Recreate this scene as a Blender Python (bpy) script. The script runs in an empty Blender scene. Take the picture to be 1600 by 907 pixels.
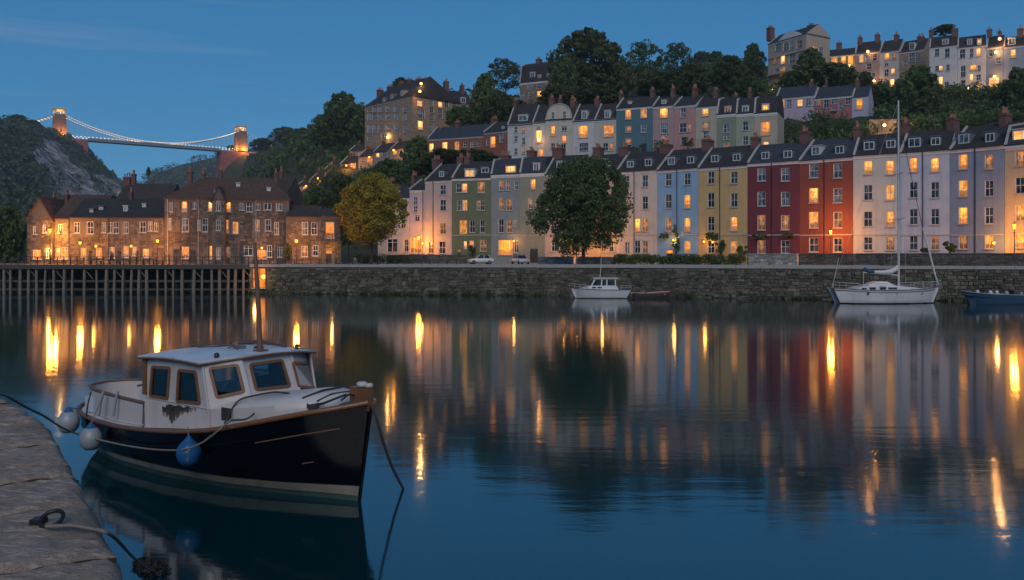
import bpy, bmesh, math, random
import numpy as np
from mathutils import Vector, Matrix
random.seed(7)
S = bpy.context.scene
COL = S.collection
# ------------------------------------------------------------------ camera
F, CX, HY, H = 1289.0, 800.0, 400.0, 5.2      # focal length (px of a 1600 wide frame), horizon row, eye height over the water
cam_d = bpy.data.cameras.new('camera'); cam = bpy.data.objects.new('camera', cam_d); COL.objects.link(cam)
cam.location = (0, 0, H); cam.rotation_euler = (math.radians(90), 0, 0)
cam_d.sensor_width = 36; cam_d.lens = F / 1600 * 36; cam_d.shift_y = -(453.5 - HY) / 1600
cam_d.clip_start = 0.1; cam_d.clip_end = 6000
S.camera = cam
# ------------------------------------------------------------------ sky and light (dusk)
SUN_EL, SUN_AZ = math.radians(36.0), math.radians(176)      # the afterglow lies behind the camera
world = bpy.data.worlds.new('World'); S.world = world; world.use_nodes = True
nt = world.node_tree; nt.nodes.clear()
sky = nt.nodes.new('ShaderNodeTexSky'); sky.sky_type = 'NISHITA'; sky.sun_disc = False
sky.sun_elevation = SUN_EL; sky.sun_rotation = SUN_AZ; sky.altitude = 0; sky.air_density = 1.0; sky.dust_density = 0.1; sky.ozone_density = 10.0
hsv = nt.nodes.new('ShaderNodeMixRGB'); hsv.blend_type = 'MULTIPLY'; hsv.inputs[0].default_value = 1.0; hsv.inputs[2].default_value = (0.74, 1.08, 1.06, 1)
tcw = nt.nodes.new('ShaderNodeTexCoord'); mpw = nt.nodes.new('ShaderNodeMapping'); mpw.inputs['Scale'].default_value = (2.2, 2.2, 34.0)
mpw.inputs['Rotation'].default_value = (0.05, 0.1, 0)
cn = nt.nodes.new('ShaderNodeTexNoise'); cn.inputs['Scale'].default_value = 1.5; cn.inputs['Detail'].default_value = 4
cr = nt.nodes.new('ShaderNodeValToRGB'); cr.color_ramp.elements[0].position = 0.60; cr.color_ramp.elements[1].position = 0.85
cr.color_ramp.elements[0].color = (0, 0, 0, 1); cr.color_ramp.elements[1].color = (0.5, 0.5, 0.5, 1)
cm = nt.nodes.new('ShaderNodeMixRGB'); cm.inputs[2].default_value = (3.2, 4.6, 6.4, 1)
ev = nt.nodes.new('ShaderNodeMixRGB'); ev.inputs[0].default_value = 0.55; ev.inputs[2].default_value = (0.50, 3.25, 7.1, 1)     # even blue-hour airlight over the whole dome
bg = nt.nodes.new('ShaderNodeBackground'); bg.inputs['Strength'].default_value = 0.063
ow = nt.nodes.new('ShaderNodeOutputWorld')
L = nt.links.new
L(sky.outputs[0], hsv.inputs[1]); L(tcw.outputs['Generated'], mpw.inputs[0]); L(mpw.outputs[0], cn.inputs['Vector']); L(cn.outputs[0], cr.inputs[0])
L(cr.outputs[0], cm.inputs[0]); L(hsv.outputs[0], ev.inputs[1]); L(ev.outputs[0], cm.inputs[1]); L(cm.outputs[0], bg.inputs[0]); L(bg.outputs[0], ow.inputs[0])
sd = bpy.data.lights.new('sun', 'SUN'); sun = bpy.data.objects.new('sun', sd); COL.objects.link(sun)
sd.energy = 1.58; sd.angle = math.radians(38); sd.color = (1.0, 0.90, 0.84)
_d = Vector((math.sin(SUN_AZ) * math.cos(SUN_EL), math.cos(SUN_AZ) * math.cos(SUN_EL), math.sin(SUN_EL)))
sun.rotation_euler = (-_d).to_track_quat('-Z', 'Y').to_euler()
S.view_settings.view_transform = 'Standard'; S.view_settings.look = 'None'; S.view_settings.exposure = 0.0; S.view_settings.gamma = 1.0
S.render.engine = 'CYCLES'
S.cycles.use_denoising = True
try: S.cycles.denoiser = 'OPENIMAGEDENOISE'
except Exception: pass
S.cycles.max_bounces = 6; S.cycles.diffuse_bounces = 2; S.cycles.glossy_bounces = 4; S.cycles.transmission_bounces = 4; S.cycles.transparent_max_bounces = 6
S.cycles.sample_clamp_indirect = 12; S.cycles.caustics_reflective = False; S.cycles.caustics_refractive = False
# ------------------------------------------------------------------ geometry helpers
def X_(px, Y): return (px - CX) / F * Y
def Z_(py, Y): return H - (py - HY) / F * Y
def P(px, py, Y): return Vector((X_(px, Y), Y, Z_(py, Y)))
def PZ(px, py, z):                                  # point at height z seen at px, py
    Y = (H - z) * F / (py - HY); return Vector((X_(px, Y), Y, z))

class MB:
    """collects vertices, faces and material slots of ONE mesh"""
    def __init__(s): s.v = []; s.f = []; s.m = []; s.sm = []
    def add(s, vs, fs, m=0, smooth=False):
        o = len(s.v); s.v += [tuple(v) for v in vs]
        for f in fs: s.f.append(tuple(i + o for i in f)); s.m.append(m); s.sm.append(smooth)
        return s
    def box(s, x0, x1, y0, y1, z0, z1, m=0, M=None):
        vs = [Vector((x, y, z)) for z in (z0, z1) for y in (y0, y1) for x in (x0, x1)]
        if M is not None: vs = [M @ v for v in vs]
        return s.add(vs, [(0, 2, 3, 1), (4, 5, 7, 6), (0, 1, 5, 4), (2, 6, 7, 3), (0, 4, 6, 2), (1, 3, 7, 5)], m)
    def quad(s, a, b, c, d, m=0): return s.add([a, b, c, d], [(0, 1, 2, 3)], m)
    def prism(s, poly, axis, a, b, m=0, M=None):
        """poly: 2-d outline; extruded along axis (0 x, 1 y, 2 z) from a to b"""
        def mk(p, t):
            q = [(t, p[0], p[1]), (p[0], t, p[1]), (p[0], p[1], t)][axis]
            v = Vector(q); return M @ v if M is not None else v
        n = len(poly); vs = [mk(p, a) for p in poly] + [mk(p, b) for p in poly]
        fs = [tuple(range(n))[::-1], tuple(range(n, 2 * n))] + [(i, (i + 1) % n, n + (i + 1) % n, n + i) for i in range(n)]
        return s.add(vs, fs, m)
    def tube(s, pts, r, n=6, m=0, caps=True, smooth=True):
        pts = [Vector(p) for p in pts]; N = len(pts)
        rs = list(r) if hasattr(r, '__len__') else [r] * N
        rings = []; t0 = (pts[1] - pts[0]).normalized()
        up = Vector((0, 0, 1)) if abs(t0.z) < 0.9 else Vector((1, 0, 0)); a = t0.cross(up).normalized()
        for i, p in enumerate(pts):
            t = (pts[min(i + 1, N - 1)] - pts[max(i - 1, 0)]).normalized()
            a = (a - t * a.dot(t)).normalized(); b = t.cross(a)
            rings += [p + (a * math.cos(k * 2 * math.pi / n) + b * math.sin(k * 2 * math.pi / n)) * rs[i] for k in range(n)]
        fs = [(i * n + k, i * n + (k + 1) % n, (i + 1) * n + (k + 1) % n, (i + 1) * n + k) for i in range(N - 1) for k in range(n)]
        s.add(rings, fs, m, smooth)
        if caps: s.add(rings[:n], [tuple(range(n))[::-1]], m); s.add(rings[-n:], [tuple(range(n))], m)
        return s
    def lathe(s, prof, c=(0, 0, 0), n=12, m=0, smooth=True, axis=None):
        c = Vector(c); vs = []
        for (r, z) in prof:
            for k in range(n):
                v = Vector((r * math.cos(k * 2 * math.pi / n), r * math.sin(k * 2 * math.pi / n), z))
                vs.append(c + (axis @ v if axis is not None else v))
        fs = [(i * n + k, i * n + (k + 1) % n, (i + 1) * n + (k + 1) % n, (i + 1) * n + k) for i in range(len(prof) - 1) for k in range(n)]
        return s.add(vs, fs, m, smooth)
    def mesh(s, name, mats):
        me = bpy.data.meshes.new(name); me.from_pydata(s.v, [], s.f)
        for m in (mats if isinstance(mats, (list, tuple)) else [mats]): me.materials.append(m)
        me.polygons.foreach_set('material_index', s.m); me.polygons.foreach_set('use_smooth', s.sm)
        me.update(); return me
    def build(s, name, mats, parent=None, loc=None):
        return ob(name, s.mesh(name, mats), parent, loc)

def ob(name, me, parent=None, loc=None, rot=None, mat=None):
    o = bpy.data.objects.new(name, me); COL.objects.link(o)
    if parent is not None: o.parent = parent
    if loc is not None: o.location = loc
    if rot is not None: o.rotation_euler = rot
    if mat is not None: o.material_slots[0].link = 'OBJECT'; o.material_slots[0].material = mat
    return o
def tag(o, label=None, cat=None, group=None, kind=None):
    if label: o['label'] = label
    if cat: o['category'] = cat
    if group: o['group'] = group
    if kind: o['kind'] = kind
    return o
def thing(name, loc, label, cat, group=None, rz=0.0):
    o = bpy.data.objects.new(name, None); COL.objects.link(o); o.location = loc; o.rotation_euler = (0, 0, rz); o.empty_display_size = 0.5
    return tag(o, label, cat, group)
def lamp(parent, loc, power, col=(1.0, 0.50, 0.12), r=0.15, name='bulb_light'):
    d = bpy.data.lights.new(name, 'POINT'); d.energy = power * 2.2; d.color = col; d.shadow_soft_size = r
    o = bpy.data.objects.new(name, d); COL.objects.link(o); o.location = loc
    if parent is not None: o.parent = parent
    return o
# ------------------------------------------------------------------ materials
class NT:
    def __init__(s, name):
        s.mat = bpy.data.materials.new(name); s.mat.use_nodes = True; s.t = s.mat.node_tree; s.t.nodes.clear()
        s.out = s.n('ShaderNodeOutputMaterial')
    def n(s, ty, ins=None, **kw):
        nd = s.t.nodes.new(ty)
        for k, v in kw.items(): setattr(nd, k, v)
        for k, v in (ins or {}).items(): s.set(nd, k, v)
        return nd
    def set(s, nd, k, v):
        i = nd.inputs[k]
        if isinstance(v, bpy.types.NodeSocket): s.t.links.new(v, i)
        elif isinstance(v, bpy.types.Node): s.t.links.new(v.outputs[0], i)
        else:
            if hasattr(i.default_value, '__len__') and hasattr(v, '__len__') and len(v) == 3 and len(i.default_value) == 4: v = (*v, 1)
            i.default_value = v
    def coord(s, which='Object', scale=(1, 1, 1), rot=(0, 0, 0)):
        tc = s.n('ShaderNodeTexCoord')
        return s.n('ShaderNodeMapping', {'Vector': tc.outputs[which], 'Scale': scale, 'Rotation': rot}).outputs[0]
    def noise(s, vec, scale, detail=3, rough=0.55): return s.n('ShaderNodeTexNoise', {'Vector': vec, 'Scale': scale, 'Detail': detail, 'Roughness': rough}).outputs[0]
    def ramp(s, fac, stops):
        nd = s.n('ShaderNodeValToRGB', {'Fac': fac}); r = nd.color_ramp
        while len(r.elements) < len(stops): r.elements.new(0.5)
        for e, (p, c) in zip(r.elements, stops): e.position = p; e.color = (*c, 1) if len(c) == 3 else c
        return nd.outputs[0]
    def mix(s, fac, a, b, mode='MIX'):
        nd = s.n('ShaderNodeMixRGB', {0: fac, 1: a, 2: b}); nd.blend_type = mode; return nd.outputs[0]
    def math(s, op, a, b=0.0): 
        nd = s.n('ShaderNodeMath', {0: a, 1: b}); nd.operation = op; return nd.outputs[0]
    def bump(s, h, strength=0.3, dist=0.05): return s.n('ShaderNodeBump', {'Height': h, 'Strength': strength, 'Distance': dist}).outputs[0]
    def pbr(s, **kw):
        nd = s.n('ShaderNodeBsdfPrincipled'); names = {'col': 'Base Color', 'rough': 'Roughness', 'metal': 'Metallic', 'normal': 'Normal', 'ecol': 'Emission Color', 'estr': 'Emission Strength', 'spec': 'Specular IOR Level', 'coat': 'Coat Weight', 'ior': 'IOR'}
        for k, v in kw.items(): s.set(nd, names[k], v)
        s.t.links.new(nd.outputs[0], s.out.inputs[0]); return nd
def sc(c, k): return tuple(min(1, x * k) for x in c)

def paint(name, col, rough=0.75, var=0.16, dirt=0.5, scale=0.9):
    t = NT(name); v = t.coord(); col = sc(col, 0.86)
    a = t.noise(v, scale, 5, 0.65)
    c = t.mix(a, sc(col, 1 - var), sc(col, 1 + var))
    vs = t.coord(scale=(2.2, 2.2, 0.16)); st = t.noise(vs, 1.3, 4, 0.6)
    c = t.mix(t.math('MULTIPLY', t.ramp(st, [(0.47, (0, 0, 0)), (0.70, (1, 1, 1))]), dirt), c, sc(col, 0.45))
    pt = t.noise(v, 0.45, 3); c = t.mix(t.math('MULTIPLY', t.ramp(pt, [(0.52, (0, 0, 0)), (0.60, (1, 1, 1))]), 0.3), c, sc(col, 0.62))
    t.pbr(col=c, rough=rough, normal=t.bump(t.noise(v, 14, 4), 0.25, 0.02)); return t.mat
def plain(name, col, rough=0.6, metal=0.0, var=0.12, scale=4, bump=0.12, spec=0.5):
    t = NT(name); v = t.coord(); n = t.noise(v, scale, 4, 0.6)
    t.pbr(col=t.mix(n, sc(col, 1 - var), sc(col, 1 + var)), rough=rough, metal=metal, spec=spec, normal=t.bump(n, bump, 0.02)); return t.mat
def slate(name, col):
    t = NT(name); v = t.coord()
    sx = t.n('ShaderNodeSeparateXYZ', {0: v})
    cv = t.n('ShaderNodeCombineXYZ', {0: sx.outputs[0], 1: t.math('MULTIPLY', sx.outputs[2], 1.6), 2: 0.0})
    br = t.n('ShaderNodeTexBrick', {'Vector': cv.outputs[0], 'Color1': sc(col, 0.75), 'Color2': sc(col, 1.3), 'Mortar': sc(col, 0.35), 'Scale': 1.0, 'Mortar Size': 0.03, 'Brick Width': 0.45, 'Row Height': 0.32})
    c = t.mix(t.math('MULTIPLY', t.noise(v, 0.6, 4), 0.5), br.outputs[0], sc(col, 1.5))
    c = t.mix(t.math('MULTIPLY', t.ramp(t.noise(v, 1.3, 4), [(0.58, (0, 0, 0)), (0.7, (1, 1, 1))]), 0.4), c, (0.05, 0.06, 0.035))
    t.pbr(col=c, rough=0.85, spec=0.2, normal=t.bump(br.outputs[1], 0.5, -0.03)); return t.mat
def brick(name, col, mortar=None, scale=1.0, bw=0.46, rh=0.15):
    t = NT(name); v = t.coord(); sx = t.n('ShaderNodeSeparateXYZ', {0: v})
    cv = t.n('ShaderNodeCombineXYZ', {0: t.math('ADD', sx.outputs[0], sx.outputs[1]), 1: sx.outputs[2], 2: 0.0})
    br = t.n('ShaderNodeTexBrick', {'Vector': cv.outputs[0], 'Color1': sc(col, 0.7), 'Color2': sc(col, 1.25), 'Mortar': mortar or sc(col, 0.6), 'Scale': scale, 'Mortar Size': 0.02, 'Brick Width': bw, 'Row Height': rh})
    c = t.mix(0.35, br.outputs[0], t.mix(t.noise(v, 1.2, 5, 0.7), sc(col, 0.35), sc(col, 1.3)))
    t.pbr(col=c, rough=0.85, normal=t.bump(br.outputs[1], 0.4, -0.02)); return t.mat
def stone(name, c1, c2, scale=2.6):
    """mortar and rough stone; single stones are geometry and vary per island"""
    t = NT(name); v = t.coord(); g = t.n('ShaderNodeNewGeometry')
    r = t.ramp(g.outputs['Random Per Island'], [(0.0, sc(c1, 0.6)), (0.35, c1), (0.7, c2), (1.0, sc(c2, 1.35))])
    n = t.noise(v, scale, 6, 0.7)
    c = t.mix(t.math('MULTIPLY', n, 0.75), r, sc(c1, 0.4))
    vs = t.coord(scale=(1, 1, 0.2)); c = t.mix(t.math('MULTIPLY', t.ramp(t.noise(vs, 0.5, 4), [(0.5, (0, 0, 0)), (0.72, (1, 1, 1))]), 0.5), c, (0.022, 0.024, 0.016))
    t.pbr(col=c, rough=0.9, normal=t.bump(t.noise(v, 9, 5, 0.7), 0.6, 0.06)); return t.mat
def leafmat(name, c1, c2, c3):
    t = NT(name); g = t.n('ShaderNodeNewGeometry'); oi = t.n('ShaderNodeObjectInfo')
    r = t.ramp(g.outputs['Random Per Island'], [(0.0, c1), (0.5, c2), (1.0, c3)])
    c = t.mix(t.math('MULTIPLY', oi.outputs['Random'], 0.4), r, sc(c2, 0.6))
    c = t.mix(t.math('MULTIPLY', t.ramp(t.noise(t.coord(), 0.5, 2), [(0.4, (0, 0, 0)), (0.65, (1, 1, 1))]), 0.55), c, c3)
    b = t.n('ShaderNodeBsdfDiffuse', {'Color': c}); tr = t.n('ShaderNodeBsdfTranslucent', {'Color': c})
    m = t.n('ShaderNodeMixShader', {0: 0.38, 1: b.outputs[0], 2: tr.outputs[0]}); t.t.links.new(m.outputs[0], t.out.inputs[0]); return t.mat
def glow(name, col, strength, sample=True):
    t = NT(name); e = t.n('ShaderNodeEmission', {'Color': col, 'Strength': strength}); t.t.links.new(e.outputs[0], t.out.inputs[0])
    if not sample: t.mat.cycles.emission_sampling = 'NONE'
    return t.mat
def litpane(name, c_hi, c_lo, k):
    """a lit room behind glass: lampshade glow, curtains at the sides, furniture"""
    t = NT(name); v = t.coord('Generated'); oi = t.n('ShaderNodeObjectInfo'); sx = t.n('ShaderNodeSeparateXYZ', {0: v})
    off = t.n('ShaderNodeVectorMath', {0: v, 1: oi.outputs['Random']}); off.operation = 'ADD'
    off2 = t.n('ShaderNodeVectorMath', {0: oi.outputs['Location'], 1: v}); off2.operation = 'ADD'
    n = t.noise(off2.outputs[0], 2.3, 2, 0.5)
    c = t.mix(t.ramp(n, [(0.40, (0, 0, 0)), (0.58, (1, 1, 1))]), c_lo, c_hi)
    edge = t.math('ABSOLUTE', t.math('SUBTRACT', sx.outputs[0], 0.5))
    cur = t.math('MULTIPLY', t.ramp(edge, [(0.27, (0, 0, 0)), (0.34, (1, 1, 1))]), t.math('GREATER_THAN', oi.outputs['Random'], 0.35))
    c = t.mix(t.math('MULTIPLY', cur, 0.7), c, sc(c_lo, 0.5))
    low = t.math('MULTIPLY', t.math('LESS_THAN', sx.outputs[2], t.math('MULTIPLY', n, 0.62)), t.math('GREATER_THAN', oi.outputs['Random'], 0.2))
    c = t.mix(t.math('MULTIPLY', low, 0.75), c, (0.12, 0.035, 0.008))
    st = t.math('MULTIPLY', t.math('ADD', t.math('MULTIPLY', oi.outputs['Random'], 1.1), 0.35), k)
    t.pbr(col=(0.02, 0.015, 0.01), rough=0.12, ecol=c, estr=st)
    t.mat.cycles.emission_sampling = 'NONE'; return t.mat
def darkpane(name, c1, c2):
    t = NT(name); v = t.coord('Generated'); oi = t.n('ShaderNodeObjectInfo')
    off2 = t.n('ShaderNodeVectorMath', {0: oi.outputs['Location'], 1: v}); off2.operation = 'ADD'
    n = t.noise(off2.outputs[0], 2.0, 3, 0.6)
    c = t.mix(t.ramp(n, [(0.45, (0, 0, 0)), (0.55, (1, 1, 1))]), c1, c2)
    t.pbr(col=c, rough=0.07, normal=t.bump(t.noise(t.coord('Object'), 1.5, 2), 0.05, 0.05)); return t.mat

M = {}
M['L'] = litpane('window_light_warm', (1.0, 0.40, 0.06), (0.55, 0.15, 0.016), 2.1)
M['M'] = litpane('window_light_dim', (0.75, 0.28, 0.06), (0.16, 0.055, 0.02), 0.8)
M['O'] = litpane('window_light_orange', (1.0, 0.30, 0.03), (0.8, 0.18, 0.012), 2.0)
M['W'] = litpane('window_light_pale', (1.0, 0.58, 0.20), (1.0, 0.34, 0.06), 2.0)
M['D'] = darkpane('window_glass_dark', (0.006, 0.008, 0.012), (0.055, 0.06, 0.066))
M['B'] = darkpane('window_glass_blind', (0.03, 0.05, 0.07), (0.16, 0.19, 0.22))
M['white'] = paint('white_joinery', (0.62, 0.60, 0.58), 0.5, 0.06, 0.15)
M['brown_frame'] = plain('brown_joinery', (0.10, 0.055, 0.03), 0.5)
M['black_iron'] = plain('black_iron', (0.015, 0.015, 0.017), 0.45, 0.3)
M['trim'] = paint('stone_trim', (0.42, 0.39, 0.36), 0.8, 0.12, 0.4)
M['lead'] = plain('lead_sheet', (0.11, 0.13, 0.15), 0.5)
M['slate'] = slate('slate_dark', (0.034, 0.030, 0.030)); M['slate_b'] = slate('slate_blue', (0.036, 0.042, 0.054)); M['slate_br'] = slate('slate_brown', (0.048, 0.036, 0.032))
M['tile'] = slate('clay_tile', (0.080, 0.046, 0.036))
M['brick'] = brick('chimney_brick', (0.145, 0.068, 0.055)); M['pot'] = plain('terracotta', (0.33, 0.14, 0.085), 0.8)
M['redbrick'] = brick('red_brick', (0.25, 0.085, 0.05)); M['tanstone'] = brick('tan_ashlar', (0.27, 0.20, 0.135), None, 1, 0.9, 0.36)
M['brownstone'] = brick('brown_ashlar', (0.20, 0.135, 0.09), None, 1, 0.8, 0.34)
M['rubble'] = stone('rubble_grey', (0.095, 0.082, 0.068), (0.165, 0.14, 0.115)); M['quaywall'] = stone('quay_rubble', (0.085, 0.074, 0.052), (0.155, 0.138, 0.105))
M['pubstone'] = stone('rubble_brown', (0.105, 0.083, 0.07), (0.18, 0.145, 0.122))
M['whitewash'] = stone('whitewashed_stone', (0.30, 0.29, 0.27), (0.5, 0.48, 0.45)); M['warmrubble'] = stone('rubble_warm', (0.28, 0.20, 0.13), (0.40, 0.30, 0.2))
M['door_dark'] = plain('door_paint_dark', (0.03, 0.028, 0.03), 0.4); M['door_green'] = plain('door_paint_green', (0.03, 0.06, 0.05), 0.4)
M['bark'] = plain('bark', (0.035, 0.027, 0.02), 0.9, 0, 0.5, 5, 0.8)
M['leaf'] = leafmat('leaves_dark', (0.030, 0.056, 0.022), (0.086, 0.132, 0.048), (0.17, 0.22, 0.085))
M['leaf2'] = leafmat('leaves_mid', (0.040, 0.060, 0.023), (0.085, 0.108, 0.040), (0.135, 0.155, 0.06))
M['leaf3'] = leafmat('leaves_lamplit', (0.11, 0.108, 0.02), (0.25, 0.215, 0.036), (0.40, 0.31, 0.055))  # lamplight on the quayside tree is painted into this brighter yellow leaf colour
M['leaf4'] = leafmat('leaves_gorge', (0.05, 0.085, 0.065), (0.10, 0.15, 0.105), (0.16, 0.20, 0.135))
M['lantern'] = glow('lantern_glass', (1.0, 0.24, 0.018), 9)
# ------------------------------------------------------------------ builders
def dup(root, loc, rz=None, label=None, group=None):
    r = root.copy(); COL.objects.link(r); r.location = loc
    if rz is not None: r.rotation_euler = (0, 0, rz)
    if label: r['label'] = label
    if group: r['group'] = group
    def kids(o, c):
        for ch in list(o.children):
            d = ch.copy(); COL.objects.link(d); d.parent = c; kids(ch, d)
    kids(root, r); return r

def front_grid(mb, x0, x1, z0, z1, ops, y=0.0, rec=0.22, m=0, mr=1, fz=None):
    """a wall face (facing -y) with recessed openings (cx, cz, w, h)"""
    xs = {x0, x1}; zs = {z0, z1}; R = []
    for cx, cz, w, h in ops:
        a, b, c, d = max(x0 + .02, cx - w / 2), min(x1 - .02, cx + w / 2), max(z0 + .02, cz - h / 2), min(z1 - .02, cz + h / 2)
        if b - a < .1 or d - c < .1: continue
        R.append((a, b, c, d)); xs |= {a, b}; zs |= {c, d}
    xs = sorted(xs); zs = sorted(zs)
    for i in range(len(xs) - 1):
        j = 0
        while j < len(zs) - 1:
            mx, mz = (xs[i] + xs[i + 1]) / 2, (zs[j] + zs[j + 1]) / 2
            if any(a < mx < b and c < mz < d for a, b, c, d in R): j += 1; continue
            k = j
            while k + 1 < len(zs) - 1 and not any(a < mx < b and c < (zs[k + 1] + zs[k + 2]) / 2 < d for a, b, c, d in R): k += 1
            mb.quad((xs[i], y, zs[j]), (xs[i + 1], y, zs[j]), (xs[i + 1], y, zs[k + 1]), (xs[i], y, zs[k + 1]), m); j = k + 1
    for a, b, c, d in R:
        e = y + rec
        mb.quad((a, y, c), (a, e, c), (a, e, d), (a, y, d), mr); mb.quad((b, e, c), (b, y, c), (b, y, d), (b, e, d), mr)
        mb.quad((a, y, d), (a, e, d), (b, e, d), (b, y, d), mr); mb.quad((a, e, c), (a, y, c), (b, y, c), (b, e, c), mr)
        mb.quad((a, e, c), (b, e, c), (b, e, d), (a, e, d), mr)
    return R

_wc = {}
def window(parent, u, y, z, w, h, style='sash', lit='D', frame='white', sill=True, rot=0.0):
    """window part (frame and glazing bars) with pane and sill as sub-parts"""
    w = round(w * 10) / 10; h = round(h * 10) / 10; key = (w, h, style, frame)
    if key not in _wc:
        f = MB(); t = 0.07; d0, d1 = -0.05, 0.06; a, b, c, d = -w / 2, w / 2, -h / 2, h / 2
        f.box(a, a + t, d0, d1, c, d); f.box(b - t, b, d0, d1, c, d); f.box(a + t, b - t, d0, d1, d - t, d); f.box(a + t, b - t, d0, d1, c, c + t)
        g = 0.045
        if style in ('sash', 'arch'):
            f.box(a + t, b - t, d0 + .02, d1, -0.035, 0.035); f.box(-g / 2, g / 2, d0 + .03, d1 - .01, c + t, -0.035); f.box(-g / 2, g / 2, d0 + .03, d1 - .01, 0.035, d - t)
            if w > 1.5:
                for q in (-w / 4, w / 4): f.box(q - .025, q + .025, d0 + .035, d1 - .02, c + t, -0.035); f.box(q - .025, q + .025, d0 + .035, d1 - .02, 0.035, d - t)
        if style == 'case':
            f.box(-g, g, d0 + .02, d1, c + t, d - t); q = h * .18; f.box(a + t, -g, d0 + .02, d1 - .01, q, q + g); f.box(g, b - t, d0 + .02, d1 - .01, q, q + g)
        if style == 'shop':
            n = max(2, round(w / .9))
            for i in range(1, n): f.box(a + w * i / n - .04, a + w * i / n + .04, d0 + .02, d1, c + t, d - t)
            f.box(a + t, b - t, d0 + .025, d1 - .01, h * .22, h * .22 + .07)
        if style == 'arch':
            for s in (-1, 1):
                pts = [(s * w / 2, d)] + [(s * w / 2 * math.cos(k * math.pi / 10), d - w / 2 * .9 + w / 2 * .9 * math.sin(k * math.pi / 10)) for k in range(6)]
                f.prism(pts if s > 0 else pts[::-1], 1, d0 - .01, d1 - .005)
        fm = f.mesh('window', M[frame])
        p = MB(); p.quad((a + .02, 0.045, c + .02), (b - .02, 0.045, c + .02), (b - .02, 0.045, d - .02), (a + .02, 0.045, d - .02))
        pm = p.mesh('pane', M['D'])
        s_ = MB().box(a - .1, b + .1, -0.26, 0.0, c - .12, c + .005); sm = s_.mesh('sill', M['trim'])
        _wc[key] = (fm, pm, sm)
    fm, pm, sm = _wc[key]
    o = ob('window', fm, parent, (u, y, z), (0, 0, rot)); ob('pane', pm, o, mat=M[lit])
    if sill: ob('sill', sm, o)
    return o
def door(parent, u, y, z, w, h, lit='D', mat='door_dark', rot=0.0):
    f = MB(); f.box(-w / 2, w / 2, -.03, .05, -h / 2, h / 2 - .5)
    for sx in (-1, 1):
        for a, b in ((-.42, -.08), (0.0, .3)): f.box(sx * w * .23 - w * .16, sx * w * .23 + w * .16, -.05, -.03, h * a, h * b - .1 if b > 0 else h * b)
    o = f.build('door', M[mat], parent, (u, y, z)); o.rotation_euler = (0, 0, rot)
    p = MB().quad((-w / 2 + .05, 0, h / 2 - .46), (w / 2 - .05, 0, h / 2 - .46), (w / 2 - .05, 0, h / 2 - .02), (-w / 2 + .05, 0, h / 2 - .02)); ob('fanlight', p.mesh('fanlight', M[lit]), o)
    MB().lathe([(.001, -.09), (.035, -.085), (.035, -.06), (.015, -.03)], (w * .38, 0, -.1), 6, axis=Matrix.Rotation(math.radians(-90), 3, 'X')).build('handle', M['lead'], o)
    return o

_pot = None
def chimney(parent, u, y, zb, zt, w=0.75, d=1.9, n=4, mat='brick'):
    global _pot
    c = MB(); c.box(-w / 2, w / 2, -d / 2, d / 2, zb, zt - .34); c.box(-w / 2 - .07, w / 2 + .07, -d / 2 - .07, d / 2 + .07, zt - .34, zt - .17); c.box(-w / 2 - .02, w / 2 + .02, -d / 2 - .02, d / 2 + .02, zt - .17, zt)
    o = c.build('chimney', M[mat], parent, (u, y, 0))
    if _pot is None: _pot = MB().lathe([(.16, 0), (.13, .12), (.12, .55), (.16, .6), (.16, .68), (.09, .68), (.08, .3)], (0, 0, 0), 8).mesh('chimney_pot', M['pot'])
    for k in range(n):
        p = ob('chimney_pot', _pot, o, (0 if d > w else (k - (n - 1) / 2) * w / n, (k - (n - 1) / 2) * d / n if d > w else 0, zt)); p.scale = (1, 1, random.choice((.75, 1, 1, 1.25)))
    return o

def uoff(A, dx, px, off):
    """distance along a facade line (start A, unit direction dx), pushed back by off, where the view ray of column px meets it"""
    k = (px - CX) / F; nx, ny = -dx[1], dx[0]; ax, ay = A[0] + nx * off, A[1] + ny * off
    u = (k * ay - ax) / (dx[0] - k * dx[1]); return u, ay + u * dx[1]

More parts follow.
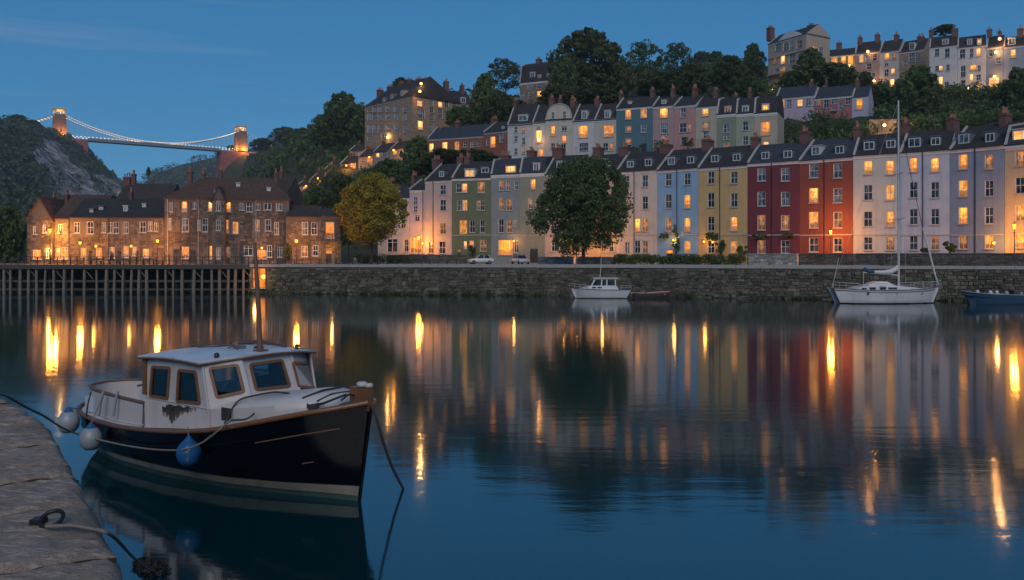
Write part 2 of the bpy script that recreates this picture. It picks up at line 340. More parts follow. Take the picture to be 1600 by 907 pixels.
def house(name, label, x0, x1, Y0, Y1, base, eave, ridge, wall, wins=(), roof='slate', depth=10.0, kind='gable', chims=(), dorms=(), doors=(), group=None, cat='house',
          side=(), band=None, pipes=(), stone_size=None, coping=True, reveal='white', frame='white', found=4.0, gable=None, hipl=0.0, hipr=0.0, rec=0.2, cornice=True, leaf=None):
    A = (X_(x0, Y0), Y0); B = (X_(x1, Y1), Y1); W = math.hypot(B[0] - A[0], B[1] - A[1]); dx = ((B[0] - A[0]) / W, (B[1] - A[1]) / W)
    t = thing(name, (A[0], A[1], base), label, cat, group, math.atan2(dx[1], dx[0]))
    um, Ym = uoff(A, dx, (x0 + x1) / 2, 0); ze = Z_(eave, Ym) - base
    ur, Yr = uoff(A, dx, (x0 + x1) / 2, depth / 2); zr = Z_(ridge, Yr) - base
    g = 0.02
    ops, W_ = [], []
    for (px, py, wp, hp, st, lt) in wins:
        u, Y = uoff(A, dx, px, 0); u2 = uoff(A, dx, px + wp / 2, 0)[0]; u1 = uoff(A, dx, px - wp / 2, 0)[0]
        W_.append((u, Z_(py, Y) - base, round((u2 - u1) * 10) / 10, round(hp / F * Y * 10) / 10, st, lt))
    D_ = []
    for (px, py, wp, hp, mt, lt) in doors:
        u, Y = uoff(A, dx, px, 0); h = hp / F * Y; D_.append((u, h / 2 + .1, wp / F * Y, h, mt, lt))
    ops = [q[:4] for q in W_ + D_]
    mb = MB(); front_grid(mb, g, W - g, -found, ze, ops, 0, rec)
    # side walls, back, gables
    hw = depth / 2
    sops = []
    nx = (-dx[1], dx[0])
    for (px, py, wp, hp, st, lt) in side:
        u, Y = uoff(B, nx, px, 0); u2 = uoff(B, nx, px + wp / 2, 0)[0]; u1 = uoff(B, nx, px - wp / 2, 0)[0]
        sops.append((u, Z_(py, Y) - base, round(abs(u2 - u1) * 10) / 10, round(hp / F * Y * 10) / 10, st, lt))
    sm = MB(); front_grid(sm, 0.0, depth, -found, ze, [q[:4] for q in sops], 0, rec)
    mb.add([(W - g - v[1], v[0], v[2]) for v in sm.v], sm.f); mb.m[-len(sm.f):] = sm.m
    mb.quad((g, depth, -found), (g, 0, -found), (g, 0, ze), (g, depth, ze)); mb.quad((W - g, depth, -found), (g, depth, -found), (g, depth, ze), (W - g, depth, ze))
    if kind in ('gable', 'mansard'):
        pk = [(0, ze), (hw, zr - .06), (depth, ze)] if kind == 'gable' else [(0, ze), (1.3, ze + (zr - ze) * .8), (hw, zr - .06), (depth - 1.3, ze + (zr - ze) * .8), (depth, ze)]
        if hipl == 0: mb.add([(g, a, b) for a, b in pk], [tuple(range(len(pk)))[::-1]])
        if hipr == 0: mb.add([(W - g, a, b) for a, b in pk], [tuple(range(len(pk)))])
    mats = [M[wall] if isinstance(wall, str) else wall, M[reveal] if isinstance(reveal, str) else reveal]
    mb.build('wall', mats, t)
    if stone_size:
        r = rubble(g, W - g, -0.3, ze - .03, [(c - a / 2, c + a / 2, z - b / 2, z + b / 2) for c, z, a, b in ops], *stone_size)
        tag(r.build('rubble_stones', mats[0], t), kind='stuff')
    for (u, z, w, h, st, lt) in W_: window(t, u, rec - .09, z, w, h, st, lt, frame)
    for (u, z, w, h, mt, lt) in D_: door(t, u, rec - .09, z, w, h, lt, mt)
    for (u, z, w, h, st, lt) in sops: window(t, W - g - rec + .09, u, z, w, h, st, lt, frame, rot=math.pi / 2)
    # roof
    ov = 0.22; rb = MB(); th = .14; sl = (zr - ze) / hw; f0, f1 = -ov, depth + ov; zo = ze - ov * sl + .05
    if kind == 'gable':
        if hipl == 0 and hipr == 0:
            prof = [(f0, zo), (hw, zr + .05), (f1, zo), (f1, zo - th), (hw, zr - th + .02), (f0, zo - th)]
            rb.prism(prof, 0, 0.0, W)
        else:
            a = (-ov if hipl else 0, f0, zo); b = (W + ov if hipr else W, f0, zo); c = (W + ov if hipr else W, f1, zo); d = (-ov if hipl else 0, f1, zo); p = (hipl, hw, zr + .05); q = (W - hipr, hw, zr + .05)
            dn = lambda v: (v[0], v[1], v[2] - th)
            rb.add([a, b, c, d, p, q, dn(a), dn(b), dn(c), dn(d)], [(0, 1, 5, 4), (2, 3, 4, 5), (1, 2, 5), (3, 0, 4), (0, 6, 7, 1), (1, 7, 8, 2), (2, 8, 9, 3), (3, 9, 6, 0), (6, 9, 8, 7)])
    elif kind == 'mansard':
        zk = ze + (zr - ze) * .8
        prof = [(-.1, ze), (-.1, ze + .15), (1.25, zk), (hw, zr + .05), (depth - 1.25, zk), (depth + .1, ze + .15), (depth + .1, ze)]
        rb.prism(prof, 0, 0.0, W)
    elif kind == 'front':
        mb2 = MB(); mb2.add([(g, 0, ze), (W - g, 0, ze), (W / 2, 0, zr)], [(0, 1, 2)]); mb2.build('gable_wall', mats[0], t)
        e_ = .18; k_ = (zr - ze) / (W / 2)
        for s in (0, 1):
            f = lambda x: W - x if s else x
            rb.add([(f(-e_), -ov, ze - e_ * k_ + .05), (f(W / 2), -ov, zr + .05), (f(W / 2), depth, zr + .05), (f(-e_), depth, ze - e_ * k_ + .05), (f(-e_), -ov, ze - e_ * k_ - .1), (f(W / 2), -ov, zr - .1), (f(W / 2), depth, zr - .1), (f(-e_), depth, ze - e_ * k_ - .1)], [(0, 1, 2, 3), (4, 7, 6, 5), (0, 4, 5, 1), (3, 2, 6, 7), (0, 3, 7, 4)])
        if stone_size: tag(rubble(W * .1, W * .9, ze, ze + (zr - ze) * .18, (), *stone_size).build('gable_stones', mats[0], t), kind='stuff')
    elif kind == 'flat':
        rb.box(0, W, 0, depth, ze, ze + .3)
    rb.build('roof', M[roof], t)
    if cornice: MB().box(g, W - g, -.16, -.003, ze - .34, ze - .06).box(g, W - g, -.08, -.003, ze - .62, ze - .34).build('cornice', mats[1] if band is None else M[band] if isinstance(band, str) else band, t)
    if coping and kind == 'gable' and hipl == 0:
        cp = MB(); cp.prism([(f0, zo + .02), (hw, zr + .07), (hw, zr + .27), (f0, zo + .24)], 0, 0.0, .3); cp.build('coping', M['trim'], t)
    if coping and kind == 'mansard':
        zk = ze + (zr - ze) * .8
        cp = MB(); cp.prism([(-.12, ze + .17), (1.24, zk + .02), (hw, zr + .07), (hw, zr + .27), (1.15, zk + .25), (-.3, ze + .17)], 0, 0.0, .3); cp.build('coping', M['trim'], t)
    def rz(o):
        if kind == 'mansard':
            zk = ze + (zr - ze) * .8; return ze + (zk - ze) * o / 1.3 if o < 1.3 else zk + (zr - zk) * (o - 1.3) / (hw - 1.3)
        return ze + sl * o
    for (px, py, wp, hp, st, lt) in dorms:
        o = 0.0
        while o < hw - .4:
            u, Y = uoff(A, dx, px, o)
            if Z_(py + hp / 2 + .5, Y) - base <= rz(o): break
            o += .06
        u, Y = uoff(A, dx, px, o); w = wp / F * Y; h = hp / F * Y; zb = rz(o) + .02; y0 = o
        yb = o; 
        while yb < hw and rz(yb) < zb + h + .12: yb += .1
        dm = MB(); dm.prism([(y0, zb - .1), (y0, zb + h + .1), (max(yb, y0 + .8), zb + h + .14), (max(yb, y0 + .8), zb - .1)], 0, u - w / 2 - .1, u + w / 2 + .1)
        dm.box(u - w / 2 - .2, u + w / 2 + .2, y0 - .15, max(yb, y0 + .8) + .1, zb + h + .14, zb + h + .22)
        d_ = dm.build('dormer', M['lead' if st != 'white' else 'white'], t)
        fr = MB(); tt = .11; y_ = y0 - .06
        fr.box(u - w / 2, u - w / 2 + tt, y_, y0, zb, zb + h); fr.box(u + w / 2 - tt, u + w / 2, y_, y0, zb, zb + h); fr.box(u - w / 2 + tt, u + w / 2 - tt, y_, y0, zb, zb + tt); fr.box(u - w / 2 + tt, u + w / 2 - tt, y_, y0, zb + h - tt, zb + h)
        fr.box(u - .04, u + .04, y_ + .01, y0, zb + tt, zb + h - tt)
        fr.build('frame', M['white'], d_)
        pn = MB().quad((u - w / 2 + .05, y0 - .02, zb + .05), (u + w / 2 - .05, y0 - .02, zb + .05), (u + w / 2 - .05, y0 - .02, zb + h - .05), (u - w / 2 + .05, y0 - .02, zb + h - .05)); ob('pane', pn.mesh('pane', M[lt]), d_)
    for q in chims:
        px, py = q[0], q[1]; u, Y = uoff(A, dx, px, hw); w = q[2] / F * Y if len(q) > 2 else .8
        chimney(t, u, hw, (ze - .3 if hipl or hipr else rz(hw) - 1.0) if kind != 'flat' else ze, Z_(py, Y) - base, w, q[3] if len(q) > 3 else 1.9, q[4] if len(q) > 4 else 4, 'brick')
    if band is not None:
        pass
    for q in pipes:
        u, Y = uoff(A, dx, q, 0); MB().tube([(u, -.09, 0), (u, -.09, ze - .7), (u, -.22, ze - .25)], .055, 6).build('drainpipe', M['black_iron' if len(pipes) < 2 else 'trim'], t)
    if gable:   # shaped front gable: outline in photo pixels on the facade plane
        pts = []
        for px, py in gable:
            u, Y = uoff(A, dx, px, 0); pts.append((u, Z_(py, Y) - base))
        MB().prism(pts, 1, -.03, .45).build('gable', mats[0], t)
    t['_w'] = W
    return t, dict(A=A, dx=dx, W=W, ze=ze, zr=zr, base=base)

def rubble(x0, x1, z0, z1, holes=(), hs=0.34, ws=0.62, y=0.0, proud=0.06):
    if x1 - x0 > 4.5:                                  # broken into patches so that courses do not run on
        q = random.Random(int(abs(x1 * 53 + z1 * 7)) + 1); mb = MB(); x = x0
        while x < x1:
            w = min(q.uniform(1.3, 3.4), x1 - x)
            if x1 - x - w < .8: w = x1 - x
            m_ = rubble(x, x + w, z0, z1, holes, hs * q.uniform(.75, 1.3), ws * q.uniform(.8, 1.25), y, proud); mb.add(m_.v, m_.f); x += w
        return mb
    mb = MB(); z = z0; R = random.Random(int(abs(x1 * 97 + z1 * 31)) + 5)
    while z < z1 - .05:
        h = min(hs * R.uniform(.65, 1.4), z1 - z); x = x0 - R.uniform(0, ws)
        while x < x1:
            w = ws * R.uniform(.5, 1.7); a, b = max(x, x0), min(x + w, x1); x += w
            if b - a < .12: continue
            if any(a < q[1] + .03 and b > q[0] - .03 and z < q[3] + .03 and z + h > q[2] - .03 for q in holes): continue
            j = lambda k=.05: R.uniform(-k, k); g = .022; p = proud * R.uniform(.3, 1.5)
            A_ = [(a + g + j(), z + g + j()), (b - g + j(), z + g + j()), (b - g + j(), z + h - g + j()), (a + g + j(), z + h - g + j())]
            cx, cz = (a + b) / 2, (z + h / 2)
            o = [(q[0], y + .01, q[1]) for q in A_] + [(cx + (q[0] - cx) * .86, y - p - j(.015), cz + (q[1] - cz) * .84) for q in A_]
            mb.add(o, [(4, 5, 6, 7), (0, 1, 5, 4), (1, 2, 6, 5), (2, 3, 7, 6), (3, 0, 4, 7)])
        z += h
    return mb

# ------------------------------------------------------------------ foliage
RN = np.random.default_rng(11)
def leaf_mesh(name, cen, rad, n, size, mat, flat=0.85, up=0.25):
    """n leaf faces round each centre, mostly on the clump's outside"""
    cen = np.asarray(cen, float); rad = np.asarray(rad, float); K = len(cen)
    idx = np.repeat(np.arange(K), n); N = len(idx)
    d = RN.normal(size=(N, 3)); d[:, 2] += up; d /= np.linalg.norm(d, axis=1)[:, None]
    r = RN.uniform(0.55, 1.05, N) ** 0.7
    p = cen[idx] + d * (r * rad[idx])[:, None] * np.array([1, 1, flat])
    nrm = d + RN.normal(size=(N, 3)) * 0.75; nrm /= np.linalg.norm(nrm, axis=1)[:, None]
    a = np.cross(nrm, RN.normal(size=(N, 3))); a /= np.linalg.norm(a, axis=1)[:, None]; b = np.cross(nrm, a)
    s = size * RN.uniform(0.45, 1.5, N)[:, None]
    V = np.stack([p - a * s, p - b * s * .55, p + a * s, p + b * s * .55], 1).reshape(-1, 3)
    me = bpy.data.meshes.new(name); me.vertices.add(4 * N); me.vertices.foreach_set('co', V.ravel()); me.loops.add(4 * N); me.loops.foreach_set('vertex_index', np.arange(4 * N))
    me.polygons.add(N); me.polygons.foreach_set('loop_start', np.arange(0, 4 * N, 4)); me.polygons.foreach_set('loop_total', np.full(N, 4)); me.materials.append(mat); me.update(calc_edges=True); return me
def crown_mesh(name, mat, K=46, n=110, size=0.065, seed=0, inner=14):
    R = random.Random(seed); cen = []; rad = []; s1, s2 = R.uniform(0, 6), R.uniform(0, 6); sk = R.uniform(-.12, .12)
    for i in range(K):
        z = -.92 + 1.86 * (i + .5) / K; a = i * 2.39996 + R.uniform(-.3, .3); q = float(np.interp(z, [-1, -.75, -.35, .1, .5, .8, 1], [.3, .74, .96, .98, .8, .52, .15]))
        c_ = R.uniform(.13, .29); q *= 1 + .13 * math.sin(2 * a + s1) + .09 * math.sin(3 * a + 4 * z + s2); k = max(.05, q - c_ * R.uniform(.6, 1.3))
        cen.append((math.cos(a) * k + sk * z, math.sin(a) * k, z * .9 + R.uniform(-.05, .05))); rad.append(c_)
    for i in range(inner): cen.append((R.uniform(-.42, .42), R.uniform(-.42, .42), R.uniform(-.45, .5))); rad.append(R.uniform(.25, .38))
    return leaf_mesh(name, cen, rad, n, size, mat)
CROWN = {}
for i_ in range(3): CROWN['open', i_] = crown_mesh('crown', M['leaf'], 34, 75, .06, i_ + 40, 5)
for k_, (mt, nv) in {'dark': ('leaf', 3), 'mid': ('leaf2', 3)}.items():
    for i_ in range(nv): CROWN[k_, i_] = crown_mesh('crown', M[mt], 46, 90, .07, i_ + 10)
def trunk_mesh(seed, limbs=7):
    R = random.Random(seed); t = MB(); t.tube([(0, 0, -.05), (.01, 0, .2), (-.01, .01, .5), (.01, 0, .8)], [.055, .04, .033, .02], 7)
    for i in range(limbs):
        a = i * 2 * math.pi / limbs + R.uniform(-.3, .3); z = R.uniform(.35, .62); L_ = R.uniform(.3, .55)
        t.tube([(0, 0, z), (math.cos(a) * L_ * .5, math.sin(a) * L_ * .5, z + .14), (math.cos(a) * L_, math.sin(a) * L_, z + R.uniform(.25, .4))], [.022, .014, .005], 5)
    return t.mesh('trunk', M['bark'])
TRUNK = [trunk_mesh(s) for s in range(3)]
def tree(px, py, rx, ry, Y, label, mesh=None, zg=None, name='tree', group='trees on the hillside', tone='dark', cat='tree'):
    c = P(px, py, Y); R_ = rx / F * Y; Rz = ry / F * Y
    if zg is None: zg = ground(c.x, c.y)
    zg = min(zg, c.z - Rz * .9)
    t = thing(name, (c.x, c.y, zg), label, cat, group)
    o = ob('crown', mesh or CROWN[tone, random.randrange(3)], t, (0, 0, c.z - zg), (0, 0, random.uniform(0, 6.28))); o.scale = (R_ * random.uniform(.92, 1.1), R_ * random.uniform(.92, 1.1), Rz); o.rotation_euler.x = random.uniform(-.15, .15); o.rotation_euler.y = random.uniform(-.15, .15)
    k = ob('trunk', random.choice(TRUNK), t, (0, 0, 0), (0, 0, random.uniform(0, 6.28))); hh = c.z - zg + Rz * .35; k.scale = (max(R_ * .9, hh * .3), max(R_ * .9, hh * .3), hh)
    return t
# ------------------------------------------------------------------ land
_fx = [-200, 450, 575, 612, 640, 664, 706, 767, 812, 850, 905, 963, 1027, 1091, 1168, 1249, 1333, 1406, 1484, 1570, 1620, 1800]
_fy = [150, 152, 153, 152, 151, 150, 147, 145, 143, 141.5, 139, 135.7, 132, 127.5, 122.8, 118.5, 113.5, 110.5, 107, 102, 99, 90]
def Yf(px): return float(np.interp(px, _fx, _fy))
_mx = [668, 756, 793, 832, 852, 895, 929, 963, 1020, 1053, 1087, 1120, 1150, 1178, 1215]
_my = [197, 191, 187, 185, 184, 182, 180, 178, 174.5, 172.5, 170, 168, 166, 164.5, 162.5]
def Ym(px): return float(np.interp(px, _mx, _my))
ctl = []
for px in range(420, 1900, 60):
    y = Yf(px); ctl += [(X_(px, y + 3), y + 3, 4.0), (X_(px, y + 13), y + 13, 5.5), (X_(px, y - 12), y - 12, 3.9)]
for px in range(780, 1230, 50):
    y = Ym(px); ctl += [(X_(px, y), y, 26.5), (X_(px, y + 9), y + 9, 28.0), (X_(px, y - 7), y - 7, 21)]
for a in [(676, 240, 196), (740, 240, 193), (785, 240, 189), (1225, 187, 188), (1280, 184, 183), (1350, 180, 179), (1380, 207, 160), (1430, 205, 158), (1460, 152, 207), (1500, 150, 205), (1560, 150, 202), (1640, 150, 198),
          (1480, 195, 160), (1560, 190, 150), (1640, 180, 140), (1350, 140, 226), (1400, 146, 223), (1440, 140, 220), (1230, 140, 237), (1265, 140, 234), (1315, 110, 250), (840, 170, 270), (600, 232, 244), (645, 222, 231), (690, 215, 240),
          (472, 303, 256), (495, 294, 248), (518, 278, 240), (544, 274, 233), (558, 257, 246), (472, 322, 238), (495, 318, 230), (518, 311, 222), (544, 303, 216), (575, 292, 220), (440, 345, 235), (400, 375, 235), (380, 380, 260), (420, 350, 270), (600, 288, 212), (640, 268, 212), (500, 322, 212), (700, 258, 212), (760, 250, 212), (450, 318, 300), (480, 300, 300), (520, 262, 290), (920, 112, 300), (1006, 112, 300), (1100, 112, 320), (1180, 118, 290), (760, 165, 290), (700, 170, 300), (560, 240, 275), (500, 235, 380), (440, 238, 600), (395, 242, 800), (375, 242, 846), (350, 300, 800), (420, 245, 720),
          (460, 300, 260), (520, 262, 235), (560, 250, 240), (480, 330, 200), (540, 320, 185), (600, 275, 195), (640, 262, 200), (430, 330, 300), (400, 320, 420), (370, 330, 560), (640, 185, 420), (560, 175, 600), (900, 130, 420), (1200, 110, 400), (1600, 100, 300), (1900, 100, 300), (1500, 100, 300)]:
    ctl.append((X_(a[0], a[2]), a[2], Z_(a[1], a[2])))
for X, Y, z in [(-60, 150, 4), (-80, 200, 4), (-110, 150, 4), (-60, 190, 6), (-90, 260, 5), (-120, 320, 4), (-150, 400, 3), (-200, 560, 2), (-240, 700, 2), (-255, 780, 20), (-300, 300, 4), (-330, 850, 0), (-330, 700, 0), (-160, 200, 4), (-200, 100, 4), (-240, 850, 118), (-150, 850, 125), (0, 850, 130), (300, 850, 120), (330, 500, 90), (100, 500, 92), (-60, 500, 95), (-90, 650, 105)]:
    ctl.append((X, Y, z))
ctl = np.array(ctl)
def ground(x, y):
    d2 = (ctl[:, 0] - x) ** 2 + (ctl[:, 1] - y) ** 2 + 4.0
    w = d2 ** -1.6; return float((w * ctl[:, 2]).sum() / w.sum())
def hnoise(x, y, s): return math.sin(x / s * 1.3 + 1.7 * math.sin(y / s)) * math.cos(y / s * 1.1 + 1.3 * math.sin(x / s * .7))

def grassy(name, c1, c2, c3, sc_=0.15):
    t = NT(name); v = t.coord(); n = t.noise(v, sc_, 6, 0.65)
    c = t.ramp(n, [(0.3, c1), (0.5, c2), (0.68, c3)]); c = t.mix(t.math('MULTIPLY', t.noise(v, 2.5, 4, 0.7), 0.6), c, sc(c1, .6))
    t.pbr(col=c, rough=0.95, normal=t.bump(t.noise(v, 1.5, 5, 0.7), 0.8, 0.4)); return t.mat
M['hill'] = grassy('hillside_scrub', (0.016, 0.024, 0.010), (0.030, 0.040, 0.016), (0.055, 0.055, 0.028))
M['gorge'] = grassy('gorge_scrub', (0.020, 0.034, 0.022), (0.035, 0.05, 0.03), (0.06, 0.075, 0.05), 0.05)
def rockmat():
    t = NT('limestone_cliff'); v = t.coord(scale=(0.05, 0.05, 0.028), rot=(0.2, 0.5, 0)); n = t.noise(v, 2.2, 8, 0.72)
    c = t.ramp(n, [(0.33, (0.09, 0.076, 0.07)), (0.47, (0.25, 0.21, 0.20)), (0.6, (0.60, 0.53, 0.49))])
    c = t.mix(t.ramp(t.noise(t.coord(scale=(.05, .05, .05)), 1.7, 5, 0.65), [(0.54, (0, 0, 0)), (0.6, (1, 1, 1))]), c, (0.03, 0.045, 0.026))
    t.pbr(col=c, rough=0.95, normal=t.bump(n, 1.0, 6.0)); return t.mat
M['rock'] = rockmat()

def sheet(name, xs, ys, fn, mat, label=None):
    V = [fn(x, y) for y in ys for x in xs]; nx = len(xs)
    Fc = [(j * nx + i, j * nx + i + 1, (j + 1) * nx + i + 1, (j + 1) * nx + i) for j in range(len(ys) - 1) for i in range(nx - 1)]
    me = bpy.data.meshes.new(name); me.from_pydata(V, [], Fc); me.materials.append(mat); me.polygons.foreach_set('use_smooth', [True] * len(Fc)); me.update()
    o = ob(name, me); o['kind'] = 'structure'; return o
def hill_pt(x, y):
    px = CX + x / y * F
    if y < np.interp(px, [385, 391, 700, 1150, 1760], [122, 116, 112, 103, 93]) + 7: return (x, y, -1.9)
    if px > 430 and y < Yf(px) + 4 or (px <= 430 and y < 150): z = 2.6
    else: z = ground(x, y) + 1.2 * hnoise(x, y, 17) * min(1, max(0, (y - 150) / 60))
    return (x, y, z)
_ys = list(range(96, 420, 5)) + list(range(420, 960, 14)); sheet('hillside', list(range(-340, 345, 6)), _ys, hill_pt, M['hill'])

# the gorge's far-left side with its limestone cliff
def gorge_base(y): return float(np.interp(y, [100, 200, 745, 1200], [-105, -120, -300, -470]))
def gorge_top(y): return float(np.interp(y, [100, 200, 330, 530, 745, 1200], [34, 46, 66, 90, 113, 116]))
def gorge_pt(d, y):
    top = gorge_top(y); b = gorge_base(y); ff = min(1, max(0, d / 104)); z = top * (ff ** .9)
    k = 1 if 0 < ff < 1 else 0
    x = b - d + k * (6 * hnoise(y, d * 2.2, 31) + 3.5 * hnoise(d * 2, y * 1.3, 11)); z += (3 * hnoise(y, d, 23)) * k
    return (x, y, z if d > 0 else min(z, -1))
_gd = [-6, 0] + list(range(4, 106, 4)) + [110, 130, 170, 240, 330]; _gy = list(range(120, 1210, 9))
CLIFF = [(50, 240), (55, 222), (72, 212), (92, 226), (112, 250), (130, 262), (142, 285), (158, 322), (112, 322), (88, 305), (76, 280), (62, 258)]
CLIFF2 = [(150, 275), (188, 280), (196, 318), (150, 318)]
def inside(poly, x, y):
    r = False; n = len(poly)
    for i in range(n):
        (x1, y1), (x2, y2) = poly[i], poly[(i + 1) % n]
        if (y1 > y) != (y2 > y) and x < (x2 - x1) * (y - y1) / (y2 - y1) + x1: r = not r
    return r
def topx(v): return CX + v[0] / v[1] * F, HY - (v[2] - H) / v[1] * F
def is_cliff(v):
    x, y = topx(v); return v[1] > 430 and (inside(CLIFF, x, y) or inside(CLIFF2, x, y))
_V = [gorge_pt(d, y) for y in _gy for d in _gd]; _n = len(_gd)
_F = [(j * _n + i, (j + 1) * _n + i, (j + 1) * _n + i + 1, j * _n + i + 1) for j in range(len(_gy) - 1) for i in range(_n - 1)]
_me = bpy.data.meshes.new('gorge_hill'); _me.from_pydata(_V, [], _F); _me.materials.append(M['gorge']); _me.materials.append(M['rock'])
_me.polygons.foreach_set('material_index', [1 if is_cliff(np.mean([_V[i] for i in f], 0)) else 0 for f in _F]); _me.polygons.foreach_set('use_smooth', [True] * len(_F)); _me.update()
ob('gorge_hill', _me)['kind'] = 'structure'
# the hill beyond the bridge
_rx = [150, 205, 228, 250, 280, 320, 350, 400, 440, 520]; _ry = [330, 300, 280, 266, 254, 246, 240, 226, 210, 200]
def far_pt(px, t):
    Y = 1330 - 300 * t; top = Z_(float(np.interp(px, _rx, _ry)) + 4, 1330); x = X_(px, 1330); return (x, Y, top * (1 - t) ** .8 + 4 * hnoise(x, Y, 40) * (0.2 < t < .95) - 2 * t)
_pp = list(range(150, 525, 6)); _tt = [-.6] + [i / 14 for i in range(15)]
_V = [far_pt(p, t) if t >= 0 else (X_(p, 1330), 1500, 20) for t in _tt for p in _pp]; _n = len(_pp)
_me = bpy.data.meshes.new('far_hill'); _me.from_pydata(_V, [], [(j * _n + i, j * _n + i + 1, (j + 1) * _n + i + 1, (j + 1) * _n + i) for j in range(len(_tt) - 1) for i in range(_n - 1)]); _me.materials.append(M['gorge']); _me.update()
ob('far_hill', _me)['kind'] = 'structure'

# ------------------------------------------------------------------ water
def watermat():
    t = NT('harbour_water'); v = t.coord(scale=(1.0, 1.0, 1.0))
    n1 = t.noise(t.coord(scale=(0.22, 1.0, 1)), 1.3, 2, 0.5); n2 = t.noise(t.coord(scale=(0.3, 1.0, 1)), 6.0, 3, 0.6)
    big = t.noise(t.coord(scale=(0.02, 0.05, 1)), 1.0, 2, 0.5)
    h = t.math('ADD', n1, t.math('MULTIPLY', n2, 0.34))
    bp = t.n('ShaderNodeBump', {'Height': h, 'Strength': t.math('ADD', t.math('MULTIPLY', big, 0.15), 0.035), 'Distance': 0.05})
    gl = t.n('ShaderNodeBsdfGlossy', {'Color': (0.95, 1.0, 1.0), 'Roughness': t.math('ADD', t.math('MULTIPLY', big, 0.05), 0.045), 'Normal': bp.outputs[0]})
    df = t.n('ShaderNodeBsdfDiffuse', {'Color': (0.002, 0.022, 0.028)})
    fr = t.n('ShaderNodeFresnel', {'IOR': 2.5})
    m = t.n('ShaderNodeMixShader', {0: fr.outputs[0], 1: df.outputs[0], 2: gl.outputs[0]}); t.t.links.new(m.outputs[0], t.out.inputs[0]); return t.mat
M['water'] = watermat()
tag(MB().quad((-700, -40, 0), (500, -40, 0), (500, 1500, 0), (-700, 1500, 0)).build('water', M['water']), kind='structure')

# ------------------------------------------------------------------ the far quay
BANK = [(-120, 121), (386, 121), (391, 113.6), (560, 111.3), (700, 109.5), (850, 107.5), (1000, 105.3), (1150, 100.6), (1330, 97.2), (1480, 94.9), (1760, 90.5)]
BANK = [Vector((X_(p, y), y, 0)) for p, y in BANK]; QZ = 3.88
def asph(name, c, s=1.0):
    t = NT(name); v = t.coord(); n = t.noise(v, 6, 6, .7); p = t.noise(v, .25, 4)
    cc = t.mix(n, sc(c, .7), sc(c, 1.3)); cc = t.mix(t.math('MULTIPLY', p, .5), cc, sc(c, .55)); t.pbr(col=cc, rough=.85, normal=t.bump(n, .4, .02)); return t.mat
M['asphalt'] = asph('asphalt', (0.055, 0.052, 0.05)); M['paving'] = asph('quay_paving', (0.20, 0.18, 0.165)); M['kerb'] = plain('kerb_stone', (0.26, 0.245, 0.23), .85)
pts = [(p.x, p.y + .05, QZ) for p in BANK]; back = [(p.x * 1.7, p.y + 75, QZ) for p in BANK]
n_ = len(pts); q = MB(); q.add(pts + back, [(i, i + 1, n_ + i + 1, n_ + i) for i in range(n_ - 1)]); tag(q.build('quay_ground', M['paving']), kind='structure')
def strip(pl, o0, o1, z):
    a = [Vector((p.x, p.y, z)) for p in pl]; r = []
    for i, p in enumerate(a):
        d = (a[min(i + 1, len(a) - 1)] - a[max(i - 1, 0)]).normalized(); nn = Vector((-d.y, d.x, 0)); r.append((p + nn * o0, p + nn * o1))
    return r
RD = BANK[3:]
s_ = strip(RD, 3.2, 9.5, QZ + .006); q = MB()
for (a, b), (c, d) in zip(s_, s_[1:]): q.quad(a, c, d, b)
tag(q.build('road', M['asphalt']), kind='structure')
for o_ in (2.9, 9.5):
    s_ = strip(RD, o_, o_ + .3, QZ); q = MB()
    for (a, b), (c, d) in zip(s_, s_[1:]):
        u_ = Vector((0, 0, .12)); q.add([a, c, d, b, a + u_, c + u_, d + u_, b + u_], [(4, 5, 6, 7), (0, 1, 5, 4), (2, 3, 7, 6)])
    tag(q.build('kerb', M['kerb']), kind='structure')
qw = thing('quay_wall', (0, 0, 0), 'long dark rubble quay wall rising from the water below the far road', 'quay wall')
core = MB(); rub = MB()
for a, b in zip(BANK, BANK[1:]):
    core.quad((a.x, a.y, -1.5), (b.x, b.y, -1.5), (b.x, b.y, QZ), (a.x, a.y, QZ))
    w = (b - a).length; ang = math.atan2(b.y - a.y, b.x - a.x); T = Matrix.Translation((a.x, a.y, 0)) @ Matrix.Rotation(ang, 4, 'Z')
    holes = []
    if abs(a.x - BANK[2].x) < .1: holes = [(.35, 2.35, .75, 3.6)]
    r = rubble(0, w, -.3, QZ - .3, holes, .36, .62, 0, .13); rub.add([T @ Vector(v) for v in r.v], r.f)
    if a.x > BANK[1].x - 1:
        k = max(1, int(w / 1.35))
        for i in range(k):
            cs = MB(); u0, u1 = w * i / k + .012, w * (i + 1) / k - .012; j = random.uniform(-.03, .03); zt = QZ + .16 + random.uniform(-.012, .012)
            cs.add([T @ Vector(v) for v in [(u0, -.14 + j, QZ - .22), (u1, -.14 + j, QZ - .22), (u1, .55, QZ - .22), (u0, .55, QZ - .22), (u0, -.11 + j, zt), (u1, -.11 + j, zt), (u1, .55, zt), (u0, .55, zt)]], [(0, 1, 5, 4), (1, 2, 6, 5), (2, 3, 7, 6), (3, 0, 4, 7), (4, 5, 6, 7)])
            cs.build('coping_stone', M['kerb'], qw)
wc_ = []; wr_ = []
for k in range(330):
    i = random.choice((2, 2, 3, 3, 4, 4, 5, 6, 7, 8, 9)); t_ = random.random(); p_ = BANK[i].lerp(BANK[min(i + 1, len(BANK) - 1)], t_)
    wc_.append((p_.x, p_.y - .12, random.choice((.1, .2, .3, random.uniform(.3, 3.4))))); wr_.append(random.uniform(.15, .5 if i < 5 else .3))
tag(ob('wall_plants', leaf_mesh('wall_plants', wc_, wr_, 40, .09, M['leaf2'])), 'weeds and creepers growing on the far quay wall', 'plants', kind='stuff')
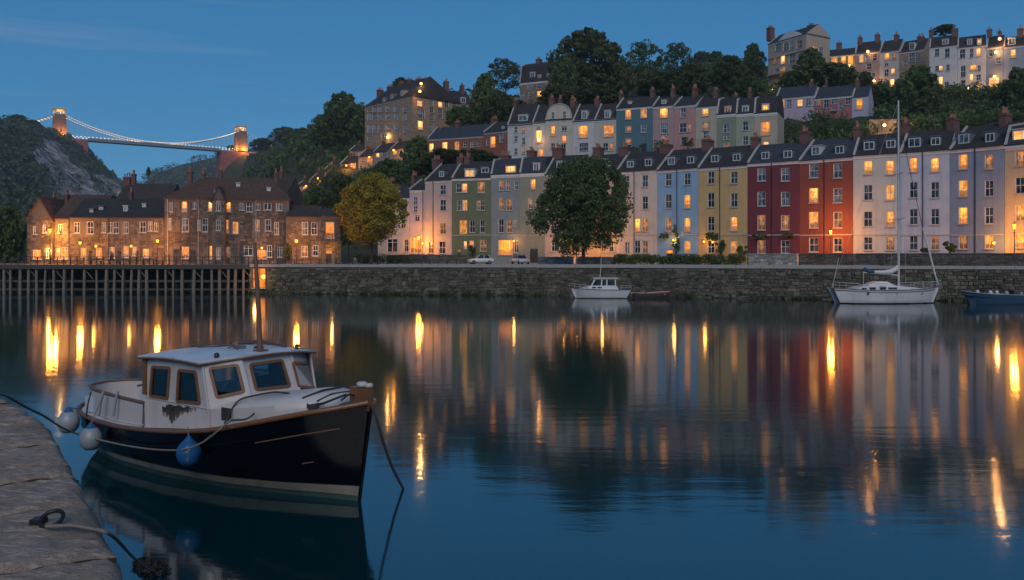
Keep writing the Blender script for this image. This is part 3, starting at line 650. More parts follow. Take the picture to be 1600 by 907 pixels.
core.build('wall', M['quaywall'], qw); tag(rub.build('rubble_stones', M['quaywall'], qw), kind='stuff')
_a, _b = BANK[2], BANK[3]; _ang = math.atan2(_b.y - _a.y, _b.x - _a.x); _dx = Vector((math.cos(_ang), math.sin(_ang), 0)); _nn = Vector((-_dx.y, _dx.x, 0))
_p = _a + _dx * 1.35 - _nn * .08
_wn = window(qw, _p.x, _p.y, 2.15, 1.9, 2.7, 'shop', 'O', 'brown_frame', rot=_ang)
lamp(qw, (_p.x - _nn.x * 1.2, _p.y - 1.2, 2.3), 90, (1, .45, .1), .3)  # added lamp without a fixture, spreads the window's orange glow

# ------------------------------------------------------------------ timber jetty
M['pile'] = plain('weathered_timber', (0.16, 0.128, 0.10), .9, 0, .45, 1.5, .5); M['deckwood'] = plain('deck_timber', (0.10, 0.075, 0.055), .85, 0, .4, 3, .4); M['wetwood'] = plain('wet_timber', (0.035, 0.03, 0.025), .6, 0, .3)
jt = thing('timber_jetty', (X_(150, 117), 117, 0), 'long dark timber jetty on piles in front of the stone buildings', 'jetty')
JX, JY = jt.location.x, jt.location.y; fl = -3.4
def jx(px): return X_(px, JY + fl) - JX
MB().box(jx(-70), jx(391), fl, 4.3, 3.82, 3.98).build('deck', M['deckwood'], jt)
MB().box(jx(-70), jx(391), fl - .16, fl - .01, 3.38, 3.95).build('fascia_beam', M['wetwood'], jt)
MB().box(jx(-70), jx(391), fl + .25, fl + .5, 1.55, 1.85).build('tie_beam', M['wetwood'], jt)
MB().box(jx(-70), jx(391), fl + .1, fl + .3, .45, .68).build('tie_beam', M['wetwood'], jt)
for i in range(58):
    a = jx(-70) + (jx(391) - jx(-70)) * i / 58
    if i % 2 == 0: MB().box(a, a + .18, fl + .02, 4.2, 3.5, 3.8).build('joist', M['wetwood'], jt)
PX = [-40, -22, -6, 6, 16, 31, 44, 57, 69, 84, 99, 112, 131, 151, 165, 178, 191, 204, 216, 229, 246, 259, 270, 284, 302, 315, 331, 343, 356, 367, 380]
for i, p in enumerate(PX):
    r = random.uniform(.15, .24); l = random.uniform(-.12, .12); top = 3.45 if i % 4 else 3.9
    MB().tube([(jx(p), fl + .02 + r * .2, -1.5), (jx(p) + l * .4, fl + .1, 1.2), (jx(p) + l, fl + .16, top - .03)], [r * 1.05, r, r * .92], 8).build('pile', M['pile'], jt)
    if i % 2:
        MB().tube([(jx(p) + .3, fl + 2.8, -1.5), (jx(p) + .3, fl + 2.8, 3.47)], r, 7).build('pile', M['wetwood'], jt)
    if i % 3 == 0: MB().tube([(jx(p), fl + .35, 3.3), (jx(p) + 1.0, fl + .45, 2.0)], .07, 5).build('brace', M['pile'], jt)
NP = 44
for i in range(NP + 1):
    a = jx(-66) + (jx(388) - jx(-66)) * i / NP
    MB().box(a - .05, a + .05, fl + .08, fl + .18, 3.98, 5.02).build('railing_post', M['black_iron'], jt)
for z in (5.02, 4.55): MB().box(jx(-66), jx(388), fl + .09, fl + .17, z, z + .07).build('rail', M['black_iron'], jt)
# quay railing going on to the right of the jetty
qr = thing('quay_railing', (0, 0, QZ), 'low black post railing along the quay edge right of the jetty', 'railing')
s_ = strip(BANK[2:6], .9, .9, QZ); line = [a for a, b in s_]
cum = [0]
for a, b in zip(line, line[1:]): cum.append(cum[-1] + (b - a).length)
def along(d):
    for i in range(len(line) - 1):
        if d <= cum[i + 1] or i == len(line) - 2: return line[i].lerp(line[i + 1], (d - cum[i]) / (cum[i + 1] - cum[i]))
for i in range(27):
    p = along(1.2 * i); MB().box(p.x - .06, p.x + .06, p.y - .06, p.y + .06, 0, .85 + random.uniform(-.05, .05)).build('post', M['black_iron'], qr)
for z in (.75,): MB().tube([(p.x, p.y, z) for p in [along(1.2 * i) for i in range(27)]], .03, 5).build('rail', M['black_iron'], qr)

# ------------------------------------------------------------------ near quay of big stone blocks
QN = 3.65
_e = [(0, 617), (44, 634), (81, 664), (102, 695), (125, 735), (149, 779), (169, 820), (190, 861), (208, 905)]
E = [PZ(x, y, QN) for x, y in _e]
E = [E[0] + (E[0] - E[1]).normalized() * 4 + Vector((-2.5, 0, 0))] + E; d_ = (E[-1] - E[-3]).normalized(); E += [E[-1] + d_ * 1.2, E[-1] + d_ * 2.6, E[-1] + d_ * 6, E[-1] + d_ * 52]
cumE = [0]
for a, b in zip(E, E[1:]): cumE.append(cumE[-1] + (b - a).length)
def edge(s):
    for i in range(len(E) - 1):
        if s <= cumE[i + 1] or i == len(E) - 2:
            k = (s - cumE[i]) / (cumE[i + 1] - cumE[i]); p = E[i].lerp(E[i + 1], k)
            break
    def dirn(i): return (E[min(i + 1, len(E) - 1)] - E[max(i - 1, 0)]).normalized()
    d = dirn(i).lerp(dirn(i + 1), min(1, max(0, k))).normalized(); return p, Vector((d.y, -d.x, 0))      # inward normal (to the land)
def s_at(y):                                   # arc length where the edge shows at image row y
    best = min((abs(topx(edge(s)[0])[1] - y), s) for s in np.linspace(cumE[1], cumE[-4], 900)); return best[1]
def blockmat(name, c1, c2):
    t = NT(name); v = t.coord(); oi = t.n('ShaderNodeObjectInfo'); vv = t.n('ShaderNodeVectorMath', {0: v, 1: oi.outputs['Location']}); vv = vv.outputs[0]
    n = t.noise(vv, 2.2, 8, .7); n2 = t.noise(vv, 16, 6, .75); st = t.noise(t.coord(scale=(3, 9, 9), rot=(0, 0, .6)), 2.2, 5, .7)
    c = t.ramp(n, [(.3, sc(c1, .55)), (.5, c1), (.68, c2)]); c = t.mix(t.math('MULTIPLY', n2, .95), c, sc(c1, .22))
    c = t.mix(t.math('MULTIPLY', t.ramp(st, [(.5, (0, 0, 0)), (.66, (1, 1, 1))]), .4), c, sc(c2, 1.5)); c = t.mix(t.math('MULTIPLY', oi.outputs['Random'], .4), c, sc(c1, .75))
    c = t.mix(t.ramp(t.noise(vv, 1.1, 5, .6), [(.56, (0, 0, 0)), (.66, (.55, .55, .55))]), c, (.05, .047, .04))
    hh = t.math('ADD', t.math('MULTIPLY', n2, .5), t.math('ADD', t.math('MULTIPLY', st, .6), n)); t.pbr(col=c, rough=.82, normal=t.bump(hh, 1.0, .06)); return t.mat
M['block'] = blockmat('quay_stone', (0.38, 0.275, 0.21), (0.58, 0.44, 0.35))
M['joint'] = plain('joint_dirt', (.028, .024, .02), .95, 0, .5, 12, .5)
nq = MB(); base_pts = []
for s in np.linspace(0, cumE[-1], 90):
    p, n = edge(s); base_pts.append((p, n))
for (p, n), (p2, n2) in zip(base_pts, base_pts[1:]):
    a, b = p + n * .02, p2 + n2 * .02; nq.quad((b.x, b.y, -2), (a.x, a.y, -2), (a.x, a.y, QN - .3), (b.x, b.y, QN - .3)); c, d = p + n * 14, p2 + n2 * 14; nq.quad((a.x, a.y, QN - .3), (c.x, c.y, QN - .3), (d.x, d.y, QN - .3), (b.x, b.y, QN - .3))
nqo = tag(nq.build('near_quay', M['joint']), kind='structure')
def qstone(s0, s1, d0, d1, seed):
    R = random.Random(seed); nx, ny = 20, 16; V = []; g = .028; ph = R.uniform(0, 9); tx, ty = R.uniform(-.008, .008), R.uniform(-.008, .008); dz = R.uniform(-.014, .014)
    for j in range(ny + 1):
        for i in range(nx + 1):
            a, b = i / nx, j / ny; s = s0 + g + (s1 - s0 - 2 * g) * a; p, n = edge(s); d = d0 + g + (d1 - d0 - 2 * g) * b
            ed = min(a, 1 - a) * (s1 - s0); eb = min(b * (d1 - d0) + (0 if d0 == 0 else .0), (1 - b) * (d1 - d0)); m = min(ed, eb)
            rd = -.03 * max(0, 1 - m / .04) ** 2 - (.02 * max(0, 1 - b * (d1 - d0) / .10) ** 2 if d0 == 0 else 0)
            wob = .007 * math.sin(s * 9 + ph) * (1 if j in (0, ny) else 0) if d0 == 0 else 0
            q = p + n * (d + wob); z = QN + dz + tx * (a - .5) + ty * (b - .5) + rd + R.uniform(-.007, .007) + 0.005 * math.sin(s * 7 + d * 5 + ph) + .004 * math.sin(s * 17 - d * 23 + ph)
            V.append((q.x, q.y, z))
    n1 = nx + 1; Fc = [(j * n1 + i, j * n1 + i + 1, (j + 1) * n1 + i + 1, (j + 1) * n1 + i) for j in range(ny) for i in range(nx)]
    rim = [i for i in range(n1)] + [j * n1 + nx for j in range(1, ny + 1)] + [ny * n1 + i for i in range(nx - 1, -1, -1)] + [j * n1 for j in range(ny - 1, 0, -1)]
    o = len(V); V += [(V[i][0], V[i][1], QN - .34) for i in rim]; k = len(rim); Fc += [(rim[i], o + i, o + (i + 1) % k, rim[(i + 1) % k]) for i in range(k)]
    me = bpy.data.meshes.new('stone'); me.from_pydata(V, [], [f[::-1] for f in Fc]); me.materials.append(M['block']); me.materials.append(M['joint']); me.polygons.foreach_set('material_index', [0] * (nx * ny) + [1] * k); me.polygons.foreach_set('use_smooth', [True] * (nx * ny) + [False] * k); me.update(); return ob('stone', me, nqo)
js = [0.0, 1.1, 2.2, 3.2, 4.1] + [s_at(y) for y in (626, 634, 646, 658, 689, 717, 737, 781, 863)]
js = sorted(set(round(j, 3) for j in js)); js = [j for i, j in enumerate(js) if i == 0 or j - js[i - 1] > .18] + [js[-1] + .62, js[-1] + 1.4, js[-1] + 2.2, js[-1] + 3.1]
for i, (a, b) in enumerate(zip(js, js[1:])): qstone(a, b, 0, .98, i + 1)
for row, (d0, d1) in enumerate([(.98, 2.0), (2.0, 3.1), (3.1, 4.3)]):
    s = .1 + row * .3
    while s < js[-1]:
        l = random.uniform(.7, 1.25); qstone(s, s + l, d0, d1, int(s * 100) + row * 7); s += l
# ------------------------------------------------------------------ front terrace on the quay
FOOT = []
HG = 'houses of the quayside terrace'
def col(name, c, rough=.75, dirt=.3): 
    if name not in M: M[name] = paint('paint_' + name, c, rough, .1, dirt)
    return name
def grid(cols, rows, w, hs, lit, style='sash'):
    """lit: one string per row"""
    out = []
    for r, (y, h, row) in enumerate(zip(rows, hs, lit)):
        for x, c in zip(cols, row):
            if c != '.': out.append((x, y, w, h, style, c))
    return out
def fh(label, x0, x1, eave, ridge, c, wins, **k):
    kw = dict(group=HG, depth=10.0); kw.update(k)
    t, i = house('terraced_house', label, x0, x1, Yf(x0), Yf(x1), 3.9, eave, ridge, c, wins, **kw); zc_ = Z_(368.5, Yf((x0 + x1) / 2)) - 3.9; MB().box(.03, i['W'] - .03, -.09, -.004, zc_, zc_ + .16).build('string_course', M['trim'], t)
    if random.random() < .7: ae = MB(); u_ = i['W'] * random.uniform(.3, .8); ae.tube([(u_, 5, i['zr'] - .3), (u_, 5, i['zr'] + 1.5)], .025, 4).tube([(u_ - .5, 5, i['zr'] + 1.4), (u_ + .5, 5, i['zr'] + 1.4)], .02, 4).tube([(u_ - .3, 4.8, i['zr'] + 1.2), (u_ - .3, 5.2, i['zr'] + 1.2)], .02, 4); ae.build('aerial', M['lead'], t)
    FOOT.append((i['A'], i['dx'], i['W'], kw['depth'])); return t
fh('low white house half hidden behind the yellow lamplit tree', 590, 640, 309, 293, col('offwhite', (.46, .42, .40)), [(632, 320, 6, 12, 'sash', 'D'), (612, 325, 7, 13, 'sash', 'M'), (612, 352, 7, 14, 'sash', 'D'), (630, 350, 7, 14, 'sash', 'D'), (613, 384, 16, 20, 'shop', 'D'), (635, 384, 7, 20, 'sash', 'D')], roof='slate_b', chims=[(613, 283, 6)], dorms=[(620, 301, 9, 6, 'lead', 'B')])
fh('narrow pale lilac house lit by a street lamp at its foot', 640, 664, 296, 282, col('lilac', (.44, .37, .42)), [(649, 314, 7, 12, 'sash', 'B'), (649, 327, 6, 9, 'sash', 'D'), (652, 341, 8, 10, 'case', 'D'), (650, 384, 18, 24, 'shop', 'O')], chims=[(648, 274, 5)], pipes=(661,))
fh('pale pink house with one window column left of the green house', 664, 706, 281, 258, col('palepink', (.47, .39, .37)), [(692, 297, 9, 15, 'sash', 'D'), (692, 321, 9, 17, 'sash', 'D'), (692, 357, 9, 17, 'sash', 'M'), (691, 387, 10, 19, 'sash', 'D'), (673, 387, 8, 18, 'sash', 'M')], chims=[(683, 249, 9)], dorms=[(690, 272, 9, 9, 'lead', 'B')], pipes=(677,))
fh('olive green house with paired windows on the quay', 706, 767, 277, 253, col('green', (.125, .155, .085)), [(717, 294, 8, 14, 'sash', 'D'), (726, 294, 8, 14, 'case', 'L'), (752, 293, 11, 17, 'sash', 'M'), (719, 321, 8, 17, 'sash', 'B'), (726, 321, 8, 17, 'case', 'L'), (748, 321, 6, 15, 'sash', 'M'), (754, 321, 7, 16, 'sash', 'D'), (724, 355, 12, 21, 'sash', 'L'), (738, 354, 8, 19, 'sash', 'D'), (754, 354, 8, 20, 'sash', 'D'), (727, 383, 5, 12, 'sash', 'W'), (737, 381, 7, 10, 'case', 'O'), (755, 384, 10, 18, 'sash', 'M')], doors=[(717, 388, 6, 20, 'door_green', 'M')], chims=[(721, 247, 10), (732, 245, 9)], dorms=[(734, 272, 15, 11, 'white', 'W'), (758, 266, 12, 8, 'lead', 'D')])
fh('grey blue house with a lit shop front and pale attic window', 767, 812, 273, 249, col('greyblue', (.215, .255, .262)), [(783, 290, 7, 15, 'sash', 'M'), (794, 290, 7, 15, 'sash', 'M'), (807, 290, 6, 13, 'sash', 'D'), (783, 319, 7, 19, 'sash', 'M'), (796, 320, 9, 18, 'sash', 'M'), (783, 353, 8, 21, 'sash', 'D'), (796, 354, 8, 19, 'sash', 'M'), (805, 349, 5, 10, 'case', 'M'), (790, 387, 22, 23, 'shop', 'O'), (807, 386, 7, 19, 'shop', 'D')], roof='slate_b', kind='mansard', chims=[(790, 243, 14, 1.6, 5)], dorms=[(798, 266, 17, 13, 'lead', 'W')])
fh('grey sage house with white attic and dark doorway, partly behind the big tree', 812, 851, 271, 246, col('sagegrey', (.235, .25, .20)), [(833, 288, 8, 15, 'sash', 'L'), (829, 318, 8, 16, 'sash', 'M'), (840, 318, 6, 15, 'sash', 'D'), (835, 353, 8, 20, 'sash', 'M')], roof='slate_b', kind='mansard', chims=[(831, 236, 12)], dorms=[(838, 263, 9, 12, 'white', 'B')], doors=[(834, 386, 13, 22, 'door_dark', 'D')])
fh('rose white house mostly hidden behind the big dark tree', 851, 905, 271, 244, col('rosewhite', (.46, .38, .36)), [(865, 294, 9, 15, 'sash', 'D'), (888, 294, 9, 15, 'sash', 'D'), (865, 325, 9, 17, 'sash', 'M'), (888, 325, 9, 17, 'sash', 'D'), (865, 357, 9, 17, 'sash', 'D'), (881, 386, 9, 20, 'sash', 'M'), (866, 384, 9, 18, 'sash', 'D'), (894, 386, 9, 20, 'sash', 'O')], chims=[(873, 232, 16, 1.9, 5)], dorms=[(874, 258, 8, 9, 'white', 'D')])
fh('buff house behind the right half of the big dark tree', 905, 963, 268, 243, col('buff', (.43, .36, .27)), [(920, 290, 9, 15, 'sash', 'D'), (948, 290, 9, 15, 'sash', 'D'), (920, 325, 9, 17, 'sash', 'D'), (948, 325, 9, 17, 'sash', 'D'), (914, 386, 8, 20, 'sash', 'M'), (943, 385, 7, 18, 'sash', 'M'), (955, 385, 7, 18, 'sash', 'D')], chims=[(935, 231, 12)], dorms=[(942, 254, 9, 8, 'white', 'B'), (950, 256, 8, 8, 'lead', 'B')])
fh('ivory house between the big tree and the sky blue house', 963, 1027, 266, 239, col('ivory', (.53, .475, .43)), [(979, 284, 9, 18, 'sash', 'D'), (1008, 283, 9, 18, 'sash', 'D'), (1008, 317, 9, 20, 'sash', 'D'), (996, 352, 9, 20, 'sash', 'L'), (1008, 352, 9, 20, 'sash', 'M'), (996, 386, 9, 20, 'sash', 'D'), (1008, 386, 9, 20, 'sash', 'M'), (980, 387, 8, 18, 'case', 'B')], chims=[(977, 230, 15, 1.9, 5)], dorms=[(985, 257, 11, 10, 'lead', 'B'), (1013, 254, 11, 11, 'lead', 'D')], pipes=(991,))
fh('sky blue house with a climbing plant by its door', 1027, 1091, 263, 235, col('skyblue', (.225, .40, .58)), [(1044.5, 281, 10, 19, 'sash', 'D'), (1074, 280, 10, 18, 'sash', 'D'), (1044.5, 315, 10, 22, 'sash', 'D'), (1074, 315, 10, 21, 'sash', 'L'), (1044.5, 351, 10, 21, 'sash', 'M'), (1074, 351, 10, 21, 'sash', 'L'), (1074, 386, 10, 19, 'sash', 'L')], doors=[(1046, 387, 11, 20, 'door_dark', 'O')], chims=[(1041, 226, 14, 1.9, 5)], dorms=[(1049, 252, 12, 12, 'lead', 'B'), (1079, 250, 12, 11, 'lead', 'D')], pipes=(1058,))
fh('ochre yellow house between the sky blue and dark crimson houses', 1091, 1168, 259, 231, col('ochre', (.50, .36, .165)), grid([1111, 1147], [278, 313, 350, 386], 11, [19, 22, 22, 20], ['DD', 'DD', 'DL', 'DL']), chims=[(1106, 219, 13, 1.9, 5)], dorms=[(1117, 248, 12, 11, 'lead', 'D'), (1151, 246, 12, 11, 'lead', 'D')], pipes=(1125,))
fh('dark crimson house with four storeys of two windows', 1168, 1249, 252, 226, col('crimson', (.135, .022, .034)), grid([1190, 1227], [273, 311, 348, 386], 13, [20, 22, 23, 21], ['BB', 'BB', 'MM', 'MD']), chims=[(1181, 215, 11)], dorms=[(1196, 243, 12, 11, 'lead', 'D'), (1231, 241, 13, 11, 'lead', 'D')], roof='slate_b', pipes=(1206,))
fh('brick red house washed orange by the street lamp before it', 1249, 1333, 247, 219, col('brickred', (.235, .055, .032)), grid([1271.5, 1309], [267, 305.6, 344, 383], 14, [22, 23, 25, 22], ['BB', 'LB', 'LM', 'DD']), chims=[(1258, 206, 11)], dorms=[(1275, 236, 13, 13, 'white', 'B'), (1312, 234, 13, 12, 'lead', 'D')], roof='slate_b', pipes=(1288,))
fh('cream house right of the brick red house', 1333, 1406, 240, 211, col('cream', (.52, .50, .46)), grid([1356.5, 1391], [262, 301, 342.5, 381], 14, [22, 24, 24, 21], ['LL', 'DL', 'DL', 'DM']), chims=[(1340, 200, 10)], dorms=[(1358, 228, 15, 13, 'lead', 'D'), (1392, 225, 13, 12, 'lead', 'D')], pipes=(1405,))
fh('lavender white house behind the tall yacht mast', 1406, 1484, 235, 204, col('lavender', (.44, .47, .56)), grid([1427.5, 1461], [258, 297, 339, 380], 13, [22, 25, 25, 22], ['LL', 'DD', 'DD', 'DM']), chims=[(1415, 193, 12)], dorms=[(1429, 223, 17, 14, 'lead', 'D'), (1462, 221, 13, 12, 'lead', 'D')], pipes=(1442,))
fh('slate blue house second from the right edge of the terrace', 1484, 1570, 229, 198, col('slateblue', (.215, .275, .38)), grid([1505, 1545.5], [253, 294.6, 337, 378], 14, [23, 25, 26, 23], ['LM', 'LD', 'LD', 'ML']), chims=[(1489, 185, 11)], dorms=[(1506, 217, 16, 15, 'lead', 'B'), (1547, 215, 13, 14, 'lead', 'D')], pipes=(1524,))
fh('yellow cream house at the right edge with a blue attic', 1570, 1650, 225, 194, col('yellowcream', (.50, .41, .26)), grid([1594, 1632], [248, 290, 333, 376], 15, [23, 26, 26, 24], ['MM', 'DD', 'LD', 'OL']), chims=[(1571, 178, 10)], dorms=[(1597, 212, 26, 17, 'white', 'W')], roof='slate_b', kind='mansard')

# ------------------------------------------------------------------ middle terrace half-way up the hill
MG = 'houses of the middle terrace'
def mh(label, x0, x1, eave, ridge, c, wins, **k):
    kw = dict(group=MG, depth=9.0, found=8.0); kw.update(k); bs = kw.pop('base', 26.5)
    t, i = house('hillside_house', label, x0, x1, kw.pop('Y0', None) or Ym(x0), kw.pop('Y1', None) or Ym(x1), bs, eave, ridge, c, wins, **kw); FOOT.append((i['A'], i['dx'], i['W'], kw['depth'])); return t
mh('long low red brick house with pale lit windows, left end of the middle row', 668, 756, 214, 198, 'redbrick', [(674, 231, 7, 13, 'sash', 'W'), (695, 230, 8, 15, 'sash', 'W'), (714, 228, 7, 13, 'arch', 'L'), (727, 226, 6, 9, 'sash', 'D'), (738, 226, 6, 9, 'sash', 'B'), (748, 225, 6, 9, 'sash', 'D')], base=29, roof='slate_b', chims=[(716, 192, 6), (690, 205, 5)], reveal='trim')
mh('taller red brick house with an orange lit arched window', 756, 793, 205, 192, 'redbrick', [(770, 222, 8, 17, 'arch', 'O'), (784, 216, 7, 13, 'arch', 'B'), (762, 222, 5, 10, 'sash', 'D')], base=28, chims=[(773, 186, 5)], reveal='trim', dorms=[(786, 199, 5, 4, 'lead', 'B')])
mh('tall white house with narrow windows, first white house of the middle row', 793, 832, 194, 164, col('mwhite', (.50, .475, .47)), [(806, 203, 5, 9, 'sash', 'D'), (818, 203, 5, 10, 'sash', 'M'), (806, 217, 5, 9, 'sash', 'D'), (818, 221, 5, 11, 'sash', 'D'), (806, 237, 5, 10, 'sash', 'D'), (818, 236, 5, 10, 'sash', 'M')], dorms=[(817, 185, 14, 9, 'white', 'B')], chims=[(806, 158, 4)])
mh('narrow white bay house with a bright tall window', 832, 852, 191, 166, col('mwhite2', (.50, .49, .45)), [(842, 214, 10, 20, 'sash', 'W'), (845, 240, 8, 14, 'arch', 'L'), (841, 200, 6, 5, 'case', 'B')])
mh('cream house with a rounded Dutch gable', 852, 895, 186, 166, col('mcream', (.50, .44, .37)), [(864, 183, 5, 11, 'sash', 'D'), (881.5, 183, 5, 11, 'sash', 'D'), (864, 205, 7, 16, 'sash', 'L'), (881.5, 201, 8, 7, 'case', 'D'), (881.5, 218, 7, 12, 'sash', 'O'), (864, 229, 7, 10, 'sash', 'D'), (880, 232, 8, 13, 'sash', 'D')], gable=None, chims=[(863, 154, 8), (876, 155, 5), (895, 155, 5)], cornice=False)
mh('white house with one large lit window, right of the Dutch gable', 895, 929, 188, 164, col('mwhite3', (.52, .50, .50)), [(911, 206, 15, 19, 'sash', 'L'), (912, 230, 14, 13, 'sash', 'D')], dorms=[(913, 180, 8, 12, 'white', 'B')], chims=[(898, 159, 5)])
mh('ivory grey house with one large lit window beside the teal house', 929, 963, 186, 163, col('mivory', (.47, .42, .36)), [(951, 205, 15, 18, 'sash', 'L'), (946, 230, 8, 12, 'sash', 'D'), (955, 230, 7, 12, 'sash', 'M')], dorms=[(949, 179, 8, 11, 'white', 'B')], chims=[(934, 155, 7)])
mh('teal house in the middle row', 963, 1020, 167, 153, col('teal', (.075, .155, .185)), [(981.6, 179, 9, 15, 'sash', 'L'), (1005.7, 177, 10, 15, 'sash', 'L'), (982, 202, 9, 10, 'sash', 'M'), (1006, 201, 9, 13, 'sash', 'B'), (982, 221, 9, 10, 'sash', 'M')], doors=[(1006, 224, 9, 18, 'door_dark', 'D')], chims=[(971, 147, 4), (1020, 141, 5)], dorms=[(984, 161, 5, 3, 'white', 'B')])
mh('mauve pink house right of the teal house', 1020, 1053, 165, 152, col('mauve', (.36, .255, .245)), [(1037, 177, 12, 15, 'sash', 'L'), (1038, 201, 12, 16, 'sash', 'B'), (1038, 217, 9, 11, 'sash', 'M')], chims=[(1052, 139, 5)], dorms=[(1037, 160, 6, 5, 'white', 'B')])
mh('salmon pink house with white side windows', 1053, 1087, 164, 152, col('salmon', (.47, .24, .225)), [(1067.6, 176, 9, 15, 'sash', 'B'), (1067, 200, 11, 14, 'sash', 'D'), (1077, 200, 6, 13, 'case', 'M'), (1068, 220, 9, 11, 'sash', 'D')], chims=[(1086, 138, 5)])
mh('beige house with a dark panelled top storey and lit attic window', 1087, 1120, 166, 153, col('beige', (.42, .36, .28)), [(1102, 175, 11, 14, 'sash', 'L'), (1103, 198, 12, 12, 'sash', 'M'), (1103, 211, 9, 11, 'sash', 'B')], chims=[(1119, 141, 5)])
mh('sage green house left of its paler twin', 1120, 1150, 179, 154, col('sage', (.22, .245, .17)), [(1135, 201, 10, 13, 'sash', 'B'), (1135, 215, 10, 7, 'case', 'B'), (1136, 228, 9, 8, 'sash', 'M')], kind='mansard', dorms=[(1137, 173, 9, 10, 'white', 'M')], chims=[(1150, 150, 4)])
mh('pale sage green house right of its twin', 1150, 1178, 178, 154, col('sage2', (.30, .325, .235)), [(1165, 197, 9, 14, 'sash', 'D'), (1165, 220, 9, 14, 'sash', 'D')], kind='mansard', dorms=[(1164.6, 172, 9, 10, 'white', 'B')], chims=[(1172, 143, 5)])
mh('stone coloured house with large lit window, right end of the middle terrace', 1178, 1215, 177, 152, col('stonec', (.42, .35, .27)), [(1196, 201, 15, 21, 'sash', 'L'), (1197, 226, 9, 9, 'arch', 'W')], kind='mansard', dorms=[(1196, 169, 10, 11, 'white', 'L')])
PG = 'low pastel cottages above the middle terrace'
mh('long lilac cottage with three pale windows', 1212, 1272, 151, 136, col('plilac', (.42, .33, .40)), [(1222, 163, 8, 14, 'sash', 'L'), (1233, 161, 8, 13, 'sash', 'B'), (1250, 161, 9, 11, 'sash', 'W'), (1263, 160, 8, 11, 'sash', 'B'), (1265, 178, 9, 9, 'arch', 'B')], Y0=188, Y1=184, base=35, group=PG, chims=[(1268, 129, 6)], roof='slate_b')
mh('raspberry pink cottage with four small windows', 1272, 1331, 151, 136, col('raspberry', (.36, .115, .14)), [(1279, 159, 7, 11, 'sash', 'M'), (1291, 161, 8, 16, 'sash', 'D'), (1303, 158, 9, 10, 'sash', 'B'), (1314, 166, 7, 12, 'sash', 'B'), (1325, 158, 9, 11, 'sash', 'D'), (1303, 172, 7, 7, 'sash', 'B'), (1280, 174, 7, 5, 'sash', 'M')], Y0=184, Y1=180, base=35, group=PG, chims=[(1291, 128, 3, .8, 1)], roof='slate_b')
mh('small lavender cottage end with a pale lit window', 1331, 1357, 151, 136, col('plav', (.40, .37, .47)), [(1343, 162, 11, 19, 'sash', 'L')], Y0=180, Y1=178.3, base=35.4, group=PG, chims=[(1340, 127, 6)], roof='slate_b')

# the Dutch gable itself
for o in list(COL.objects):
    if o.get('label', '').startswith('cream house with a rounded Dutch'):
        Y_ = 183.0; pts = []
        w = o['_w']
        for k in range(13):
            a = math.pi * k / 12; pts.append((w / 2 + w * .44 * math.cos(a), 14.6 + 3.9 * math.sin(a) ** .8))
        zt = Z_(187, Y_) - 26.5
        pts = [(w / 2 + w * .46 * math.cos(math.pi * k / 12), zt - .1 + (Z_(162, Y_) - Z_(187, Y_)) * math.sin(math.pi * k / 12) ** .75) for k in range(13)]
        MB().prism(pts, 1, -.06, .5).build('gable', M['mcream'], o)
        rim = MB(); rim.tube([(a, -.06, b) for a, b in pts], .14, 6); rim.build('gable_coping', M['trim'], o)
        g1 = [(q[0], 1) for q in pts]
        for u in (w * .29, w * .71): window(o, u, -.12, zt + 1.0, .7, 1.5, 'sash', 'D')

# ------------------------------------------------------------------ top of the hill
TG = 'houses along the hilltop'
def th(label, x0, x1, Y0, Y1, base, eave, ridge, c, wins, **k):
    kw = dict(group=TG, depth=9.0, found=8.0); kw.update(k); nm = kw.pop('name', 'hilltop_house')
    t, i = house(nm, label, x0, x1, Y0, Y1, base, eave, ridge, c, wins, **kw); FOOT.append((i['A'], i['dx'], i['W'], kw['depth'])); return t, i
v, vi = th('tall cream villa with white curved parapet and two chimneys on the hilltop', 1200, 1260, 245, 233, 54, 61, 52, col('villa', (.40, .32, .25)), [(1216, 73, 10, 13, 'arch', 'B'), (1228, 73, 8, 13, 'arch', 'D'), (1237, 72, 7, 12, 'arch', 'B'), (1249, 70, 8, 12, 'sash', 'D'), (1223, 94, 7, 13, 'sash', 'W'), (1238, 92, 9, 15, 'sash', 'D'), (1211, 94, 5, 11, 'sash', 'M'), (1213, 114, 6, 13, 'sash', 'B'), (1223, 112, 8, 14, 'sash', 'M'), (1238, 112, 8, 16, 'sash', 'B')], name='villa', cat='villa', group=None, side=[(1274, 78, 10, 12, 'sash', 'M'), (1284, 80, 6, 12, 'sash', 'D')], chims=[(1204, 44, 8), (1268, 40, 9)], depth=10)
w_ = v['_w']; za = vi['ze']
pts = [(w_ * .28 + w_ * .62 * k / 10, za + 1.9 * math.sin(math.pi * k / 10) + .0) for k in range(11)]
MB().prism(pts, 1, -.2, .3).build('parapet', M['white'], v)
for z in (za * .34, za * .67): MB().box(.1, w_ - .1, -.3, -.005, z, z + .28).build('string_course', M['trim'], v)
MB().prism([(-.2, za), (5, za + 3.3), (10.2, za)], 0, w_ + .0, w_ + .35).build('pediment', M['villa'], v)
MB().box(.3, w_ * .75, -1.3, -.01, za * .30, za * .30 + .15).build('balcony', M['trim'], v)
th('low brown house glowing through trees right of the villa', 1294, 1336, 250, 247, 57, 86, 77, 'brownstone', [(1304, 95, 10, 12, 'sash', 'L'), (1318, 93, 8, 14, 'sash', 'L'), (1329, 96, 8, 16, 'sash', 'O')], chims=[(1311, 68, 8)])
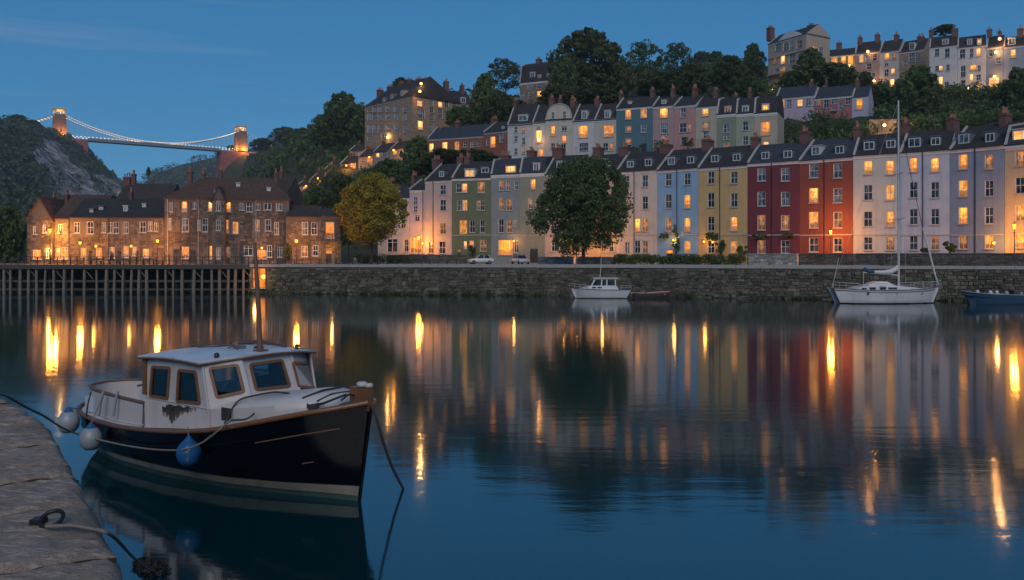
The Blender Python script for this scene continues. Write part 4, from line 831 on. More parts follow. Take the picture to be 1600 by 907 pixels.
th('pinkish brown hilltop house with bright lamp under its eave', 1336, 1374, 228, 225, 50.5, 82, 66, col('hbrown', (.30, .22, .18)), [(1346, 92, 7, 12, 'sash', 'W'), (1356, 92, 7, 10, 'sash', 'B'), (1367, 90, 7, 11, 'sash', 'D'), (1358, 104, 8, 9, 'sash', 'D'), (1362, 116, 12, 10, 'shop', 'B'), (1366, 129, 6, 9, 'sash', 'L'), (1365, 137, 7, 5, 'sash', 'L')], chims=[(1344, 59, 6), (1371, 55, 7)])
th('grey white hilltop house stepping down among trees', 1374, 1405, 225, 222, 49.5, 80, 64, col('hgrey', (.42, .41, .41)), [(1386, 87, 8, 13, 'sash', 'L'), (1397, 89, 7, 9, 'sash', 'M'), (1385, 101, 6, 5, 'case', 'D'), (1385, 114, 7, 11, 'sash', 'D'), (1395, 112, 6, 9, 'sash', 'W'), (1385, 131, 8, 11, 'shop', 'B'), (1394, 130, 7, 13, 'sash', 'W')], chims=[(1401, 55, 6)])
th('tan brick hilltop house behind the round tree', 1405, 1444, 222, 218, 49.5, 79, 64, 'tanstone', [(1424, 90, 8, 13, 'sash', 'B'), (1434, 90, 7, 13, 'sash', 'B'), (1413, 100, 5, 12, 'sash', 'B')], chims=[(1437, 58, 5), (1442, 58, 4)], dorms=[(1425, 73, 7, 10, 'white', 'D')])
th('white hilltop house with ivory lit lower windows', 1452, 1496, 207, 204, 46, 72, 57, col('hwhite', (.50, .49, .50)), [(1464, 82, 7, 12, 'sash', 'D'), (1480, 83, 8, 14, 'sash', 'D'), (1464, 107, 6, 8, 'sash', 'D'), (1470, 107, 6, 9, 'sash', 'W'), (1481, 106, 6, 10, 'arch', 'D'), (1470, 128, 7, 16, 'sash', 'W'), (1479, 134, 7, 12, 'sash', 'D')], chims=[(1455, 48, 6), (1492, 47, 9)], dorms=[(1477, 66, 8, 7, 'white', 'B')], side=())
th('white hilltop house with four lit windows above the scrub', 1496, 1541, 204, 201, 46, 72, 57, col('hwhite2', (.51, .50, .49)), [(1504, 84, 9, 14, 'sash', 'D'), (1518, 83, 6, 14, 'sash', 'D'), (1529, 82, 7, 13, 'sash', 'L'), (1505, 112, 8, 18, 'sash', 'D'), (1521, 106, 11, 9, 'sash', 'L'), (1530, 107, 5, 9, 'arch', 'D'), (1518, 122, 6, 12, 'sash', 'W'), (1529, 121, 7, 9, 'sash', 'D'), (1528, 138, 7, 14, 'sash', 'W'), (1505, 131, 8, 12, 'sash', 'D')], chims=[(1546, 47, 7)], dorms=[(1515, 66, 6, 8, 'white', 'B'), (1530, 66, 5, 9, 'white', 'W')])
th('blue grey hilltop house with white lamps and lit ground floor', 1541, 1568, 201, 199, 46, 73, 57, col('hblue', (.20, .245, .30)), [(1548, 82, 6, 13, 'sash', 'D'), (1560, 95, 8, 9, 'sash', 'B'), (1553, 131, 16, 20, 'shop', 'W')], chims=[(1562, 50, 5)])
th('pale blue grey hilltop house at the right edge with an arched dormer', 1568, 1625, 199, 195, 46, 70, 56, col('hblue2', (.25, .30, .36)), [(1583, 84, 8, 13, 'sash', 'W'), (1608, 84, 8, 13, 'sash', 'D'), (1584, 110, 7, 13, 'sash', 'D')], chims=[(1594, 46, 8)], dorms=[(1581, 65, 9, 10, 'white', 'B')])
def th2(*a, **k): return th(*a, **k)
th('big tan stone tenement with rows of tall windows on the left of the hill', 570, 645, 250, 232, 36.5, 158, 137, 'tanstone',
   [(x, y, 7, h, 'sash', 'B' if (i * 7 + j * 3) % 5 else 'D') for i, x in enumerate((577, 585, 594, 606, 619, 633)) for j, (y, h) in enumerate(((170, 10), (182, 12), (201, 13))) if True] + [(600, 213, 9, 8, 'sash', 'D'), (606, 213, 7, 8, 'sash', 'L'), (577, 216, 6, 8, 'sash', 'D')],
   name='tenement_building', cat='tenement', group=None, depth=17.0, side=[(656, 162, 8, 9, 'sash', 'W'), (658, 178, 11, 15, 'sash', 'B'), (657, 196, 8, 14, 'sash', 'W'), (674, 160, 7, 9, 'sash', 'B'), (675, 172, 6, 8, 'sash', 'D'), (675, 184, 7, 9, 'sash', 'D'), (675, 199, 7, 11, 'sash', 'B'), (688, 164, 7, 9, 'sash', 'W'), (688, 178, 7, 14, 'sash', 'D'), (698, 163, 6, 9, 'sash', 'D'), (698, 178, 6, 10, 'sash', 'B'), (710, 164, 6, 9, 'sash', 'D'), (710, 180, 6, 11, 'sash', 'M')],
   chims=[(594, 141, 6), (610, 136, 6), (628, 131, 7), (641, 125, 6), (655, 124, 6), (668, 125, 5)], hipl=2.0, hipr=3.0, reveal='trim', dorms=[(600, 156, 6, 6, 'lead', 'B'), (612, 151, 6, 7, 'lead', 'B'), (628, 146, 6, 8, 'lead', 'B')])
th('grey brown tenement wing with gabled dormers beside the big tan tenement', 694, 736, 247, 250, 36, 163, 143, 'brownstone', [(x, y, 6, h, 'sash', l) for (x, l) in ((702, 'D'), (712, 'B'), (723, 'W'), (731, 'D')) for y, h in ((171, 9), (185, 10))], name='tenement_building', cat='tenement', group=None, chims=[(697, 128, 7), (722, 134, 5)], dorms=[(706, 157, 7, 8, 'white', 'B'), (724, 157, 7, 8, 'white', 'D')])
th('brown stone house with a curved slate roof between hillside trees', 812, 868, 272, 266, 53.5, 128, 99, 'brownstone', [(828, 135, 9, 10, 'sash', 'B'), (842, 134, 7, 10, 'arch', 'D'), (856, 131, 8, 9, 'sash', 'B'), (830, 149, 8, 9, 'arch', 'D'), (843, 147, 8, 9, 'sash', 'L'), (816, 150, 7, 10, 'sash', 'B'), (815, 163, 9, 10, 'sash', 'O')], chims=[(842, 93, 7), (862, 92, 6)], dorms=[(832, 119, 8, 9, 'white', 'B'), (843, 121, 5, 6, 'white', 'B'), (857, 118, 5, 6, 'lead', 'B')], group=None, name='hillside_villa', cat='house', kind='mansard', roof='slate')
th('far pink house with lit gable behind the hilltop trees', 1088, 1118, 330, 330, 70, 109, 98, col('farpink', (.36, .27, .25)), [(1097, 115, 6, 6, 'sash', 'W'), (1110, 113, 5, 6, 'sash', 'D')], group=None, name='far_house', cat='house')

# ------------------------------------------------------------------ old stone warehouses behind the jetty
SG = 'stone buildings behind the jetty'
PS = dict(group=SG, stone_size=(.36, .62), reveal='trim', found=.6, coping=False, cornice=True, band='pubstone')
def sh(nm, label, x0, x1, Y0, Y1, eave, ridge, wins, **k):
    kw = dict(PS); kw.update(k); t, i = house(nm, label, x0, x1, Y0, Y1, 3.95, eave, ridge, 'pubstone', wins, cat='stone building', **kw); FOOT.append((i['A'], i['dx'], i['W'], kw.get('depth', 10))); return t, i
sh('stone_warehouse', 'three storey brown stone warehouse with a hipped clay tile roof', 257, 452, 122.5, 126, 310, 279, [(288, 322, 9, 18, 'sash', 'L'), (267, 322, 6, 18, 'case', 'D'), (304, 320, 5, 14, 'case', 'D'), (330, 321, 10, 19, 'sash', 'W'), (357, 322, 8, 19, 'sash', 'L'), (378, 321, 6, 16, 'case', 'D'), (389.6, 323, 10, 17, 'arch', 'D'), (403, 322, 8, 13, 'case', 'D'), (418, 321, 12, 14, 'case', 'D'), (436, 322, 10, 14, 'case', 'B'),
   (289.6, 352, 10, 21, 'sash', 'B'), (265, 350, 5, 18, 'case', 'D'), (311, 352, 5, 17, 'case', 'D'), (320.5, 352, 9, 21, 'sash', 'D'), (342, 354, 8, 20, 'sash', 'D'), (353, 354, 9, 21, 'case', 'L'), (368, 356, 9, 19, 'sash', 'L'), (402, 352, 7, 18, 'case', 'M'), (419, 352, 9, 19, 'sash', 'D'), (432, 357, 7, 20, 'sash', 'B'),
   (289.6, 395, 11, 19, 'sash', 'O'), (332, 395, 10, 21, 'sash', 'L'), (356, 394, 8, 16, 'sash', 'M'), (388, 392, 14, 16, 'shop', 'D'), (421, 393, 8, 18, 'sash', 'D'), (409, 398, 15, 14, 'shop', 'O'), (437, 394, 7, 16, 'case', 'D')],
   dorms=[(341, 302, 11, 7, 'lead', 'D'), (372, 290, 4, 4, 'white', 'B'), (420, 297, 4, 4, 'white', 'B')], doors=[(276, 400, 9, 22, 'door_dark', 'D'), (301, 400, 8, 20, 'door_dark', 'D'), (378, 400, 9, 22, 'door_dark', 'D')], roof='tile', hipl=4.5, hipr=3.0, chims=[(318, 271, 5, .9, 2), (345, 266, 4, .7, 1), (297, 268, 6, .9, 2), (431, 270, 4, .7, 1)], pipes=(262, 310, 400))
sh('stone_wing', 'two storey brown stone wing with a dark slate roof left of the warehouse', 108, 257, 121.8, 122.6, 339, 311, [(120, 356, 9, 17, 'case', 'D'), (141, 356, 10, 19, 'arch', 'D'), (162, 356, 6, 16, 'case', 'D'), (172, 356, 6, 17, 'case', 'D'), (181, 356, 9, 18, 'sash', 'D'), (197, 356, 8, 18, 'sash', 'B'), (223, 355, 10, 17, 'sash', 'D'), (235, 354, 7, 15, 'case', 'B'), (244, 355, 6, 14, 'case', 'D'),
   (154.5, 397, 9, 19, 'case', 'O'), (175, 395, 9, 17, 'case', 'M'), (210, 393, 7, 15, 'case', 'O'), (197, 394, 8, 18, 'sash', 'O'), (130, 395, 8, 14, 'case', 'O'), (228, 396, 10, 14, 'case', 'L')], doors=[(141, 400, 7, 20, 'door_dark', 'D'), (186, 400, 6, 20, 'door_dark', 'D'), (214, 400, 5, 20, 'door_dark', 'D')], roof='slate', dorms=[(196, 327, 5, 7, 'white', 'B'), (158, 326, 6, 4, 'lead', 'B'), (143, 330, 5, 4, 'lead', 'B'), (225, 322, 4, 4, 'white', 'B')], chims=[(205, 300, 4, .7, 1)], pipes=(170,))
tg, ig = sh('gabled_stone_house', 'gable fronted stone house lit orange at the left end of the jetty', 42, 82, 121, 121, 343, 312, [(58, 398, 13, 15, 'shop', 'O'), (75, 396, 6, 16, 'case', 'M'), (55, 360, 6, 13, 'case', 'D'), (70, 358, 6, 13, 'case', 'D')], roof='tile', kind='front', cornice=False, depth=11)
sh('stone_house', 'narrow stone house with a broad lit ground floor window right of the gable', 82, 108, 121.6, 121.7, 341, 312, [(101, 396, 11, 18, 'shop', 'L'), (90, 397, 7, 17, 'shop', 'O'), (94, 358, 7, 14, 'case', 'D')], roof='tile', chims=[(105, 304, 4, .8, 2), (84, 308, 3, .7, 1)])
sh('stone_cottage', 'low stone cottage with white windows at the right end of the stone row', 447, 502, 124.5, 125.5, 338, 322, [(476.5, 357, 10, 20, 'sash', 'B'), (491, 357, 9, 20, 'sash', 'D'), (476, 393, 10, 17, 'sash', 'M'), (493, 392, 8, 16, 'sash', 'D')], doors=[(453, 397, 8, 20, 'door_dark', 'D')], roof='slate_br', depth=9)
tb, ib = sh('balcony_house', 'small house with an orange lit upper balcony beside the yellow tree', 502, 532, 125.5, 126.5, 337, 326, [(515.5, 360, 13, 26, 'shop', 'O')], doors=[(514, 397, 9, 20, 'door_dark', 'O')], roof='slate_br', depth=9)
MB().box(.1, tb['_w'] - .1, -1.5, -.01, 3.3, 3.5).build('balcony', M['deckwood'], tb)
for k in range(7): MB().box(.15 + k * .42, .2 + k * .42, -1.45, -1.4, 3.5, 4.5).build('baluster', M['black_iron'], tb)
MB().box(.1, tb['_w'] - .1, -1.48, -1.38, 4.5, 4.58).build('rail', M['black_iron'], tb)
for u in (.2, tb['_w'] - .2): MB().box(u - .07, u + .07, -1.45, -1.31, 0, 3.3).build('post', M['deckwood'], tb)
lamp(tb, (tb['_w'] * .5, -1.2, 2.6), 60)
sh('stair_gable', 'narrow gabled bay of the warehouse row above the middle doorway', 331, 351, 122.3, 122.6, 312, 293, [(341, 322, 7, 16, 'case', 'D'), (341, 352, 7, 17, 'sash', 'D'), (341, 396, 7, 18, 'case', 'M')], roof='tile', kind='front', cornice=False, depth=6)
sh('rear_house', 'dark gabled house rising behind the warehouse roof at its right end', 398, 450, 142, 142, 300, 278, [], roof='slate_br', stone_size=None, depth=10, chims=[(440, 268, 5, .9, 3)])
sh('rear_warehouse', 'dark tiled roof house behind the stone wing with a red chimney', 178, 262, 140, 141, 316, 288, [], roof='slate_br', chims=[(199, 277, 10, 1.0, 3), (209, 272, 6, .8, 2)], stone_size=None, depth=12)
sh('rear_cottage', 'low rear roof behind the gabled stone house', 60, 150, 133, 133, 330, 305, [], roof='tile', stone_size=None, depth=12)
# ------------------------------------------------------------------ suspension bridge
BA = Vector((X_(93, 745), 745, 0)); BB = Vector((X_(376, 846), 846, 0)); DZ = Z_(215.5, 745); BL = (BB - BA).length
br = thing('suspension_bridge', (BA.x, BA.y, DZ), 'long suspension bridge strung with white lights between two stone towers', 'bridge', None, math.atan2(BB.y - BA.y, BB.x - BA.x))
M['tower'] = brick('tower_stone', (0.18, 0.115, 0.085), None, 1, 2.4, .9); M['abut'] = brick('abutment_stone', (0.24, 0.09, 0.075), None, 1, 3, 1.1); M['iron'] = plain('painted_iron', (0.16, 0.19, 0.22), .6); M['bulb'] = glow('festoon_bulb', (1.0, 0.74, 0.46), 4.5, False)
M['pale'] = plain('pale_stone', (0.5, 0.42, 0.3), .8)
def frustum(mb, cx, cy, ax, ay, bx, by, z0, z1):
    v = [(cx - ax, cy - ay, z0), (cx + ax, cy - ay, z0), (cx + ax, cy + ay, z0), (cx - ax, cy + ay, z0), (cx - bx, cy - by, z1), (cx + bx, cy - by, z1), (cx + bx, cy + by, z1), (cx - bx, cy + by, z1)]
    mb.add(v, [(3, 2, 1, 0), (4, 5, 6, 7), (0, 1, 5, 4), (1, 2, 6, 5), (2, 3, 7, 6), (3, 0, 4, 7)])
def tower(x, s):
    t = MB()
    for y in (-4.4, 4.4): frustum(t, x, y, 5.2, 2.7, 4.9, 2.4, 0, 9)
    for k in range(8):                                              # arch over the roadway
        a0, a1 = math.pi * k / 8, math.pi * (k + 1) / 8
        t.prism([(2.0 * math.cos(a0), 9 + 3 * math.sin(a0)), (2.0 * math.cos(a1), 9 + 3 * math.sin(a1)), (2.2 * math.cos(a1), 13.2), (2.2 * math.cos(a0), 13.2)][::-1], 0, x - 4.85, x + 4.85)
    for y in (-4.45, 4.45): frustum(t, x, y, 4.88, 2.3, 4.7, 2.2, 9, 13.2)
    frustum(t, x, 0, 4.7, 6.6, 4.3, 5.9, 13.2, 20.4 * s)
    o = t.build('tower', M['tower'], br)
    c = MB(); c.box(x - 4.9, x + 4.9, -6.5, 6.5, 20.4 * s, 21.2 * s); c.box(x - 4.9, x + 4.9, -6.5, 6.5, 25.2 * s, 26.2 * s)
    for yy in (-5.6, -.1, 5.4):
        for xx in (-4.1, 3.3): c.box(x + xx, x + xx + .9, yy, yy + .9, 21.2 * s, 25.2 * s)
    for yy in (-6.2, 5.9): c.box(x - 4.5, x + 4.5, yy, yy + .3, 24.2 * s, 25.2 * s)
    for xx in (-4.5, 4.2): c.box(x + xx, x + xx + .3, -5.9, 5.9, 24.2 * s, 25.2 * s)
    c.build('arcade', M['pale'], o)
    lamp(br, (x, 0, 23.2 * s), 1100, (1, .62, .25), .6, 'arcade_light')
    for px_, py_ in ((x + 1, -10.5), (x - 8.5, -3)): lamp(br, (px_, py_, 1.5), 5200, (1, .38, .06), .5, 'flood_light')
tower(0, 1.0); tower(BL, 1.0)
ab = MB(); frustum(ab, 7, 0, 17, 9.0, 15, 7.5, -70, -1.4); ab.build('abutment', M['abut'], br)
ab = MB(); frustum(ab, BL - 8, 0, 15, 9.0, 14, 7.5, -70, -1.4); ab.build('abutment', M['abut'], br)
MB().box(-50, BL + 60, -5.2, 5.2, -1.35, -.1).build('deck', M['iron'], br)
for y in (-5.25, 5.05): MB().box(22, BL - 23, y, y + .2, -.1, 1.3).build('girder', M['iron'], br)
def bulbs(pts, r): 
    m = MB()
    for p in pts: p = Vector(p); m.add([p + Vector(q) * r for q in ((1, 0, 0), (0, 1, 0), (-1, 0, 0), (0, -1, 0), (0, 0, 1), (0, 0, -1))], [(0, 1, 4), (1, 2, 4), (2, 3, 4), (3, 0, 4), (1, 0, 5), (2, 1, 5), (3, 2, 5), (0, 3, 5)])
    return m
allb = []; hang = MB()
for y in (-5.0, 5.0):
    cz = lambda x: 1.6 + 19.6 * ((x - BL / 2) / (BL / 2)) ** 2
    pts = [(BL * i / 40, y, cz(BL * i / 40)) for i in range(41)]
    MB().tube(pts, .34, 5).build('chain', M['iron'], br); allb += [(BL * i / 74, y, cz(BL * i / 74) + .5) for i in range(75)]
    for i in range(1, 40): hang.box(BL * i / 40 - .07, BL * i / 40 + .07, y - .07, y + .07, 0, cz(BL * i / 40))
    MB().tube([(0, y, 21), (-26, y, 10), (-50, y, -.5)], .34, 5).build('chain', M['iron'], br); allb += [(-50 * k / 20, y, 21.5 - 21.5 * (k / 20) ** .9) for k in range(21)]
    MB().tube([(BL, y, 21), (BL + 26, y, 10), (BL + 56, y, -.5)], .34, 5).build('chain', M['iron'], br); allb += [(BL + 56 * k / 20, y, 21.5 - 21.5 * (k / 20) ** .9) for k in range(21)]
    allb += [(10 + (BL - 20) * k / 44, y, 1.9) for k in range(45)]
tag(hang.build('hangers', M['iron'], br), kind='stuff'); tag(bulbs(allb, .38).build('festoon_bulbs', M['bulb'], br), kind='stuff')

# ------------------------------------------------------------------ trees
big = crown_mesh('crown', M['leaf'], 95, 290, .029, 3, 26)
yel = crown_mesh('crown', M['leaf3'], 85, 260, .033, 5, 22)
tree(912, 320, 68, 78, 118, 'large round dark green tree on the quay in front of the terrace', big, 3.9, 'quayside_tree', None)
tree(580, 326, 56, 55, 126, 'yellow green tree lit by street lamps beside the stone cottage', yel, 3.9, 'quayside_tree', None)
TL = [(538, 187, 37, 42, 300, 'tall round tree against the sky left of the tan tenement', 'dark'), (506, 205, 26, 26, 330, 'tree sloping down the ridge left of the tall round tree', 'dark'),
 (628, 134, 19, 13, 262, 'small tree crown rising behind the tenement roof', 'dark'), (756, 155, 28, 40, 235, 'dark tree right of the tan tenement', 'dark'), (790, 116, 33, 22, 285, 'broad dark tree on the skyline left of the curved roof house', 'open'),
 (778, 172, 30, 30, 228, 'bushy tree above the red brick house', 'mid'), (919, 98, 56, 53, 250, 'largest tree on the skyline, wide domed crown', 'mid'), (880, 128, 26, 38, 243, 'dark tree between the curved roof house and the largest tree', 'dark'),
 (962, 128, 30, 34, 246, 'tree on the right flank of the largest tree', 'mid'), (1006, 96, 31, 33, 262, 'open crowned tree right of the largest tree', 'open'), (1058, 92, 24, 26, 268, 'small open crowned tree on the skyline', 'open'),
 (1096, 94, 17, 14, 345, 'left of two little round trees far behind the pink gable', 'dark'), (1119, 93, 14, 14, 345, 'right of two little round trees far behind the pink gable', 'dark'), (1142, 116, 32, 30, 242, 'round tree left of the villa', 'mid'),
 (1078, 126, 36, 28, 236, 'bushy tree above the salmon pink house', 'mid'), (1178, 98, 21, 30, 262, 'dark pointed tree touching the villa left wall', 'dark'), (1030, 134, 40, 20, 220, 'low spreading tree above the teal house', 'mid'),
 (930, 150, 44, 20, 212, 'low spreading tree above the lit windowed white house', 'mid'), (866, 152, 26, 18, 215, 'bushy tree behind the Dutch gable chimneys', 'mid'), (1170, 138, 28, 18, 212, 'bushy tree above the stone coloured house', 'dark'),
 (1266, 104, 26, 29, 214, 'dark tree in front of the villa right side', 'dark'), (1303, 118, 36, 20, 210, 'spreading tree in front of the low glowing house', 'dark'), (1350, 124, 14, 12, 214, 'small dark tree between hilltop houses and lilac cottage', 'dark'),
 (1433, 146, 37, 43, 188, 'big round tree in front of the tan brick hilltop house', 'dark'), (1592, 142, 27, 36, 183, 'tree at the right edge below the hilltop houses', 'dark'), (1475, 47, 19, 8, 245, 'tree crown peeping over the white hilltop roofs', 'dark'),
 (652, 244, 30, 30, 200, 'wide dark tree below the tenement', 'dark'), (596, 274, 24, 17, 190, 'dark tree behind the yellow lit tree', 'dark'), (690, 250, 34, 16, 180, 'bushy tree behind the pale pink house chimney', 'mid'), (745, 246, 34, 12, 174, 'low bushy tree behind the green house roof', 'mid'),
 (545, 352, 30, 34, 146, 'very dark tree behind the yellow lit tree, over the cafe chairs', 'dark'), (607, 268, 26, 20, 188, 'dark tree over the roof of the low white house', 'dark'), (662, 262, 26, 14, 186, 'dark tree above the pale pink house roof', 'mid'), (500, 312, 24, 20, 172, 'dark tree left of the yellow lit tree', 'dark'), (534, 296, 22, 24, 178, 'slender dark tree between cottages and yellow tree', 'mid'), (12, 372, 32, 52, 148, 'very dark tree at the left edge beside the gabled stone house', 'dark'),
 (28, 190, 17, 11, 640, 'round tree on the cliff top left of the bridge', 'dark'), (52, 199, 14, 12, 650, 'grey green tree under the left bridge chain', 'mid'), (446, 212, 23, 14, 600, 'round tree behind the right end of the bridge', 'dark'), (362, 231, 9, 4, 870, 'tiny tree at the deck beside the right bridge tower', 'dark'),
 (410, 226, 18, 10, 640, 'bushy tree right of the right bridge tower', 'mid'), (470, 218, 28, 18, 450, 'dark tree on the ridge right of the bridge', 'dark'), (232, 268, 4, 7, 300, 'pointed tree top beside the red chimney', 'dark'), (1375, 150, 22, 20, 205, 'dark tree below the grey white hilltop house', 'dark'), (1240, 128, 24, 16, 214, 'dark bush like tree under the villa', 'dark'), (810, 168, 20, 12, 220, 'small tree left under the curved roof house', 'dark'), (720, 185, 26, 20, 230, 'tree in front of the tenement right end', 'dark')]
for (px, py, rx, ry, Y, lb, tn) in TL: tree(px, py, rx, ry, Y, lb, tone=tn)
# ------------------------------------------------------------------ street lamps
def make_lamp():
    t = thing('street_lamp', (0, 0, 0), 'street lamp', 'street lamp', 'lit street lamps along the quay')
    MB().lathe([(.16, 0), (.16, .12), (.10, .2), (.09, .7), (.055, .85), (.042, 3.6), (.05, 3.65), (.03, 3.75)], (0, 0, 0), 10).build('post', M['black_iron'], t)
    MB().box(-.32, .32, -.018, .018, 3.36, 3.4).build('ladder_bar', M['black_iron'], t)
    l = MB(); l.lathe([(.05, 3.78), (.12, 3.82), (.20, 4.25), (.001, 4.27)], (0, 0, 0), 6, smooth=False).build('lantern', M['lantern'], t)
    MB().lathe([(.23, 4.27), (.22, 4.31), (.08, 4.45), (.03, 4.58), (.001, 4.6)], (0, 0, 0), 6, smooth=False).build('lantern_cap', M['black_iron'], t)
    return t
lamp0 = make_lamp()
LMP = [(78, 361, 119.3, 420, 'tallest street lamp on the left, in front of the gabled stone house'), (125, 380, 118.6, 260, 'street lamp on the jetty left of the dark doorway'), (246, 377, 119.0, 330, 'street lamp on the jetty between stone wing and warehouse'),
       (463, 377, 121, 330, 'street lamp before the stone cottage'), (654, 372, 147, 260, 'street lamp at the foot of the pale lilac house'), (901, 368, 133, 520, 'street lamp half hidden under the big dark tree'),
       (1298, 363, 112.0, 340, 'street lamp before the brick red house'), (1585, 354, 97.6, 260, 'street lamp at the right edge before the yellow cream house')]
for i, (px, py, Y, pw, lb) in enumerate(LMP):
    p = P(px, py, Y); z0 = QZ + .02 if px > 390 else 3.99
    o = lamp0 if i == 0 else dup(lamp0, (0, 0, 0)); o.location = (p.x, p.y, z0); o['label'] = lb; o.scale = (1, 1, (p.z - z0) / 4.05)
    lamp(o, (0, -.0, 4.05), pw * 2.1, (1.0, .34, .04), .3, 'lamp_light')
def wall_lamp(px, py, Y, power, label, col=(1, .5, .12), mat='lantern', r=.16, group='small wall lamps on the houses'):
    p = P(px, py, Y); t = thing('wall_lamp', p, label, 'wall lamp', group)
    MB().lathe([(.001, -r), (r * .8, -r * .7), (r, 0), (r * .8, r * .7), (.001, r)], (0, 0, 0), 8).build('globe', M[mat], t); MB().box(-.03, .03, 0, .5, r * .9, r * .9 + .06).box(-.03, .03, .44, .5, -r, r * .9).build('bracket', M['black_iron'], t)
    lamp(t, (0, -.7, 0), power * .85, (col[0], col[1] * .8, col[2] * .6), .2); return t
M['lamp_white'] = glow('lamp_globe_white', (1, .5, .15), 7); 
WH = (1, .48, .15)
for a in [(91, 364, 121.0, 420, 'wall lamp on the gabled stone house, right of the tall street lamp'), (803, 377, Yf(800) - .8, 60, 'wall lamp over the lit shop front of the grey blue house'), (660, 381, Yf(658) - .8, 90, 'wall lamp over the shop window of the lilac house'), (409, 388, 124.2, 60, 'wall lamp over the lit bench of the warehouse'),
          (1553, 380, 101.6, 130, 'wall lamp on the ground floor of the slate blue house'), (880, 376, 139.3, 120, 'wall lamp on the rose white house'), (940, 376, 136.0, 130, 'wall lamp on the buff house'), (1052, 376, 129.8, 90, 'wall lamp by the sky blue house door'), (1100, 378, 126.2, 60, 'wall lamp at the left corner of the ochre house'), (80, 392, 121.1, 260, 'low wall lamp on the gabled stone house'), (150, 385, 121.0, 45, 'wall lamp by the yellow door of the stone wing'), (205, 385, 121.2, 45, 'wall lamp between doors of the stone wing')]: wall_lamp(*a)
for a in [(656, 143, 231, 300, 'bright lamp under the tenement eave', WH), (658, 131, 236, 350, 'bright lamp among the tenement chimneys', (1, .7, .35)), (606, 215, 241, 240, 'warm lamp at the foot of the tenement', (1, .6, .2)), (842, 219, 183.6, 45, 'white lamp at the narrow bay house', WH), (1356, 81, 225.6, 130, 'white lamp under the pinkish hilltop house eave', WH), (1556, 82, 199.4, 160, 'brightest white lamp on the blue grey hilltop house', (1, .58, .25)), (1562, 61, 199, 250, 'warm lamp beside the chimney of the blue grey hilltop house', (1, .6, .3)),
          (1554, 120, 199, 170, 'white lamp over the ground floor of the blue grey hilltop house', WH), (1382, 196, 157.6, 260, 'lamp lighting the rubble retaining wall', (1, .62, .25)), (1327, 103, 246, 250, 'warm lamp at the low brown hilltop house', (1, .55, .15)), (1207, 141, 236, 200, 'orange lamp under the villa terrace', (1, .5, .15)), (1366, 127, 224, 160, 'warm lamp at the foot of the pinkish hilltop house', WH), (1512, 139, 200.5, 110, 'low warm lamp at the white hilltop houses', (1, .55, .2)), (1096, 112, 328, 500, 'pale lamp on the far pink house', WH)]:
    wall_lamp(a[0], a[1], a[2], a[3], a[4], a[5], 'lamp_white', .2 + a[2] / 1400)
# lamps and little houses on the slope left of the town
M['warmwall'] = paint('paint_warm_cottage', (.34, .26, .20)); CG = 'little houses on the slope below the tenement'
for (x0, x1, Y0, Y1, ev, rd, wn, lb) in [(462, 482, 262, 258, 290, 283, [(468, 296, 5, 6, 'sash', 'M'), (476, 295, 5, 6, 'sash', 'O')], 'lowest little cottage on the slope, pinkish with lit windows'), (484, 505, 254, 250, 281, 271, [(490, 288, 5, 7, 'sash', 'D'), (499, 286, 5, 7, 'sash', 'O')], 'little cottage second from the bottom of the slope'),
      (507, 530, 247, 243, 264, 254, [(514, 270, 5, 6, 'sash', 'O'), (523, 270, 5, 6, 'sash', 'L')], 'little cottage in the middle of the slope'), (532, 556, 240, 237, 255, 245, [(540, 262, 6, 8, 'sash', 'O'), (549, 261, 5, 7, 'sash', 'O')], 'little cottage near the tenement with brightest orange lamp'), (546, 570, 252, 250, 235, 228, [(553, 243, 5, 6, 'sash', 'D'), (562, 242, 5, 6, 'sash', 'M')], 'topmost little cottage close under the tenement'),
      (450, 464, 266, 263, 302, 296, [(456, 307, 5, 6, 'sash', 'O')], 'tiny cottage at the left end of the slope row'), (560, 582, 236, 233, 244, 234, [(567, 251, 6, 7, 'sash', 'M'), (576, 250, 5, 7, 'sash', 'O')], 'pinkish cottage below the left corner of the tenement'), (584, 606, 226, 223, 236, 226, [(590, 243, 5, 7, 'sash', 'W'), (600, 242, 5, 7, 'sash', 'D')], 'pale cottage under the middle of the tenement'), (470, 490, 246, 243, 300, 291, [(476, 307, 5, 6, 'sash', 'L'), (485, 306, 5, 6, 'sash', 'M')], 'lower front cottage before the slope row'), (610, 632, 216, 213, 232, 222, [(617, 239, 6, 7, 'sash', 'O'), (626, 238, 5, 7, 'sash', 'D')], 'cottage right of the pale one below the tenement')]:
    b = Z_(ev, (Y0 + Y1) / 2) - 4.4; t, i = house('slope_cottage', lb, x0, x1, Y0, Y1, b, ev, rd, 'warmwall', wn, group=CG, depth=6, found=9, roof='slate_br', cornice=False, chims=[((x0 + x1) / 2 + 4, rd - 5, 4, .7, 2)]); FOOT.append((i['A'], i['dx'], i['W'], 6))
for px, py, Y, pw, lb in [(541, 259, 236.5, 500, 'orange lamp on the cottage near the tenement'), (497, 279, 249, 420, 'orange lamp on the second lowest slope cottage'), (527, 265, 241.5, 320, 'orange lamp on the middle slope cottage'), (478, 291, 257, 300, 'orange lamp on the lowest slope cottage'), (577, 246, 232.4, 160, 'orange lamp on the pinkish cottage below the tenement'), (487, 303, 242.4, 200, 'orange lamp on the lower front cottage'), (615, 235, 212.5, 140, 'orange lamp on the cottage right of the pale one'), (557, 250, 243, 160, 'faint lamp below the topmost slope cottage'), (405, 233, 700, 1500, 'orange lamp on the road right of the bridge tower')]:
    wall_lamp(px, py, Y, pw, lb, (1, .45, .09), 'lantern', .25)

